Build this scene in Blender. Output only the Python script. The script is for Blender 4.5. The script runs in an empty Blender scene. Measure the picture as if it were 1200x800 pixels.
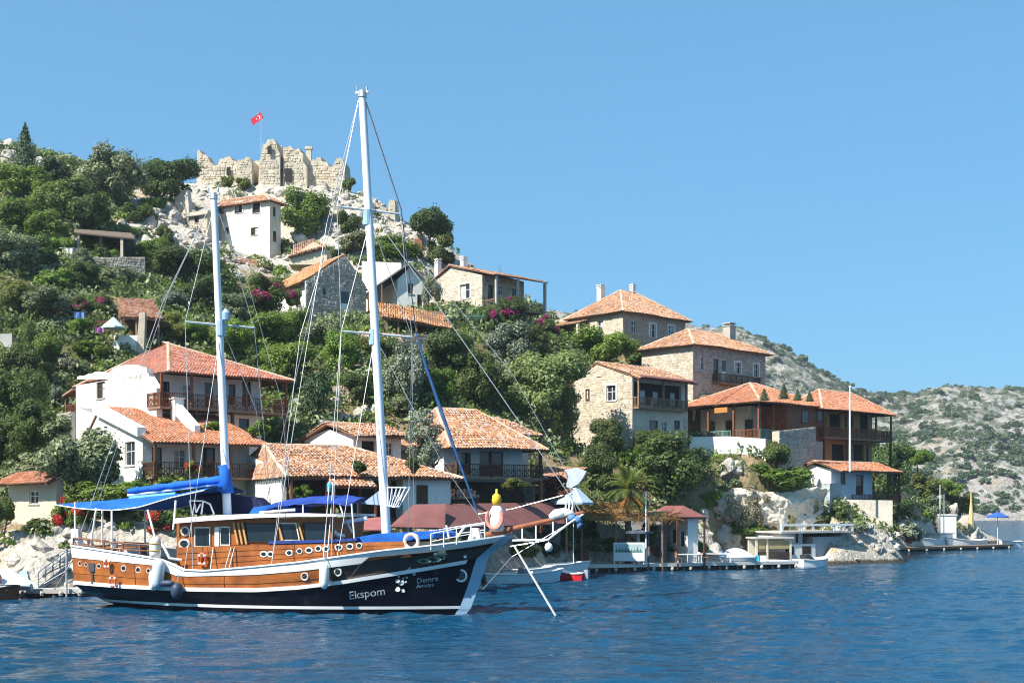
import bpy, math, random
import numpy as np
from mathutils import Vector, Matrix
R = math.radians
random.seed(7)
rng = np.random.default_rng(7)
scene = bpy.context.scene
COL = scene.collection

# ---------------------------------------------------------------- camera, sky, sun, exposure
F, HOR, EYE = 1500.0, 597.0, 5.0
cd = bpy.data.cameras.new('camera')
cam = bpy.data.objects.new('camera', cd); COL.objects.link(cam)
cam.location = (0, 0, EYE); cam.rotation_euler = (R(90), 0, 0)
cd.sensor_width = 36; cd.lens = 45; cd.shift_y = (HOR - 400) / 1200.0
cd.clip_start = 0.5; cd.clip_end = 6000
scene.camera = cam
SUN = Vector((-0.79, -0.61, 0)).normalized()
EL = R(46)
SUNV = Vector((SUN.x * math.cos(EL), SUN.y * math.cos(EL), math.sin(EL)))
sd = bpy.data.lights.new('sun', 'SUN'); sd.energy = 4.9; sd.angle = R(0.53); sd.color = (1.0, 0.945, 0.85)
so = bpy.data.objects.new('sun', sd); COL.objects.link(so)
so.rotation_euler = SUNV.to_track_quat('Z', 'Y').to_euler(); so.location = (-60, -20, 120)
w = bpy.data.worlds.new('World'); scene.world = w; w.use_nodes = True
nt = w.node_tree
bg = nt.nodes['Background']; bg.inputs['Strength'].default_value = 0.1
sky = nt.nodes.new('ShaderNodeTexSky'); sky.sky_type = 'NISHITA'; sky.sun_disc = False
sky.sun_elevation = EL; sky.sun_rotation = math.atan2(SUN.x, SUN.y)
sky.altitude = 0; sky.air_density = 1.0; sky.dust_density = 0.9; sky.ozone_density = 6.0
gm = nt.nodes.new('ShaderNodeGamma'); gm.inputs['Gamma'].default_value = 0.40
tint = nt.nodes.new('ShaderNodeVectorMath'); tint.operation = 'MULTIPLY'; tint.inputs[1].default_value = (0.82, 1.65, 2.26)
nt.links.new(sky.outputs['Color'], gm.inputs['Color']); nt.links.new(gm.outputs['Color'], tint.inputs[0]); nt.links.new(tint.outputs['Vector'], bg.inputs['Color'])
vs = scene.view_settings
vs.view_transform = 'Standard'; vs.look = 'None'; vs.exposure = 1.0; vs.gamma = 1.0; vs.use_curve_mapping = False
scene.cycles.use_denoising = True; scene.cycles.filter_width = 1.1
scene.cycles.max_bounces = 8; scene.cycles.diffuse_bounces = 5; scene.cycles.glossy_bounces = 3
scene.cycles.transparent_max_bounces = 4; scene.cycles.transmission_bounces = 2
scene.cycles.caustics_reflective = False; scene.cycles.caustics_refractive = False

# ---------------------------------------------------------------- pixel to place
def at(px, py, d):
    return Vector(((px - 600) / F * d, d, EYE + (HOR - py) / F * d))
def zpx(py, d):
    return EYE + (HOR - py) / F * d

# ---------------------------------------------------------------- object helpers
def tag(o, label=None, cat=None, group=None, kind=None):
    if label: o['label'] = label
    if cat: o['category'] = cat
    if group: o['group'] = group
    if kind: o['kind'] = kind
    return o
def link(name, data, parent=None):
    o = bpy.data.objects.new(name, data); COL.objects.link(o)
    if parent: o.parent = parent
    return o
def empty(name, loc=(0, 0, 0), rz=0.0, label=None, cat=None, group=None):
    o = link(name, None); o.location = loc; o.rotation_euler = (0, 0, rz); o.empty_display_size = 0.2
    return tag(o, label, cat, group)
def copy_tree(o, parent=None):
    c = o.copy(); COL.objects.link(c)
    if parent: c.parent = parent
    for ch in list(o.children): copy_tree(ch, c)
    return c

class MB:
    def __init__(s): s.v = []; s.f = []; s.mi = []; s.cm = 0; s.smooth = False
    def mat(s, i): s.cm = i; return s
    def add(s, vs, fs):
        n = len(s.v); s.v += [tuple(p) for p in vs]
        s.f += [tuple(i + n for i in f) for f in fs]; s.mi += [s.cm] * len(fs); return s
    def poly(s, pts): return s.add(pts, [tuple(range(len(pts)))])
    def box(s, x0, x1, y0, y1, z0, z1, M=None):
        p = [(x, y, z) for z in (z0, z1) for y in (y0, y1) for x in (x0, x1)]
        if M is not None: p = [M @ Vector(q) for q in p]
        return s.add(p, [(0, 2, 3, 1), (4, 5, 7, 6), (0, 1, 5, 4), (2, 6, 7, 3), (0, 4, 6, 2), (1, 3, 7, 5)])
    def prism(s, bottom, top):
        n = len(bottom)
        return s.add(list(bottom) + list(top), [tuple(range(n))[::-1], tuple(range(n, 2 * n))] +
                     [(i, (i + 1) % n, n + (i + 1) % n, n + i) for i in range(n)])
    def tube(s, p0, p1, r0, r1=None, n=6, cap=True):
        r1 = r0 if r1 is None else r1
        p0, p1 = Vector(p0), Vector(p1); d = p1 - p0
        if d.length < 1e-6: return s
        d.normalize(); a = d.orthogonal().normalized(); b = d.cross(a)
        ring = [a * math.cos(2 * math.pi * i / n) + b * math.sin(2 * math.pi * i / n) for i in range(n)]
        vs = [p0 + q * r0 for q in ring] + [p1 + q * r1 for q in ring]
        fs = [(i, (i + 1) % n, n + (i + 1) % n, n + i) for i in range(n)]
        if cap and cap != 'smooth': fs += [tuple(range(n))[::-1], tuple(range(n, 2 * n))]
        return s.add(vs, fs)
    def path(s, pts, r, n=6):
        for a, b in zip(pts[:-1], pts[1:]): s.tube(a, b, r, r, n)
        return s
    def torus(s, c, M, R0, r, n=20, m=8):
        c = Vector(c); vs = []; fs = []
        for i in range(n):
            a = 2 * math.pi * i / n
            for j in range(m):
                b = 2 * math.pi * j / m
                q = Vector(((R0 + r * math.cos(b)) * math.cos(a), (R0 + r * math.cos(b)) * math.sin(a), r * math.sin(b)))
                vs.append(c + M @ q)
        for i in range(n):
            for j in range(m):
                fs.append((i * m + j, ((i + 1) % n) * m + j, ((i + 1) % n) * m + (j + 1) % m, i * m + (j + 1) % m))
        return s.add(vs, fs)
    def disc(s, c, M, rx, rz, n=16):
        c = Vector(c)
        return s.poly([c + M @ Vector((rx * math.cos(2 * math.pi * i / n), rz * math.sin(2 * math.pi * i / n), 0)) for i in range(n)])
    def lathe(s, c, prof, n=12, M=None):
        c = Vector(c); vs = []; fs = []; k = len(prof)
        for i in range(n):
            a = 2 * math.pi * i / n
            for r, z in prof:
                q = Vector((r * math.cos(a), r * math.sin(a), z))
                vs.append(c + (M @ q if M is not None else q))
        for i in range(n):
            for j in range(k - 1):
                fs.append((i * k + j, ((i + 1) % n) * k + j, ((i + 1) % n) * k + j + 1, i * k + j + 1))
        return s.add(vs, fs)
    def build(s, name, mats, parent=None, kind=None, smooth=None):
        me = bpy.data.meshes.new(name); me.from_pydata(s.v, [], s.f)
        if not isinstance(mats, (list, tuple)): mats = [mats]
        for m in mats: me.materials.append(m)
        if len(mats) > 1: me.polygons.foreach_set('material_index', s.mi)
        if smooth if smooth is not None else s.smooth:
            me.polygons.foreach_set('use_smooth', [True] * len(s.f))
        me.update()
        o = link(name, me, parent)
        if kind: o['kind'] = kind
        return o

def np_mesh(name, v, quads, mat=None, smooth=False):
    me = bpy.data.meshes.new(name)
    v = np.asarray(v, np.float32); q = np.asarray(quads, np.int32); k = q.shape[1]
    me.vertices.add(len(v)); me.vertices.foreach_set('co', v.ravel())
    me.loops.add(q.size); me.loops.foreach_set('vertex_index', q.ravel())
    me.polygons.add(len(q)); me.polygons.foreach_set('loop_start', np.arange(len(q), dtype=np.int32) * k)
    if smooth: me.polygons.foreach_set('use_smooth', np.ones(len(q), bool))
    me.update(calc_edges=True)
    if mat: me.materials.append(mat)
    return me
def grid_quads(ny, nx):
    i = np.arange(ny * nx).reshape(ny, nx)
    return np.stack([i[:-1, :-1], i[:-1, 1:], i[1:, 1:], i[1:, :-1]], -1).reshape(-1, 4)

# ---------------------------------------------------------------- materials
def rgba(c): return (c[0], c[1], c[2], 1.0)
MATS = {}
def M(name, col, rough=0.75, col2=None, scale=1.5, bump=0.0, bscale=12.0, spec=0.3, metal=0.0, island=0.0, stain=None, coat=0.0, detail=5):
    """principled with noise between two colours, optional per-piece variation, stains and relief"""
    if name in MATS: return MATS[name]
    m = bpy.data.materials.new(name); m.use_nodes = True; t = m.node_tree; N = t.nodes; L = t.links
    b = N['Principled BSDF']
    b.inputs['Roughness'].default_value = rough; b.inputs['Specular IOR Level'].default_value = spec
    b.inputs['Metallic'].default_value = metal; b.inputs['Coat Weight'].default_value = coat
    tc = N.new('ShaderNodeTexCoord')
    nz = N.new('ShaderNodeTexNoise'); nz.inputs['Scale'].default_value = scale; nz.inputs['Detail'].default_value = detail
    L.new(tc.outputs['Object'], nz.inputs['Vector'])
    cr = N.new('ShaderNodeValToRGB'); cr.color_ramp.elements[0].position = 0.32; cr.color_ramp.elements[1].position = 0.68
    c2 = col2 if col2 else tuple(c * 0.8 for c in col)
    cr.color_ramp.elements[0].color = rgba(c2); cr.color_ramp.elements[1].color = rgba(col)
    L.new(nz.outputs['Fac'], cr.inputs['Fac']); out = cr.outputs['Color']
    if island:
        g = N.new('ShaderNodeNewGeometry')
        mr = N.new('ShaderNodeMapRange'); mr.inputs['To Min'].default_value = 1 - island; mr.inputs['To Max'].default_value = 1 + island * 0.8
        L.new(g.outputs['Random Per Island'], mr.inputs['Value'])
        hs = N.new('ShaderNodeHueSaturation'); L.new(mr.outputs['Result'], hs.inputs['Value']); L.new(out, hs.inputs['Color'])
        wn = N.new('ShaderNodeTexWhiteNoise'); wn.noise_dimensions = '1D'; L.new(g.outputs['Random Per Island'], wn.inputs['W'])
        m2 = N.new('ShaderNodeMapRange'); m2.inputs['To Min'].default_value = 1 - island * 0.9; m2.inputs['To Max'].default_value = 1 + island * 0.5
        L.new(wn.outputs['Value'], m2.inputs['Value']); L.new(m2.outputs['Result'], hs.inputs['Saturation'])
        out = hs.outputs['Color']
    if stain:
        n2 = N.new('ShaderNodeTexNoise'); n2.inputs['Scale'].default_value = stain[1]; n2.inputs['Detail'].default_value = 8
        n2.inputs['Roughness'].default_value = 0.7
        mp = N.new('ShaderNodeMapping'); mp.inputs['Scale'].default_value = (1, 1, 0.45)
        L.new(tc.outputs['Object'], mp.inputs['Vector']); L.new(mp.outputs['Vector'], n2.inputs['Vector'])
        r2 = N.new('ShaderNodeValToRGB'); r2.color_ramp.elements[0].position = stain[2]; r2.color_ramp.elements[1].position = stain[2] + 0.12
        L.new(n2.outputs['Fac'], r2.inputs['Fac'])
        mx = N.new('ShaderNodeMix'); mx.data_type = 'RGBA'
        L.new(r2.outputs['Color'], mx.inputs[0]); L.new(out, mx.inputs[6]); mx.inputs[7].default_value = rgba(stain[0])
        out = mx.outputs[2]
    L.new(out, b.inputs['Base Color'])
    if bump:
        n3 = N.new('ShaderNodeTexNoise'); n3.inputs['Scale'].default_value = bscale; n3.inputs['Detail'].default_value = 6
        L.new(tc.outputs['Object'], n3.inputs['Vector'])
        bp = N.new('ShaderNodeBump'); bp.inputs['Strength'].default_value = bump; bp.inputs['Distance'].default_value = 0.06
        L.new(n3.outputs['Fac'], bp.inputs['Height']); L.new(bp.outputs['Normal'], b.inputs['Normal'])
    MATS[name] = m; return m

def leaf_mat(name, c1, c2, trans=0.46, rough=0.55):
    if name in MATS: return MATS[name]
    m = bpy.data.materials.new(name); m.use_nodes = True; t = m.node_tree; N = t.nodes; L = t.links
    b = N['Principled BSDF']; b.inputs['Roughness'].default_value = rough; b.inputs['Specular IOR Level'].default_value = 0.35
    g = N.new('ShaderNodeNewGeometry'); oi = N.new('ShaderNodeObjectInfo')
    cr = N.new('ShaderNodeValToRGB'); cr.color_ramp.elements[0].color = rgba(c1); cr.color_ramp.elements[1].color = rgba(c2)
    L.new(g.outputs['Random Per Island'], cr.inputs['Fac'])
    hs = N.new('ShaderNodeHueSaturation')
    a = N.new('ShaderNodeMapRange'); a.inputs['To Min'].default_value = 0.78; a.inputs['To Max'].default_value = 1.25
    L.new(oi.outputs['Random'], a.inputs['Value']); L.new(a.outputs['Result'], hs.inputs['Value'])
    h = N.new('ShaderNodeMapRange'); h.inputs['To Min'].default_value = 0.485; h.inputs['To Max'].default_value = 0.515
    wn = N.new('ShaderNodeTexWhiteNoise'); wn.noise_dimensions = '1D'; L.new(oi.outputs['Random'], wn.inputs['W'])
    L.new(wn.outputs['Value'], h.inputs['Value']); L.new(h.outputs['Result'], hs.inputs['Hue'])
    L.new(cr.outputs['Color'], hs.inputs['Color']); L.new(hs.outputs['Color'], b.inputs['Base Color'])
    tr = N.new('ShaderNodeBsdfTranslucent'); L.new(hs.outputs['Color'], tr.inputs['Color'])
    mx = N.new('ShaderNodeMixShader'); mx.inputs[0].default_value = trans
    L.new(b.outputs[0], mx.inputs[1]); L.new(tr.outputs[0], mx.inputs[2]); L.new(mx.outputs[0], N['Material Output'].inputs['Surface'])
    MATS[name] = m; return m

white_plaster = M('white_plaster', (0.80, 0.78, 0.73), 0.9, (0.70, 0.68, 0.63), 0.8, 0.35, 6, 0.15, stain=((0.40, 0.36, 0.31), 1.5, 0.60))
cream_plaster = M('cream_plaster', (0.66, 0.56, 0.40), 0.9, (0.56, 0.48, 0.36), 0.8, 0.35, 6, 0.15, stain=((0.45, 0.38, 0.28), 1.2, 0.6))
old_plaster = M('old_plaster', (0.60, 0.55, 0.46), 0.9, (0.46, 0.41, 0.34), 0.7, 0.5, 5, 0.15, stain=((0.34, 0.29, 0.23), 1.1, 0.55))
pink_plaster = M('pink_plaster', (0.50, 0.37, 0.29), 0.9, (0.40, 0.30, 0.24), 0.8, 0.4, 6, 0.15, stain=((0.30, 0.23, 0.19), 1.1, 0.58))
mortar = M('mortar', (0.52, 0.46, 0.37), 0.95, (0.40, 0.35, 0.28), 1.3, 0.7, 7, 0.1)
stone_warm = M('stone_warm', (0.55, 0.475, 0.37), 0.9, (0.42, 0.36, 0.28), 1.2, 0.6, 9, 0.15, island=0.20)
stone_pale = M('stone_pale', (0.56, 0.50, 0.41), 0.9, (0.46, 0.41, 0.33), 1.2, 0.6, 9, 0.15, island=0.17)
stone_grey = M('stone_grey', (0.47, 0.42, 0.35), 0.9, (0.33, 0.30, 0.25), 1.2, 0.6, 9, 0.15, island=0.26)
rock_mat = M('limestone', (0.55, 0.51, 0.45), 0.95, (0.26, 0.235, 0.20), 0.55, 0.9, 2.5, 0.1, island=0.10, stain=((0.36, 0.26, 0.16), 0.25, 0.60), detail=9)
tile_mat = M('clay_tile', (0.51, 0.28, 0.165), 0.88, (0.40, 0.215, 0.13), 0.6, 0.3, 20, 0.15, island=0.38, stain=((0.36, 0.28, 0.20), 0.5, 0.56))
tile_red = M('red_clay_tile', (0.42, 0.17, 0.115), 0.88, (0.33, 0.135, 0.09), 0.6, 0.3, 20, 0.2, island=0.24, stain=((0.34, 0.16, 0.10), 0.5, 0.62))
tile_orange = M('orange_clay_tile', (0.49, 0.21, 0.115), 0.88, (0.40, 0.16, 0.085), 0.6, 0.3, 20, 0.2, island=0.26, stain=((0.36, 0.22, 0.14), 0.5, 0.62))
tile_old = M('old_clay_tile', (0.49, 0.245, 0.14), 0.9, (0.39, 0.22, 0.14), 0.5, 0.3, 20, 0.15, island=0.40, stain=((0.44, 0.34, 0.24), 0.6, 0.60))
roof_under = M('roof_underlay', (0.20, 0.10, 0.06), 0.95, (0.14, 0.08, 0.05), 1.5)
ridge_mat = M('ridge_mortar', (0.58, 0.44, 0.34), 0.9, (0.46, 0.28, 0.19), 1.2, 0.4, 10, island=0.2)
wood_dark = M('dark_timber', (0.11, 0.055, 0.03), 0.65, (0.07, 0.035, 0.02), 3.0, 0.3, 20)
wood_red = M('red_timber', (0.22, 0.085, 0.04), 0.6, (0.14, 0.05, 0.025), 3.0, 0.3, 20)
wood_mid = M('weathered_timber', (0.28, 0.18, 0.11), 0.8, (0.18, 0.12, 0.08), 3.0, 0.3, 20)
wood_orange = M('orange_timber', (0.46, 0.20, 0.055), 0.6, (0.36, 0.15, 0.04), 3.0, 0.3, 20)
glass_dark = M('window_glass', (0.03, 0.04, 0.05), 0.08, (0.02, 0.025, 0.03), 1.0, spec=0.6)
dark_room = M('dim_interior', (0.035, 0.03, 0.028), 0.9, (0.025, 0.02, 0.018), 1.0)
concrete = M('concrete', (0.50, 0.48, 0.44), 0.9, (0.38, 0.37, 0.34), 0.8, 0.4, 8, stain=((0.28, 0.27, 0.25), 0.8, 0.6))
white_paint = M('white_paint', (0.80, 0.80, 0.78), 0.4, (0.74, 0.74, 0.72), 2.0, spec=0.4)
steel = M('steel_rope', (0.55, 0.55, 0.54), 0.4, (0.45, 0.45, 0.44), 4.0, metal=0.6)
black_rope = M('dark_rope', (0.06, 0.07, 0.09), 0.7)
metal_red = M('burgundy_canvas', (0.21, 0.085, 0.075), 0.85, (0.16, 0.06, 0.055), 0.9, 0.3, 5)
metal_grey = M('grey_sheet', (0.30, 0.28, 0.26), 0.8, (0.22, 0.21, 0.20), 1.0, 0.2, 4)
green_sheet = M('green_canvas', (0.05, 0.11, 0.09), 0.7, (0.035, 0.08, 0.07), 1.0, 0.2, 4)
blue_canvas = M('blue_canvas', (0.010, 0.125, 0.50), 0.85, (0.007, 0.085, 0.37), 1.5, 0.35, 4)
navy_canvas = M('navy_canvas', (0.02, 0.06, 0.32), 0.75, (0.012, 0.035, 0.20), 1.5, 0.35, 4)
pale_canvas = M('pale_canvas', (0.38, 0.46, 0.54), 0.85, (0.30, 0.38, 0.46), 1.5, 0.35, 4)
bark = M('bark', (0.16, 0.12, 0.09), 0.95, (0.09, 0.07, 0.05), 4.0, 0.8, 15)
bark_pale = M('pale_bark', (0.36, 0.31, 0.25), 0.95, (0.24, 0.20, 0.16), 4.0, 0.8, 15)
LEAF = {
    'dark': leaf_mat('dark_leaves', (0.042, 0.072, 0.019), (0.165, 0.220, 0.062)),
    'bright': leaf_mat('bright_leaves', (0.065, 0.135, 0.020), (0.250, 0.350, 0.062)),
    'olive': leaf_mat('olive_leaves', (0.085, 0.115, 0.050), (0.290, 0.325, 0.165), 0.25),
    'yellow': leaf_mat('yellowish_leaves', (0.102, 0.131, 0.029), (0.334, 0.334, 0.087)),
    'pine': leaf_mat('pine_needles', (0.020,0.050,0.020), (0.080,0.135,0.050), 0.15),
    'grey': leaf_mat('grey_leaves', (0.090, 0.120, 0.080), (0.270, 0.310, 0.205), 0.2),
    'scrub': leaf_mat('scrub_leaves', (0.040, 0.078, 0.034), (0.115, 0.160, 0.066), 0.15),
    'magenta': leaf_mat('magenta_bracts', (0.260, 0.015, 0.100), (0.500, 0.050, 0.240)),
    'red': leaf_mat('red_petals', (0.400, 0.020, 0.020), (0.600, 0.070, 0.040)),
    'pink': leaf_mat('pink_petals', (0.450, 0.120, 0.100), (0.600, 0.250, 0.180)),
    'dry': leaf_mat('dry_fronds', (0.260, 0.120, 0.020), (0.460, 0.250, 0.050)),
    'twig': leaf_mat('bare_twigs', (0.160, 0.150, 0.090), (0.340, 0.320, 0.200), 0.1),
    'acacia': leaf_mat('acacia_leaves', (0.130, 0.165, 0.050), (0.360, 0.400, 0.150)),
    'russet': leaf_mat('russet_leaves', (0.10, 0.030, 0.018), (0.24, 0.085, 0.04)),
    'palm': leaf_mat('palm_fronds', (0.060, 0.100, 0.020), (0.280, 0.320, 0.070)),
}
# ---------------------------------------------------------------- building kit
class House:
    def __init__(s, name, label, corner, theta, pxR, pxL, cat='house', group=None, solid=True):
        px, pb, pe, d = corner
        s.th = R(theta); s.P = at(px, pb, d); s.h = (pb - pe) / F * d
        u = (math.cos(s.th), math.sin(s.th)); v = (-u[1], u[0])
        kR, kL = (pxR - 600) / F, (pxL - 600) / F
        X0, Y0 = s.P.x, s.P.y
        s.Lu = (kR * Y0 - X0) / (u[0] - kR * u[1]); s.Lv = (kL * Y0 - X0) / (v[0] - kL * v[1])
        s.u, s.v = Vector((u[0], u[1], 0)), Vector((v[0], v[1], 0))
        s.e = empty(name, s.P, s.th, label, cat, group)
        s.solid = solid
    def W(s, x, y, z): return s.P + s.u * x + s.v * y + Vector((0, 0, z))
    def hit(s, px, py, face='R', out=0.0):
        o = Vector((0, 0, EYE)) - s.P; d = Vector(((px - 600) / F, 1, (HOR - py) / F))
        ol = (o.dot(s.u), o.dot(s.v), o.z); dl = (d.dot(s.u), d.dot(s.v), d.z)
        if face == 'R': t = (-out - ol[1]) / dl[1]; return ol[0] + t * dl[0], ol[2] + t * dl[2]
        t = (-out - ol[0]) / dl[0]; return ol[1] + t * dl[1], ol[2] + t * dl[2]
    def T(s, face):
        if face == 'R': return lambda a, o, z: (a, -o, z)
        if face == 'L': return lambda a, o, z: (-o, a, z)
        if face == 'B': return lambda a, o, z: (a, s.Lv + o, z)
        return lambda a, o, z: (s.Lu + o, a, z)
    def fbox(s, mb, face, a0, a1, o0, o1, z0, z1):
        T = s.T(face)
        p = [T(a, o, z) for z in (z0, z1) for o in (o0, o1) for a in (a0, a1)]
        mb.add(p, [(0, 2, 3, 1), (4, 5, 7, 6), (0, 1, 5, 4), (2, 6, 7, 3), (0, 4, 6, 2), (1, 3, 7, 5)])

    def walls(s, mat, ops=(), gable=None, apex=0.0, apos=0.5, stone=None, hs=.215, fd=5.0, faces=None, top=None, frame=None, ragged=0.0, wallname='wall'):
        """ops: (face, x0, x1, y0, y1, kind) in photo pixels"""
        frame = frame or white_paint
        mats = mat if isinstance(mat, dict) else {k: mat for k in 'RLBE'}
        st = stone if isinstance(stone, dict) else {k: stone for k in 'RL'}
        H = s.h if top is None else top
        loc = {'R': [], 'L': []}
        for f, x0, x1, y0, y1, kind in ops:
            a, z1 = s.hit(x0, y0, f); b, z0 = s.hit(x1, y1, f)
            a, b = min(a, b), max(a, b)
            loc[f].append((max(a, .05), b, z0, z1, kind))
        for f in (faces or 'RLBE'):
            L = s.Lu if f in 'RB' else s.Lv; T = s.T(f); mb = MB()
            o = loc.get(f, [])
            xs = sorted({0, L, *[q for r in o for q in r[:2] if 0 < q < L]}); zs = sorted({-fd, H, *[q for r in o for q in r[2:4] if -fd < q < H]})
            for x0, x1 in zip(xs[:-1], xs[1:]):
                for z0, z1 in zip(zs[:-1], zs[1:]):
                    cx, cz = (x0 + x1) / 2, (z0 + z1) / 2
                    if any(r[0] < cx < r[1] and r[2] < cz < r[3] for r in o): continue
                    mb.poly([T(x0, 0, z0), T(x1, 0, z0), T(x1, 0, z1), T(x0, 0, z1)])
            for a, b, z0, z1, kind in o:
                q = [(a, z0), (b, z0), (b, z1), (a, z1)]
                for (c0, d0), (c1, d1) in zip(q, q[1:] + q[:1]):
                    mb.poly([T(c0, 0, d0), T(c1, 0, d1), T(c1, -.28, d1), T(c0, -.28, d0)])
            gp = None
            if (gable == 'x' and f in 'LE') or (gable == 'y' and f in 'RB'):
                gp = (L * apos, apex); 
                mb.poly([T(0, 0, H), T(L, 0, H), T(L * apos, 0, H + apex)])
            if gable == 'shed' and f in 'LE': gp = (L, apex); mb.poly([T(0, 0, H), T(L, 0, H), T(L, 0, H + apex)])
            if gable == 'shed' and f == 'B': mb.poly([T(0, 0, H), T(L, 0, H), T(L, 0, H + apex), T(0, 0, H + apex)])
            wo = mb.build(wallname, mats[f], s.e)
            if st.get(f): s.stones(wo, f, L, -min(fd, 1.5), H, o, gp, st[f], hs)
            for a, b, z0, z1, kind in o: s.opening(f, a, b, z0, z1, kind, frame)
    def stones(s, parent, f, L, z0, H, ops, gp, mat, hs=0.215):
        kp = 2.2 if hs > .25 else 1.0
        mb = MB(); T = s.T(f); z = z0; top = H + (gp[1] if gp else 0)
        def roofz(x):
            if not gp: return H
            if gp[0] >= L: return H + gp[1] * x / L
            return H + gp[1] * (x / gp[0] if x < gp[0] else (L - x) / (L - gp[0]))
        while z < top - .08:
            hh = hs * random.uniform(.75, 1.3); x = random.uniform(-.3, 0)
            while x < L:
                ww = random.uniform(.16, .50); x0, x1 = max(x, 0), min(x + ww, L); x += ww
                cx = (x0 + x1) / 2
                if x1 - x0 < .1 or z + hh > roofz(cx) + .02: continue
                if any(r[0] - .02 < x1 and x0 < r[1] + .02 and r[2] - .02 < z + hh and z < r[3] + .02 for r in ops): continue
                j = lambda k=.05: random.uniform(-k, k)
                g = .012 * kp; pr = random.uniform(.006, .04) * kp
                q = [(x0 + g + j(), z + g + j()), (x1 - g + j(), z + g + j()), (x1 - g + j(), z + hh - g + j()), (x0 + g + j(), z + hh - g + j())]
                c = (sum(p[0] for p in q) / 4, sum(p[1] for p in q) / 4)
                k = .82
                vs = [T(p[0], 0.003, p[1]) for p in q] + [T(c[0] + (p[0] - c[0]) * k, pr, c[1] + (p[1] - c[1]) * k) for p in q]
                mb.add(vs, [(4, 5, 6, 7)] + [(i, (i + 1) % 4, 4 + (i + 1) % 4, 4 + i) for i in range(4)])
            z += hh
        if mb.f: mb.build('stonework', mat, parent, 'stuff')
    def opening(s, f, a, b, z0, z1, kind, frame):
        t = .06; d0, d1 = -.16, -.10
        if kind.startswith('open'):
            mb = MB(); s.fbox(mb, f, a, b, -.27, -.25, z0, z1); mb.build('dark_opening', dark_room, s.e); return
        fm = {'w': frame, 'd': wood_dark, 'b': wood_red}[kind[0]]
        mb = MB()
        s.fbox(mb, f, a, a + t, d0, d1, z0, z1); s.fbox(mb, f, b - t, b, d0, d1, z0, z1)
        s.fbox(mb, f, a + t, b - t, d0, d1, z1 - t, z1); s.fbox(mb, f, a + t, b - t, d0, d1, z0, z0 + t)
        if 'door' in kind:
            fr = mb.build('door', fm, s.e)
            m2 = MB(); zm = z0 + (z1 - z0) * .45
            s.fbox(m2, f, a + t, b - t, d0 + .005, d0 + .03, z0 + t, zm); m2.build('door_panel', fm, fr)
            m3 = MB(); s.fbox(m3, f, a + t, b - t, d0 + .01, d0 + .02, zm + .01, z1 - t); m3.build('pane', glass_dark, fr)
            return
        cx = (a + b) / 2; s.fbox(mb, f, cx - .03, cx + .03, d0 + .008, d1 - .008, z0 + t, z1 - t)
        cz = z0 + (z1 - z0) * .6; s.fbox(mb, f, a + t, cx - .03, d0 + .012, d1 - .02, cz - .02, cz + .02); s.fbox(mb, f, cx + .03, b - t, d0 + .012, d1 - .02, cz - .02, cz + .02)
        fr = mb.build('window', fm, s.e)
        m2 = MB(); s.fbox(m2, f, a + t, b - t, d0 + .015, d0 + .022, z0 + t, z1 - t); m2.build('pane', glass_dark, fr)
        if random.random() < .55:
            m5 = MB(); k_ = random.choice((0, 1)); x_ = a + t if k_ == 0 else cx + .035; s.fbox(m5, f, x_, x_ + (b - a) / 2 - t - .04, d0 + .0225, d0 + .027, z0 + t + random.uniform(0, .3), z1 - t); m5.build('curtain', M('window_curtain', (.46, .46, .43), .8, (.36, .36, .34), 3), fr)
        m3 = MB(); s.fbox(m3, f, a - .08, b + .08, -.12, .07, z0 - .08, z0 - .004); m3.build('sill', concrete, fr)
        if 'sur' in kind:
            m4 = MB()
            s.fbox(m4, f, a - .16, a - .003, -.05, .075, z0, z1 + .16); s.fbox(m4, f, b + .003, b + .16, -.05, .075, z0, z1 + .16); s.fbox(m4, f, a - .003, b + .003, -.05, .072, z1 + .003, z1 + .16)
            m4.build('window_surround', white_plaster, fr)

    def slope(s, mb_under, mb_tiles, pts, th=0.10, wt=0.225, lt=0.40, mess=1.0):
        pts = [Vector(p) for p in pts]
        e = (pts[1] - pts[0]).normalized(); n = e.cross(pts[-1] - pts[0]).normalized()
        if n.z < 0: n = -n
        f = n.cross(e).normalized()
        if f.z < 0: f = -f
        mb_under.prism([p - n * th for p in pts], pts)
        st = [((p - pts[0]).dot(e), (p - pts[0]).dot(f)) for p in pts]
        smin, smax = min(q[0] for q in st), max(q[0] for q in st)
        nn = max(1, int((smax - smin) / wt)); wt2 = (smax - smin) / nn; o = pts[0]
        rc = wt2 * .43
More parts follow.
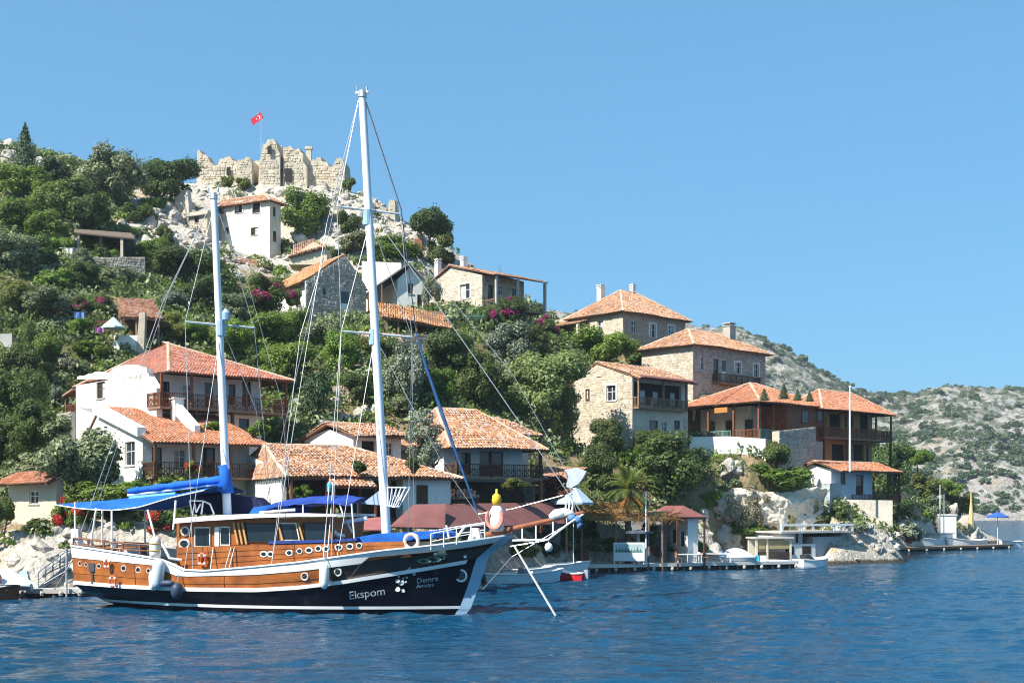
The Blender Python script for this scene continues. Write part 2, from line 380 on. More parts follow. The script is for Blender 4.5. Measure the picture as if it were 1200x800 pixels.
        for i in range(nn):
            sc = smin + (i + .5) * wt2; ts = []
            for (s0, t0), (s1, t1) in zip(st, st[1:] + st[:1]):
                if (s0 - sc) * (s1 - sc) < 0: ts.append(t0 + (t1 - t0) * (sc - s0) / (s1 - s0))
            if len(ts) < 2: continue
            ta, tb = min(ts), max(ts); ex = lt * .84; k = max(1, int(round((tb - ta) / ex)))
            ex = (tb - ta) / k
            for j in range(k):
                t0 = ta + j * ex - .06; t1 = t0 + ex * 1.16
                dj = random.gauss(0, .012 * mess); tw = random.gauss(0, .012 * mess); dz = random.gauss(0, .006 * mess) + .028 * mess * (math.sin(sc * .9 + o.x * 3) + math.sin((ta + j * ex) * 1.3 + sc * .5 + o.y) + 1.2)
                vs = []
                for (t, r, hgt) in ((t0 + random.uniform(-.02, .02) * mess, rc * 1.06, .035), (t1, rc * .9, .008)):
                    for a in (0, 60, 120, 180):
                        q = o + e * (sc + dj + (tw if t == t1 else -tw) + r * math.cos(R(a))) + f * t + n * (hgt + dz + r * .85 * math.sin(R(a)))
                        vs.append(q)
                mb_tiles.add(vs, [(0, 1, 5, 4), (1, 2, 6, 5), (2, 3, 7, 6), (0, 3, 2, 1)])
    def caps(s, mb, a, b, r=.13):
        a, b = Vector(a), Vector(b); L = (b - a).length
        if L < .1: return
        d = (b - a) / L; k = max(1, int(L / .40)); st = L / k
        side = d.cross(Vector((0, 0, 1))).normalized(); up = side.cross(d).normalized()
        if up.z < 0: up = -up
        for i in range(k):
            p0 = a + d * (i * st - .03); p1 = a + d * ((i + 1) * st + .03); dz = random.uniform(-.01, .015)
            vs = [p + side * (rr * math.cos(R(t))) + up * (rr * math.sin(R(t)) + h + dz) for p, rr, h in ((p0, r, .02), (p1, r * .88, .05)) for t in (0, 45, 90, 135, 180)]
            mb.add(vs, [(j, j + 1, j + 6, j + 5) for j in range(4)] + [(4, 3, 2, 1, 0), (5, 6, 7, 8, 9)])
    def roof(s, kind, x0, x1, y0, y1, ze, zr, mat=None, rx=None, mess=1.0, name='roof', th=.10, apos=.5, under=None, cap=True, low_far=0.0, tiles=True):
        """rect (x0..x1, y0..y1) is the eaves outline in the house's own axes"""
        mat = mat or tile_mat
        A, B, C, D = (x0, y0, ze), (x1, y0, ze), (x1, y1, ze), (x0, y1, ze)
        polys, ridges = [], []
        if kind == 'gx':
            ym = y0 + (y1 - y0) * apos; E, G = (x0, ym, zr), (x1, ym, zr)
            polys = [[A, B, G, E], [C, D, E, G]]; ridges = [(E, G)]
        elif kind == 'gy':
            xm = x0 + (x1 - x0) * apos; E, G = (xm, y0, zr), (xm, y1, zr)
            polys = [[D, A, E, G], [B, C, G, E]]; ridges = [(E, G)]
        elif kind == 'shed':
            E, G = (x1, y1, zr), (x0, y1, zr); polys = [[A, B, E, G]]
        elif kind == 'shedL':
            E, G = (x1, y0, zr), (x1, y1, zr); polys = [[D, A, E, G]]
        elif kind == 'hip':
            if isinstance(rx, tuple) or (x1 - x0) >= (y1 - y0):
                i, i2 = ((y1 - y0) / 2,) * 2 if rx is None else (rx if isinstance(rx, tuple) else (rx, rx)); ym = y0 + (y1 - y0) * apos
                E, G = (x0 + i, ym, zr), (x1 - i2, ym, zr)
                polys = [[A, B, G, E], [C, D, E, G], [D, A, E], [B, C, G]]
                ridges = [(E, G), (A, E), (D, E), (B, G), (C, G)]
            else:
                i = (x1 - x0) / 2 if rx is None else rx; xm = x0 + (x1 - x0) * apos
                E, G = (xm, y0 + i, zr), (xm, y1 - i, zr)
                polys = [[D, A, E, G], [B, C, G, E], [A, B, E], [C, D, G]]
                ridges = [(E, G), (A, E), (B, E), (D, G), (C, G)]
        mu, mt, mc = MB(), MB(), MB()
        for p in polys:
            if tiles: s.slope(mu, mt, p, th, mess=mess)
            else:
                q = [Vector(k) for k in p]; n = (q[1] - q[0]).cross(q[-1] - q[0]).normalized()
                if n.z < 0: n = -n
                mu.prism([k - n * th for k in q], q)
        ro = mu.build(name, under or roof_under, s.e)
        if tiles: mt.build('clay_tiles', mat, ro, 'stuff')
        if cap and ridges and tiles:
            for a, b in ridges: s.caps(mc, a, b)
            mc.build('ridge_cap', ridge_mat, ro, 'stuff')
        return ro
    def post(s, x, y, z0, z1, mat=None, r=.08, name='post'):
        mb = MB(); mb.box(x - r, x + r, y - r, y + r, z0, z1); return mb.build(name, mat or wood_dark, s.e)
    def balcony(s, face, a0, a1, depth, zf, zr=.95, mat=None, posts=(), ptop=None, sides=True, floor=True, fancy=False, sink=0.0, name='railing', gap=.16):
        mat = mat or wood_dark; T = s.T(face)
        if floor:
            mb = MB(); s.fbox(mb, face, a0, a1, .004, depth, zf - .16, zf); mb.build('balcony_floor', wood_mid, s.e)
        mb = MB(); ln = [((a0, depth), (a1, depth))]
        if sides: ln += [((a0, .05), (a0, depth)), ((a1, .05), (a1, depth))]
        for (p, q) in ln:
            L = math.hypot(q[0] - p[0], q[1] - p[1]); n = max(2, int(L / gap))
            P = lambda k, z: Vector(T(p[0] + (q[0] - p[0]) * k, p[1] + (q[1] - p[1]) * k, z))
            mb.tube(P(0, zf + zr), P(1, zf + zr), .045, n=4); mb.tube(P(0, zf + .12), P(1, zf + .12), .035, n=4)
            if fancy: mb.tube(P(0, zf + zr * .62), P(1, zf + zr * .62), .03, n=4)
            for i in range(n + 1): mb.tube(P(i / n, zf + .02), P(i / n, zf + zr), .028 if i % 6 else .05, n=4, cap=False)
            if fancy:
                for i in range(0, n, 3):
                    mb.tube(P(i / n, zf + .12), P(min(1, (i + 3) / n), zf + zr * .62), .025, n=4, cap=False)
                    mb.tube(P(min(1, (i + 3) / n), zf + .12), P(i / n, zf + zr * .62), .025, n=4, cap=False)
        mb.build(name, mat, s.e, 'stuff')
        for a in posts:
            m2 = MB(); s.fbox(m2, face, a - .08, a + .08, depth - .16, depth, zf - sink, ptop or s.h); m2.build('post', mat, s.e)
    def chimney(s, x, y, z0, z1, w=.45, mat=None, vents=True):
        mb = MB(); mb.box(x - w / 2, x + w / 2, y - w / 2, y + w / 2, z0, z1)
        c = mb.build('chimney', mat or white_plaster, s.e)
        m2 = MB(); m2.box(x - w / 2 - .07, x + w / 2 + .07, y - w / 2 - .07, y + w / 2 + .07, z1 + .003, z1 + .09)
        for sx in (-1, 1):
            for sy in (-1, 1): m2.box(x + sx * w * .36 - .05, x + sx * w * .36 + .05, y + sy * w * .36 - .05, y + sy * w * .36 + .05, z1 + .093, z1 + .3)
        m2.box(x - w / 2 - .05, x + w / 2 + .05, y - w / 2 - .05, y + w / 2 + .05, z1 + .303, z1 + .4)
        m2.build('chimney_cap', mat or white_plaster, c)

HS = {}
def house(key, name, label, corner, theta, pxR, pxL, **k):
    HS[key] = House(name, label, corner, theta, pxR, pxL, **k); return HS[key]
# every house: near corner (x, base y, eaves y, metres away), turn of its seaward face, far ends of the two faces
house('white', 'plastered_house', 'white plastered two storey house with hipped red tile roof and long timber balcony', (174, 522, 437, 90), 42, 306, 89)
house('lower', 'tiled_house', 'low house with bright orange tile roof and dark veranda below the white balcony house', (167, 563, 509, 83), 36, 292, 92)
house('front', 'tiled_house', 'wide house with weathered patchy tile roof and white gable wall behind the wooden sailing boat', (330, 604, 548, 80), 27, 520, 266)
house('mid', 'tiled_house', 'large weathered tile roofed house with wooden balcony between the two masts and palm', (520, 592, 524, 93), 33, 612, 466)
house('midw', 'tiled_house', 'small white walled house with shallow tile roof behind the weathered front roof', (414, 540, 509, 91), 38, 470, 357)
house('stone', 'stone_house', 'rough grey rubble stone house with gable and orange tile roof beside bougainvillea', (358, 372, 329, 130), 35, 429, 312)
house('gable', 'plastered_house', 'white house with grey pitched roof between the rubble stone house and cream stone house', (466, 362, 327, 134), 19, 499, 446)
house('cream', 'stone_house', 'cream stone house with orange roof and small olive tree before its gable', (565, 364, 322, 138), 42, 614, 497)
house('top', 'stone_house', 'hip roofed pinkish stone house with white chimneys standing against the sky', (730, 404, 365, 146), 43, 803, 668)
house('second', 'stone_house', 'hip roofed stone house with square stone chimney and small timber balcony', (812, 452, 404, 133), 43, 897, 752)
house('gabled', 'stone_house', 'tall cream stone house with plain gable and recessed balcony beside the acacia tree', (741, 532, 441, 118), 43, 806, 668)
house('veranda', 'veranda_house', 'orange roofed veranda house on white retaining wall with open timber posts', (890, 513, 471, 124), 42, 965, 800)
house('wing', 'timber_house', 'timber house with two tier wooden galleries facing right above the cactus wall', (952, 540, 480, 131), 42, 1022, 912)
house('low', 'plastered_house', 'low white house with shallow orange roof and flowered porch above the concrete boathouse', (974, 590, 549, 125), 40, 1022, 930)
house('castle', 'stone_house', 'pale stone house with hipped roof right below the castle ruin', (316, 303, 236, 162), 62, 329, 243)
house('annex', 'stone_annex', 'rough stone lean-to with sloping roof joined to left of the house below castle', (243, 288, 246, 163), 62, 256, 222, cat='annex')
house('cottage', 'garden_cottage', 'small cream cottage with narrow tile canopy by the red oleander and dock', (66, 606, 562, 79), 62, 74, 10, cat='cottage')
house('rest', 'quay_restaurant', 'white quayside restaurant with dark red roof under the pale rock by the jetty', (806, 652, 604, 106), 20, 818, 783, cat='restaurant')

# ---------------------------------------------------------------- terrain
def vnoise(x, y, seed):
    g = np.random.default_rng(seed).random((64, 64))
    xi, yi = np.floor(x).astype(int), np.floor(y).astype(int); fx, fy = x - xi, y - yi
    fx = fx * fx * (3 - 2 * fx); fy = fy * fy * (3 - 2 * fy)
    a = g[yi % 64, xi % 64]; b = g[yi % 64, (xi + 1) % 64]; c = g[(yi + 1) % 64, xi % 64]; d = g[(yi + 1) % 64, (xi + 1) % 64]
    return (a * (1 - fx) + b * fx) * (1 - fy) + (c * (1 - fx) + d * fx) * fy - .5
def fbm(x, y, seed, sc, oct=5, gain=.5):
    t = 0; a = 1.0
    for o in range(oct): t = t + a * vnoise(x * sc + 7.3 * o, y * sc + 3.1 * o, seed + o); sc *= 2.03; a *= gain
    return t
CP = []
def cp(px, py, d): p = at(px, py, d); CP.append((p.x, p.y, p.z))
def cz(px, d, z): CP.append(((px - 600) / F * d, d, z))
SHORE = [(-260, 72), (-100, 75), (0, 76.5), (90, 77), (200, 75.5), (300, 75), (400, 73), (500, 74), (560, 79), (588, 91), (640, 99), (680, 103.5), (760, 105), (850, 108.5), (905, 111), (935, 113.5), (1005, 118.5), (1030, 124), (1052, 150), (1110, 182), (1150, 190)]
for px, d in SHORE: cz(px, d, 0.25); cz(px, d - 6, -3.0); cz(px, d - 16, -5.0)
for px, d, z in [(1175, 205, -.6), (1150, 235, -2), (1040, 260, -1), (900, 262, 0), (1240, 190, -5), (1250, 240, -6)]: cz(px, d, z)
for q in [(0, 640, 79), (-200, 600, 82), (-200, 420, 108), (-200, 250, 145), (-200, 170, 172), (0, 600, 83), (0, 520, 93), (0, 420, 108), (0, 330, 125), (0, 250, 145), (0, 190, 165), (5, 172, 172), (50, 198, 166), (100, 222, 164),
          (150, 238, 164), (200, 236, 168), (215, 245, 166), (90, 640, 81), (150, 600, 85), (150, 420, 112), (150, 345, 128), (120, 305, 139), (150, 265, 152),
          (270, 600, 85.5), (250, 400, 118), (270, 330, 146), (230, 290, 158), (240, 228, 182), (300, 218, 184), (350, 222, 184), (400, 222, 184), (440, 245, 176),
          (330, 262, 172), (370, 300, 160), (400, 600, 88), (400, 500, 101), (400, 440, 112), (400, 392, 124), (420, 330, 148), (420, 290, 162), (480, 560, 95), (480, 485, 106), (480, 415, 121), (480, 330, 150), (480, 283, 163),
          (500, 300, 160), (560, 600, 99), (560, 480, 111), (560, 405, 127), (540, 345, 152), (640, 590, 106), (640, 525, 114), (640, 445, 126), (640, 400, 140), (640, 372, 153), (720, 575, 111), (720, 445, 131),
          (700, 410, 143), (800, 598, 114), (800, 480, 133), (850, 636, 112.5), (835, 612, 115), (830, 462, 140), (890, 576, 124), (900, 640, 115), (945, 640, 117.5), (1000, 607, 123), (1040, 607, 122.6), (1062, 618, 158), (1040, 572, 160), (1075, 582, 172), (1100, 606, 186), (1130, 622, 190), (960, 560, 142), (1000, 545, 158), (1062, 572, 168), (1090, 594, 180), (1118, 611, 188), (1138, 620, 191)]:
    cp(*q)
for px, d, z in [(-200, 230, 48), (0, 230, 46), (150, 220, 40), (300, 225, 42), (400, 215, 40), (480, 200, 33), (560, 190, 26), (640, 185, 21), (720, 180, 18), (800, 175, 14), (880, 175, 10), (960, 190, 7), (0, 290, 30), (200, 290, 25), (400, 280, 18), (600, 270, 8), (750, 262, 2)]: cz(px, d, z)
for k, h in HS.items():
    if k in ('annex',): continue
    for (x, y, dz) in ((0, 0, -.25), (h.Lu, 0, -.25), (0, h.Lv, -.1), (h.Lu, h.Lv, .3), (-1.5, -1.5, -.7), (h.Lu * .5, -1.5, -.6), (-1.5, h.Lv * .5, -.5)):
        p = h.W(x, y, dz); CP.append(tuple(p))
CP = np.array(CP)
def tps_k(d2): return np.where(d2 > 0, d2 * np.log(np.maximum(d2, 1e-9)) * .5, 0)
S = 50.0; cxy = CP[:, :2] / S; n = len(CP)
K = tps_k(((cxy[:, None] - cxy[None]) ** 2).sum(-1)) + np.eye(n) * 0.004
Pm = np.c_[np.ones(n), cxy]
A_ = np.zeros((n + 3, n + 3)); A_[:n, :n] = K; A_[:n, n:] = Pm; A_[n:, :n] = Pm.T
sol = np.linalg.solve(A_, np.r_[CP[:, 2], 0, 0, 0])
GX = np.arange(-125, 95, 0.8); GY = np.arange(48, 300, 0.8)
gx, gy = np.meshgrid(GX, GY)
q = np.c_[gx.ravel(), gy.ravel()] / S; Z = np.zeros(len(q))
for i in range(0, len(q), 8000):
    qq = q[i:i + 8000]; Z[i:i + 8000] = tps_k(((qq[:, None] - cxy[None]) ** 2).sum(-1)) @ sol[:n] + np.c_[np.ones(len(qq)), qq] @ sol[n:]
Z = Z.reshape(gx.shape)
ppx = gx / gy * F + 600
rock_zone = np.clip((Z - 30) / 6, 0, 1) * np.clip((ppx - 130) / 60, 0, 1) + np.clip((4.5 - Z) / 2.5, 0, 1)
rock_zone = np.clip(rock_zone, 0, 1)
Z = Z + fbm(gx, gy, 11, .09, 4) * (.7 + 1.4 * rock_zone) * np.clip((Z + .5) / 3, 0, 1)
rg = np.abs(fbm(gx + 40, gy + 20, 31, .28, 4, .55))
Z = Z + (0.35 - rg) * 2.2 * rock_zone * np.clip((Z - 1.2) / 2.5, 0, 1)
for k, h in HS.items():      # level plots: no ground inside a house or over its front steps
    dx, dy = gx - h.P.x, gy - h.P.y; a_, b_ = dx * h.u.x + dy * h.u.y, dx * h.v.x + dy * h.v.y
    m_ = (a_ > -1.4) & (a_ < h.Lu + .4) & (b_ > -1.6) & (b_ < h.Lv + .2); Z = np.where(m_, np.minimum(Z, h.P.z - .12), Z)
m_ = (ppx > 834) & (ppx < 972) & (gy < 119 + (ppx - 838) * .0187) & (gy > 100)   # flat landing in front of the rock-faced wall
Z = np.where(m_, np.minimum(Z, .45 + fbm(gx, gy, 61, .5, 3) * .3), Z)
m_ = (ppx > 674) & (ppx < 942) & (gy < np.interp(ppx, [680, 936], [105.8, 113.6])) & (gy > 90)
Z = np.where(m_, np.minimum(Z, .25), Z); Z = np.where(m_ & (gy < np.interp(ppx, [680, 936], [102.2, 110.8])), np.minimum(Z, -.7), Z)
Z = np.clip(Z, -6, 75)
def zt(x, y):
    fx = (x - GX[0]) / .8; fy = (y - GY[0]) / .8
    i = int(min(max(fx, 0), len(GX) - 2)); j = int(min(max(fy, 0), len(GY) - 2)); a, b = fx - i, fy - j
    return float((Z[j, i] * (1 - a) + Z[j, i + 1] * a) * (1 - b) + (Z[j + 1, i] * (1 - a) + Z[j + 1, i + 1] * a) * b)
def ground_hit(px, py, d0=70.0, d1=262.0):
    d = d0
    while d < d1:
        p = at(px, py, d)
        if p.z <= zt(p.x, p.y): return p
        d += .4
    return None
terr = bpy.data.materials.new('hillside_ground'); terr.use_nodes = True
def ground_nodes(m, earth, grass, rock, sc, rough_rock, tide=False):
    t = m.node_tree; N = t.nodes; L = t.links; b = N['Principled BSDF']; b.inputs['Roughness'].default_value = .95; b.inputs['Specular IOR Level'].default_value = .1
    tc = N.new('ShaderNodeTexCoord')
    def noise(s, d=8): 
        k = N.new('ShaderNodeTexNoise'); k.inputs['Scale'].default_value = s; k.inputs['Detail'].default_value = d; k.inputs['Roughness'].default_value = .62
        L.new(tc.outputs['Object'], k.inputs['Vector']); return k.outputs['Fac']
    def ramp(f, a, bb):
        k = N.new('ShaderNodeMapRange'); k.inputs['From Min'].default_value = a; k.inputs['From Max'].default_value = bb; L.new(f, k.inputs['Value']); return k.outputs['Result']
    def mix(f, a, bb):
        k = N.new('ShaderNodeMix'); k.data_type = 'RGBA'; L.new(f, k.inputs[0])
        for i, c in ((6, a), (7, bb)):
            if isinstance(c, tuple): k.inputs[i].default_value = rgba(c)
            else: L.new(c, k.inputs[i])
        return k.outputs[2]
    e = mix(ramp(noise(sc), .42, .58), earth, grass)
    r = mix(ramp(noise(sc * 6), .3, .7), tuple(c * .45 for c in rock), rock)
    r = mix(ramp(noise(sc * 1.7), .55, .72), r, (rock[0] * .82, rock[1] * .62, rock[2] * .42))
    at_ = N.new('ShaderNodeAttribute'); at_.attribute_name = 'rock'
    ad = N.new('ShaderNodeMath'); ad.operation = 'MULTIPLY_ADD'; L.new(noise(sc * 2.3), ad.inputs[0]); ad.inputs[1].default_value = 1.6; L.new(at_.outputs['Fac'], ad.inputs[2])
    fin = mix(ramp(ad.outputs[0], 1.0, 1.15), e, r)
    if tide:      # weed-dark wet band at the waterline
        ps = N.new('ShaderNodeSeparateXYZ'); L.new(tc.outputs['Object'], ps.inputs[0]); nz_ = N.new('ShaderNodeMath'); nz_.operation = 'MULTIPLY_ADD'; L.new(noise(1.2), nz_.inputs[0]); nz_.inputs[1].default_value = -.5; L.new(ps.outputs['Z'], nz_.inputs[2])
        fin = mix(ramp(nz_.outputs[0], .0, .22), (.075, .065, .045), fin)
    L.new(fin, b.inputs['Base Color'])
    bp = N.new('ShaderNodeBump'); bp.inputs['Strength'].default_value = .9; bp.inputs['Distance'].default_value = rough_rock
    L.new(noise(sc * 9, 10), bp.inputs['Height']); L.new(bp.outputs['Normal'], b.inputs['Normal'])
ground_nodes(terr, (.30, .22, .13), (.10, .11, .04), (.60, .55, .47), .35, .35, True)
me = np_mesh('hillside', np.stack([gx, gy, Z], -1).reshape(-1, 3), grid_quads(*Z.shape), terr, True)
at_r = me.attributes.new('rock', 'FLOAT', 'POINT'); at_r.data.foreach_set('value', (rock_zone * .8).ravel().astype(np.float32))
tag(link('hillside', me), kind='structure')
tag(MB().box(-3000, 4000, -600, 5000, -12, -9).build('seabed', M('seabed', (.12, .14, .12))), kind='structure')

# far limestone hill beyond the bay
fx_ = np.arange(-520, 1500, 4.0); fy_ = np.arange(585, 1250, 4.0); hx, hy = np.meshgrid(fx_, fy_)
hp = hx / hy * F + 600
crest = np.interp(hp, [-500, 100, 500, 760, 880, 905, 940, 1000, 1040, 1075, 1110, 1150, 1200, 1300, 1500, 2500], [300, 330, 360, 375, 398, 409, 424, 452, 462, 459, 449, 448, 462, 470, 490, 480])
ang = (HOR - crest) / F
prof = np.interp(hy, [590, 612, 640, 700, 780, 860, 900, 1000, 1250], [-.12, .03, .20, .45, .74, .99, 1.0, .86, .30])
HZ = 5 + ang * np.minimum(hy, 900) * prof - 5 * (1 - prof)
HZ = HZ + fbm(hx, hy, 51, .012, 6, .56) * 17 * np.clip(prof * 3, 0, 1) * np.clip((905 - hy) / 70 + .25, .25, 1) + (0.3 - np.abs(fbm(hx, hy, 71, .03, 5, .6))) * 11 * np.clip(prof * 3, 0, 1) * np.clip((900 - hy) / 60 + .15, .15, 1)
far_mat = bpy.data.materials.new('far_hill_rock'); far_mat.use_nodes = True
ground_nodes(far_mat, (.16, .16, .12), (.08, .10, .06), (.45, .425, .39), .06, 3.0)
rk = .28 + .55 * np.clip(1 - (HZ - 2) / 22, 0, 1)
me = np_mesh('far_hill', np.stack([hx, hy, HZ], -1).reshape(-1, 3), grid_quads(*HZ.shape), far_mat, True)
me.attributes.new('rock', 'FLOAT', 'POINT').data.foreach_set('value', rk.ravel().astype(np.float32))
tag(link('far_hill', me), kind='structure')
def fz(x, y):
    i = int((x - fx_[0]) / 4); j = int((y - fy_[0]) / 4)
    if not (0 <= i < len(fx_) - 1 and 0 <= j < len(fy_) - 1): return -9
    a, b = (x - fx_[0]) / 4 - i, (y - fy_[0]) / 4 - j
    return float((HZ[j, i] * (1 - a) + HZ[j, i + 1] * a) * (1 - b) + (HZ[j + 1, i] * (1 - a) + HZ[j + 1, i + 1] * a) * b)

# ---------------------------------------------------------------- sea
wm = bpy.data.materials.new('sea_water'); wm.use_nodes = True
t = wm.node_tree; N = t.nodes; L = t.links; b = N['Principled BSDF']
b.inputs['Base Color'].default_value = (0.004, 0.047, 0.102, 1); b.inputs['Roughness'].default_value = .13; b.inputs['IOR'].default_value = 1.33; b.inputs['Specular IOR Level'].default_value = .22
tc = N.new('ShaderNodeTexCoord'); prev = None
for sc, st, dist, sx in ((1.1, .75, .22, .5), (2.9, .75, .09, .5), (8.0, .6, .03, .6)):
    mp = N.new('ShaderNodeMapping'); mp.inputs['Scale'].default_value = (sx, 1.25, 1); mp.inputs['Rotation'].default_value = (0, 0, .25)
    nz = N.new('ShaderNodeTexNoise'); nz.inputs['Scale'].default_value = sc; nz.inputs['Detail'].default_value = 3
    L.new(tc.outputs['Object'], mp.inputs['Vector']); L.new(mp.outputs['Vector'], nz.inputs['Vector'])
    bp = N.new('ShaderNodeBump'); bp.inputs['Strength'].default_value = st; bp.inputs['Distance'].default_value = dist
    L.new(nz.outputs['Fac'], bp.inputs['Height'])
    if prev: L.new(prev.outputs['Normal'], bp.inputs['Normal'])
    prev = bp
L.new(prev.outputs['Normal'], b.inputs['Normal'])
wx = np.arange(-72, 74.01, .34); wy = np.arange(14, 150.01, .34); mx_, my_ = np.meshgrid(wx, wy)
fade = np.clip((72 - np.abs(mx_ - 1)) / 10, 0, 1) * np.clip((my_ - 15) / 4, 0, 1) * np.clip((148 - my_) / 15, 0, 1)
wz = np.zeros_like(mx_)
for i in range(34):
    lam = float(rng.uniform(.95, 3.2)); th = float(rng.normal(1.35, .55)); ph = float(rng.uniform(0, 6.28)); amp = .0075 * lam ** .7
    k = 2 * math.pi / lam; c = np.sin((mx_ * math.cos(th) + my_ * math.sin(th)) * k + ph + fbm(mx_, my_, 200 + i, .06, 2) * 2.5)
    wz += amp * (np.abs(c) * -1.0 + .6 + .5 * c)
gust = .65 + 1.1 * np.clip(fbm(mx_, my_, 400, .03, 3) + .35, 0, 1)
wz = (wz * gust - .0) * fade
wv = np.stack([mx_, my_, wz], -1).reshape(-1, 3); wq = grid_quads(*wz.shape)
x0, x1, y0, y1 = float(wx[0]), float(wx[-1]), float(wy[0]), float(wy[-1])
def rect(a, c, bb, d): return [(a, bb, 0), (c, bb, 0), (c, d, 0), (a, d, 0)]
ev = []; eq = []; nb = len(wv)
for r_ in (rect(-3000, x0, -500, 4900), rect(x1, 4000, -500, 4900), rect(x0, x1, -500, y0), rect(x0, x1, y1, 4900)):
    eq.append([nb + len(ev) + i for i in range(4)]); ev += r_
me = np_mesh('water', np.r_[wv, np.array(ev)], np.r_[wq, np.array(eq)], wm, True)
tag(link('water', me), kind='structure')
# ---------------------------------------------------------------- houses
def jag_wall(parent, h, face, outline, thick, mat, name='wall', stone=None):
    """ragged masonry outline (photo pixels on the given face plane), extruded inward"""
    T = h.T(face); rag = []; ymax = max(q[1] for q in outline)
    for (x0, y0), (x1, y1) in zip(outline, outline[1:] + outline[:1]):
        rag.append((x0, y0)); n_ = int(math.hypot(x1 - x0, y1 - y0) / 2.2) if max(y0, y1) < ymax - 2 else 0
        for i in range(1, n_): rag.append((x0 + (x1 - x0) * i / n_, y0 + (y1 - y0) * i / n_ + random.uniform(-.9, .7)))
    pts = [h.hit(px, py, face) for px, py in rag]
    mb = MB(); mb.prism([T(a, -thick, z) for a, z in pts], [T(a, 0, z) for a, z in pts]); return mb.build(name, mat, parent)

# white two storey house
h = HS['white']; zf = h.hit(230, 478, 'R', 1.9)[1]; zg = h.hit(150, 478, 'L')[1]
h.walls(white_plaster, [('L', 113, 123, 448, 466, 'bwindow'), ('R', 184, 199, 446, 478, 'ddoor'), ('R', 214, 226, 450, 470, 'wwindow'), ('R', 240, 250, 448, 478, 'ddoor'), ('R', 268, 276, 450, 474, 'ddoor'), ('R', 284, 294, 446, 476, 'ddoor'),
                        ('R', 200, 216, 490, 515, 'ddoor'), ('R', 236, 250, 492, 508, 'wwindow'), ('R', 280, 292, 490, 514, 'ddoor')])
h.roof('hip', .42, h.Lu + 1.6, -2.2, h.Lv + 1.4, h.h - .05, h.hit(195, 402, 'R', -h.Lv * .45)[1], tile_red, rx=(4.0, 6.6), mess=.6)
# decayed upper edge of the gable, standing proud of the roof
jag_wall(h.e, h, 'L', [(173, 444), (172, 431), (165, 430), (158, 428), (150, 427), (143, 428), (137, 430), (131, 433), (127, 437), (122, 436), (114, 435.5), (106, 437.5), (98, 440), (91, 441), (90, 444)], .40, white_plaster, 'gable_parapet')
h.balcony('R', -.1, h.Lu + 1.1, 1.95, zf, .95, wood_red, [0.05, h.Lu * .26, h.Lu * .5, h.Lu * .74, h.Lu + 1.0], h.h - .12, fancy=True)
for x in (h.Lu * .3, h.Lu * .62, h.Lu + .9): h.post(x, -1.8, -3, zf - .17, wood_dark, .1, 'balcony_post')
mb = MB(); h.fbox(mb, 'R', -.0, .45, .004, 1.2, zg - 2, zf + 1.3); mb.add([h.T('R')(0, .004, zf + 1.3), h.T('R')(.45, .004, zf + 1.3), h.T('R')(.45, 1.2, zf + 1.3), h.T('R')(0, 1.2, zf + 1.3), h.T('R')(0, .004, h.h - .2), h.T('R')(.45, .004, h.h - .2)], [(0, 1, 5, 4), (0, 4, 3), (1, 2, 5), (2, 3, 4, 5)]); mb.build('wing_wall', white_plaster, h.e)
a0, a1 = h.Lv + .02, h.Lv + 1.9
mb = MB(); mb.prism([(-.3, a0, h.h - .35), (2.5, a0, h.h - .35), (2.5, a1, h.h - .75), (-.3, a1, h.h - .75)], [(-.3, a0, h.h - .22), (2.5, a0, h.h - .22), (2.5, a1, h.h - .62), (-.3, a1, h.h - .62)]); mb.build('porch_roof', tile_red, h.e)
h.post(0, a1 - .15, zg - .1, h.h - .75, wood_red, .09, 'porch_post'); h.balcony('L', a0, a1, .05, zg + .02, .8, wood_red, sides=False, floor=False, name='porch_railing')

# low house in front of it
h = HS['lower']
h.walls(white_plaster, [('L', 146, 158, 518, 545, 'wwindow'), ('R', 178, 190, 524, 560, 'ddoor'), ('R', 204, 218, 526, 548, 'wwindow'), ('R', 238, 252, 524, 558, 'ddoor'), ('R', 262, 274, 528, 548, 'wwindow')], gable='shed', apex=2.6)
ze = h.h - .15; zr = h.hit(170, 480, 'R', -h.Lv * .62)[1]
h.roof('gx', -.1, h.Lu + .6, -2.2, h.Lv * .98, ze - .45, zr, tile_orange, mess=.6, apos=.70)
T = h.T('L'); mb = MB()
p0, p1 = (-.15, h.Lv * .66, zr + .05), (-.15, -.1, ze + .45)
mb.prism([(-.42, h.Lv * .66, zr - .4), (-.42, -.2, ze + .0), (.15, -.2, ze + .0), (.15, h.Lv * .66, zr - .4)], [(-.42, h.Lv * .66, zr + .35), (-.42, -.2, ze + .62), (.15, -.2, ze + .62), (.15, h.Lv * .66, zr + .35)]); mb.build('gable_coping', white_plaster, h.e)
xr = h.hit(218, 500, 'R', -1)[0] + .6
mb = MB(); mb.prism([(xr, 1.0, ze + .2), (xr + .4, 1.0, ze + .2), (xr + .4, 4.4, zr - .6), (xr, 4.4, zr - .6)], [(xr, 1.0, ze + .95), (xr + .4, 1.0, ze + .95), (xr + .4, 4.4, zr + .25), (xr, 4.4, zr + .25)]); mb.build('parapet', white_plaster, h.e)
mb = MB(); mb.box(xr - .12, xr + .55, 4.3, 5.0, ze, zr + .55); mb.box(xr - .2, xr + .63, 4.22, 5.08, zr + .553, zr + .66); mb.build('chimney', white_plaster, h.e)
for x in (.1, h.Lu * .36, h.Lu * .7, h.Lu): h.post(x, -2.0, -2.5, ze - .55, wood_red if x else wood_dark, .08)
h.balcony('R', .05, h.Lu, 2.05, .25, .9, wood_dark, fancy=True)

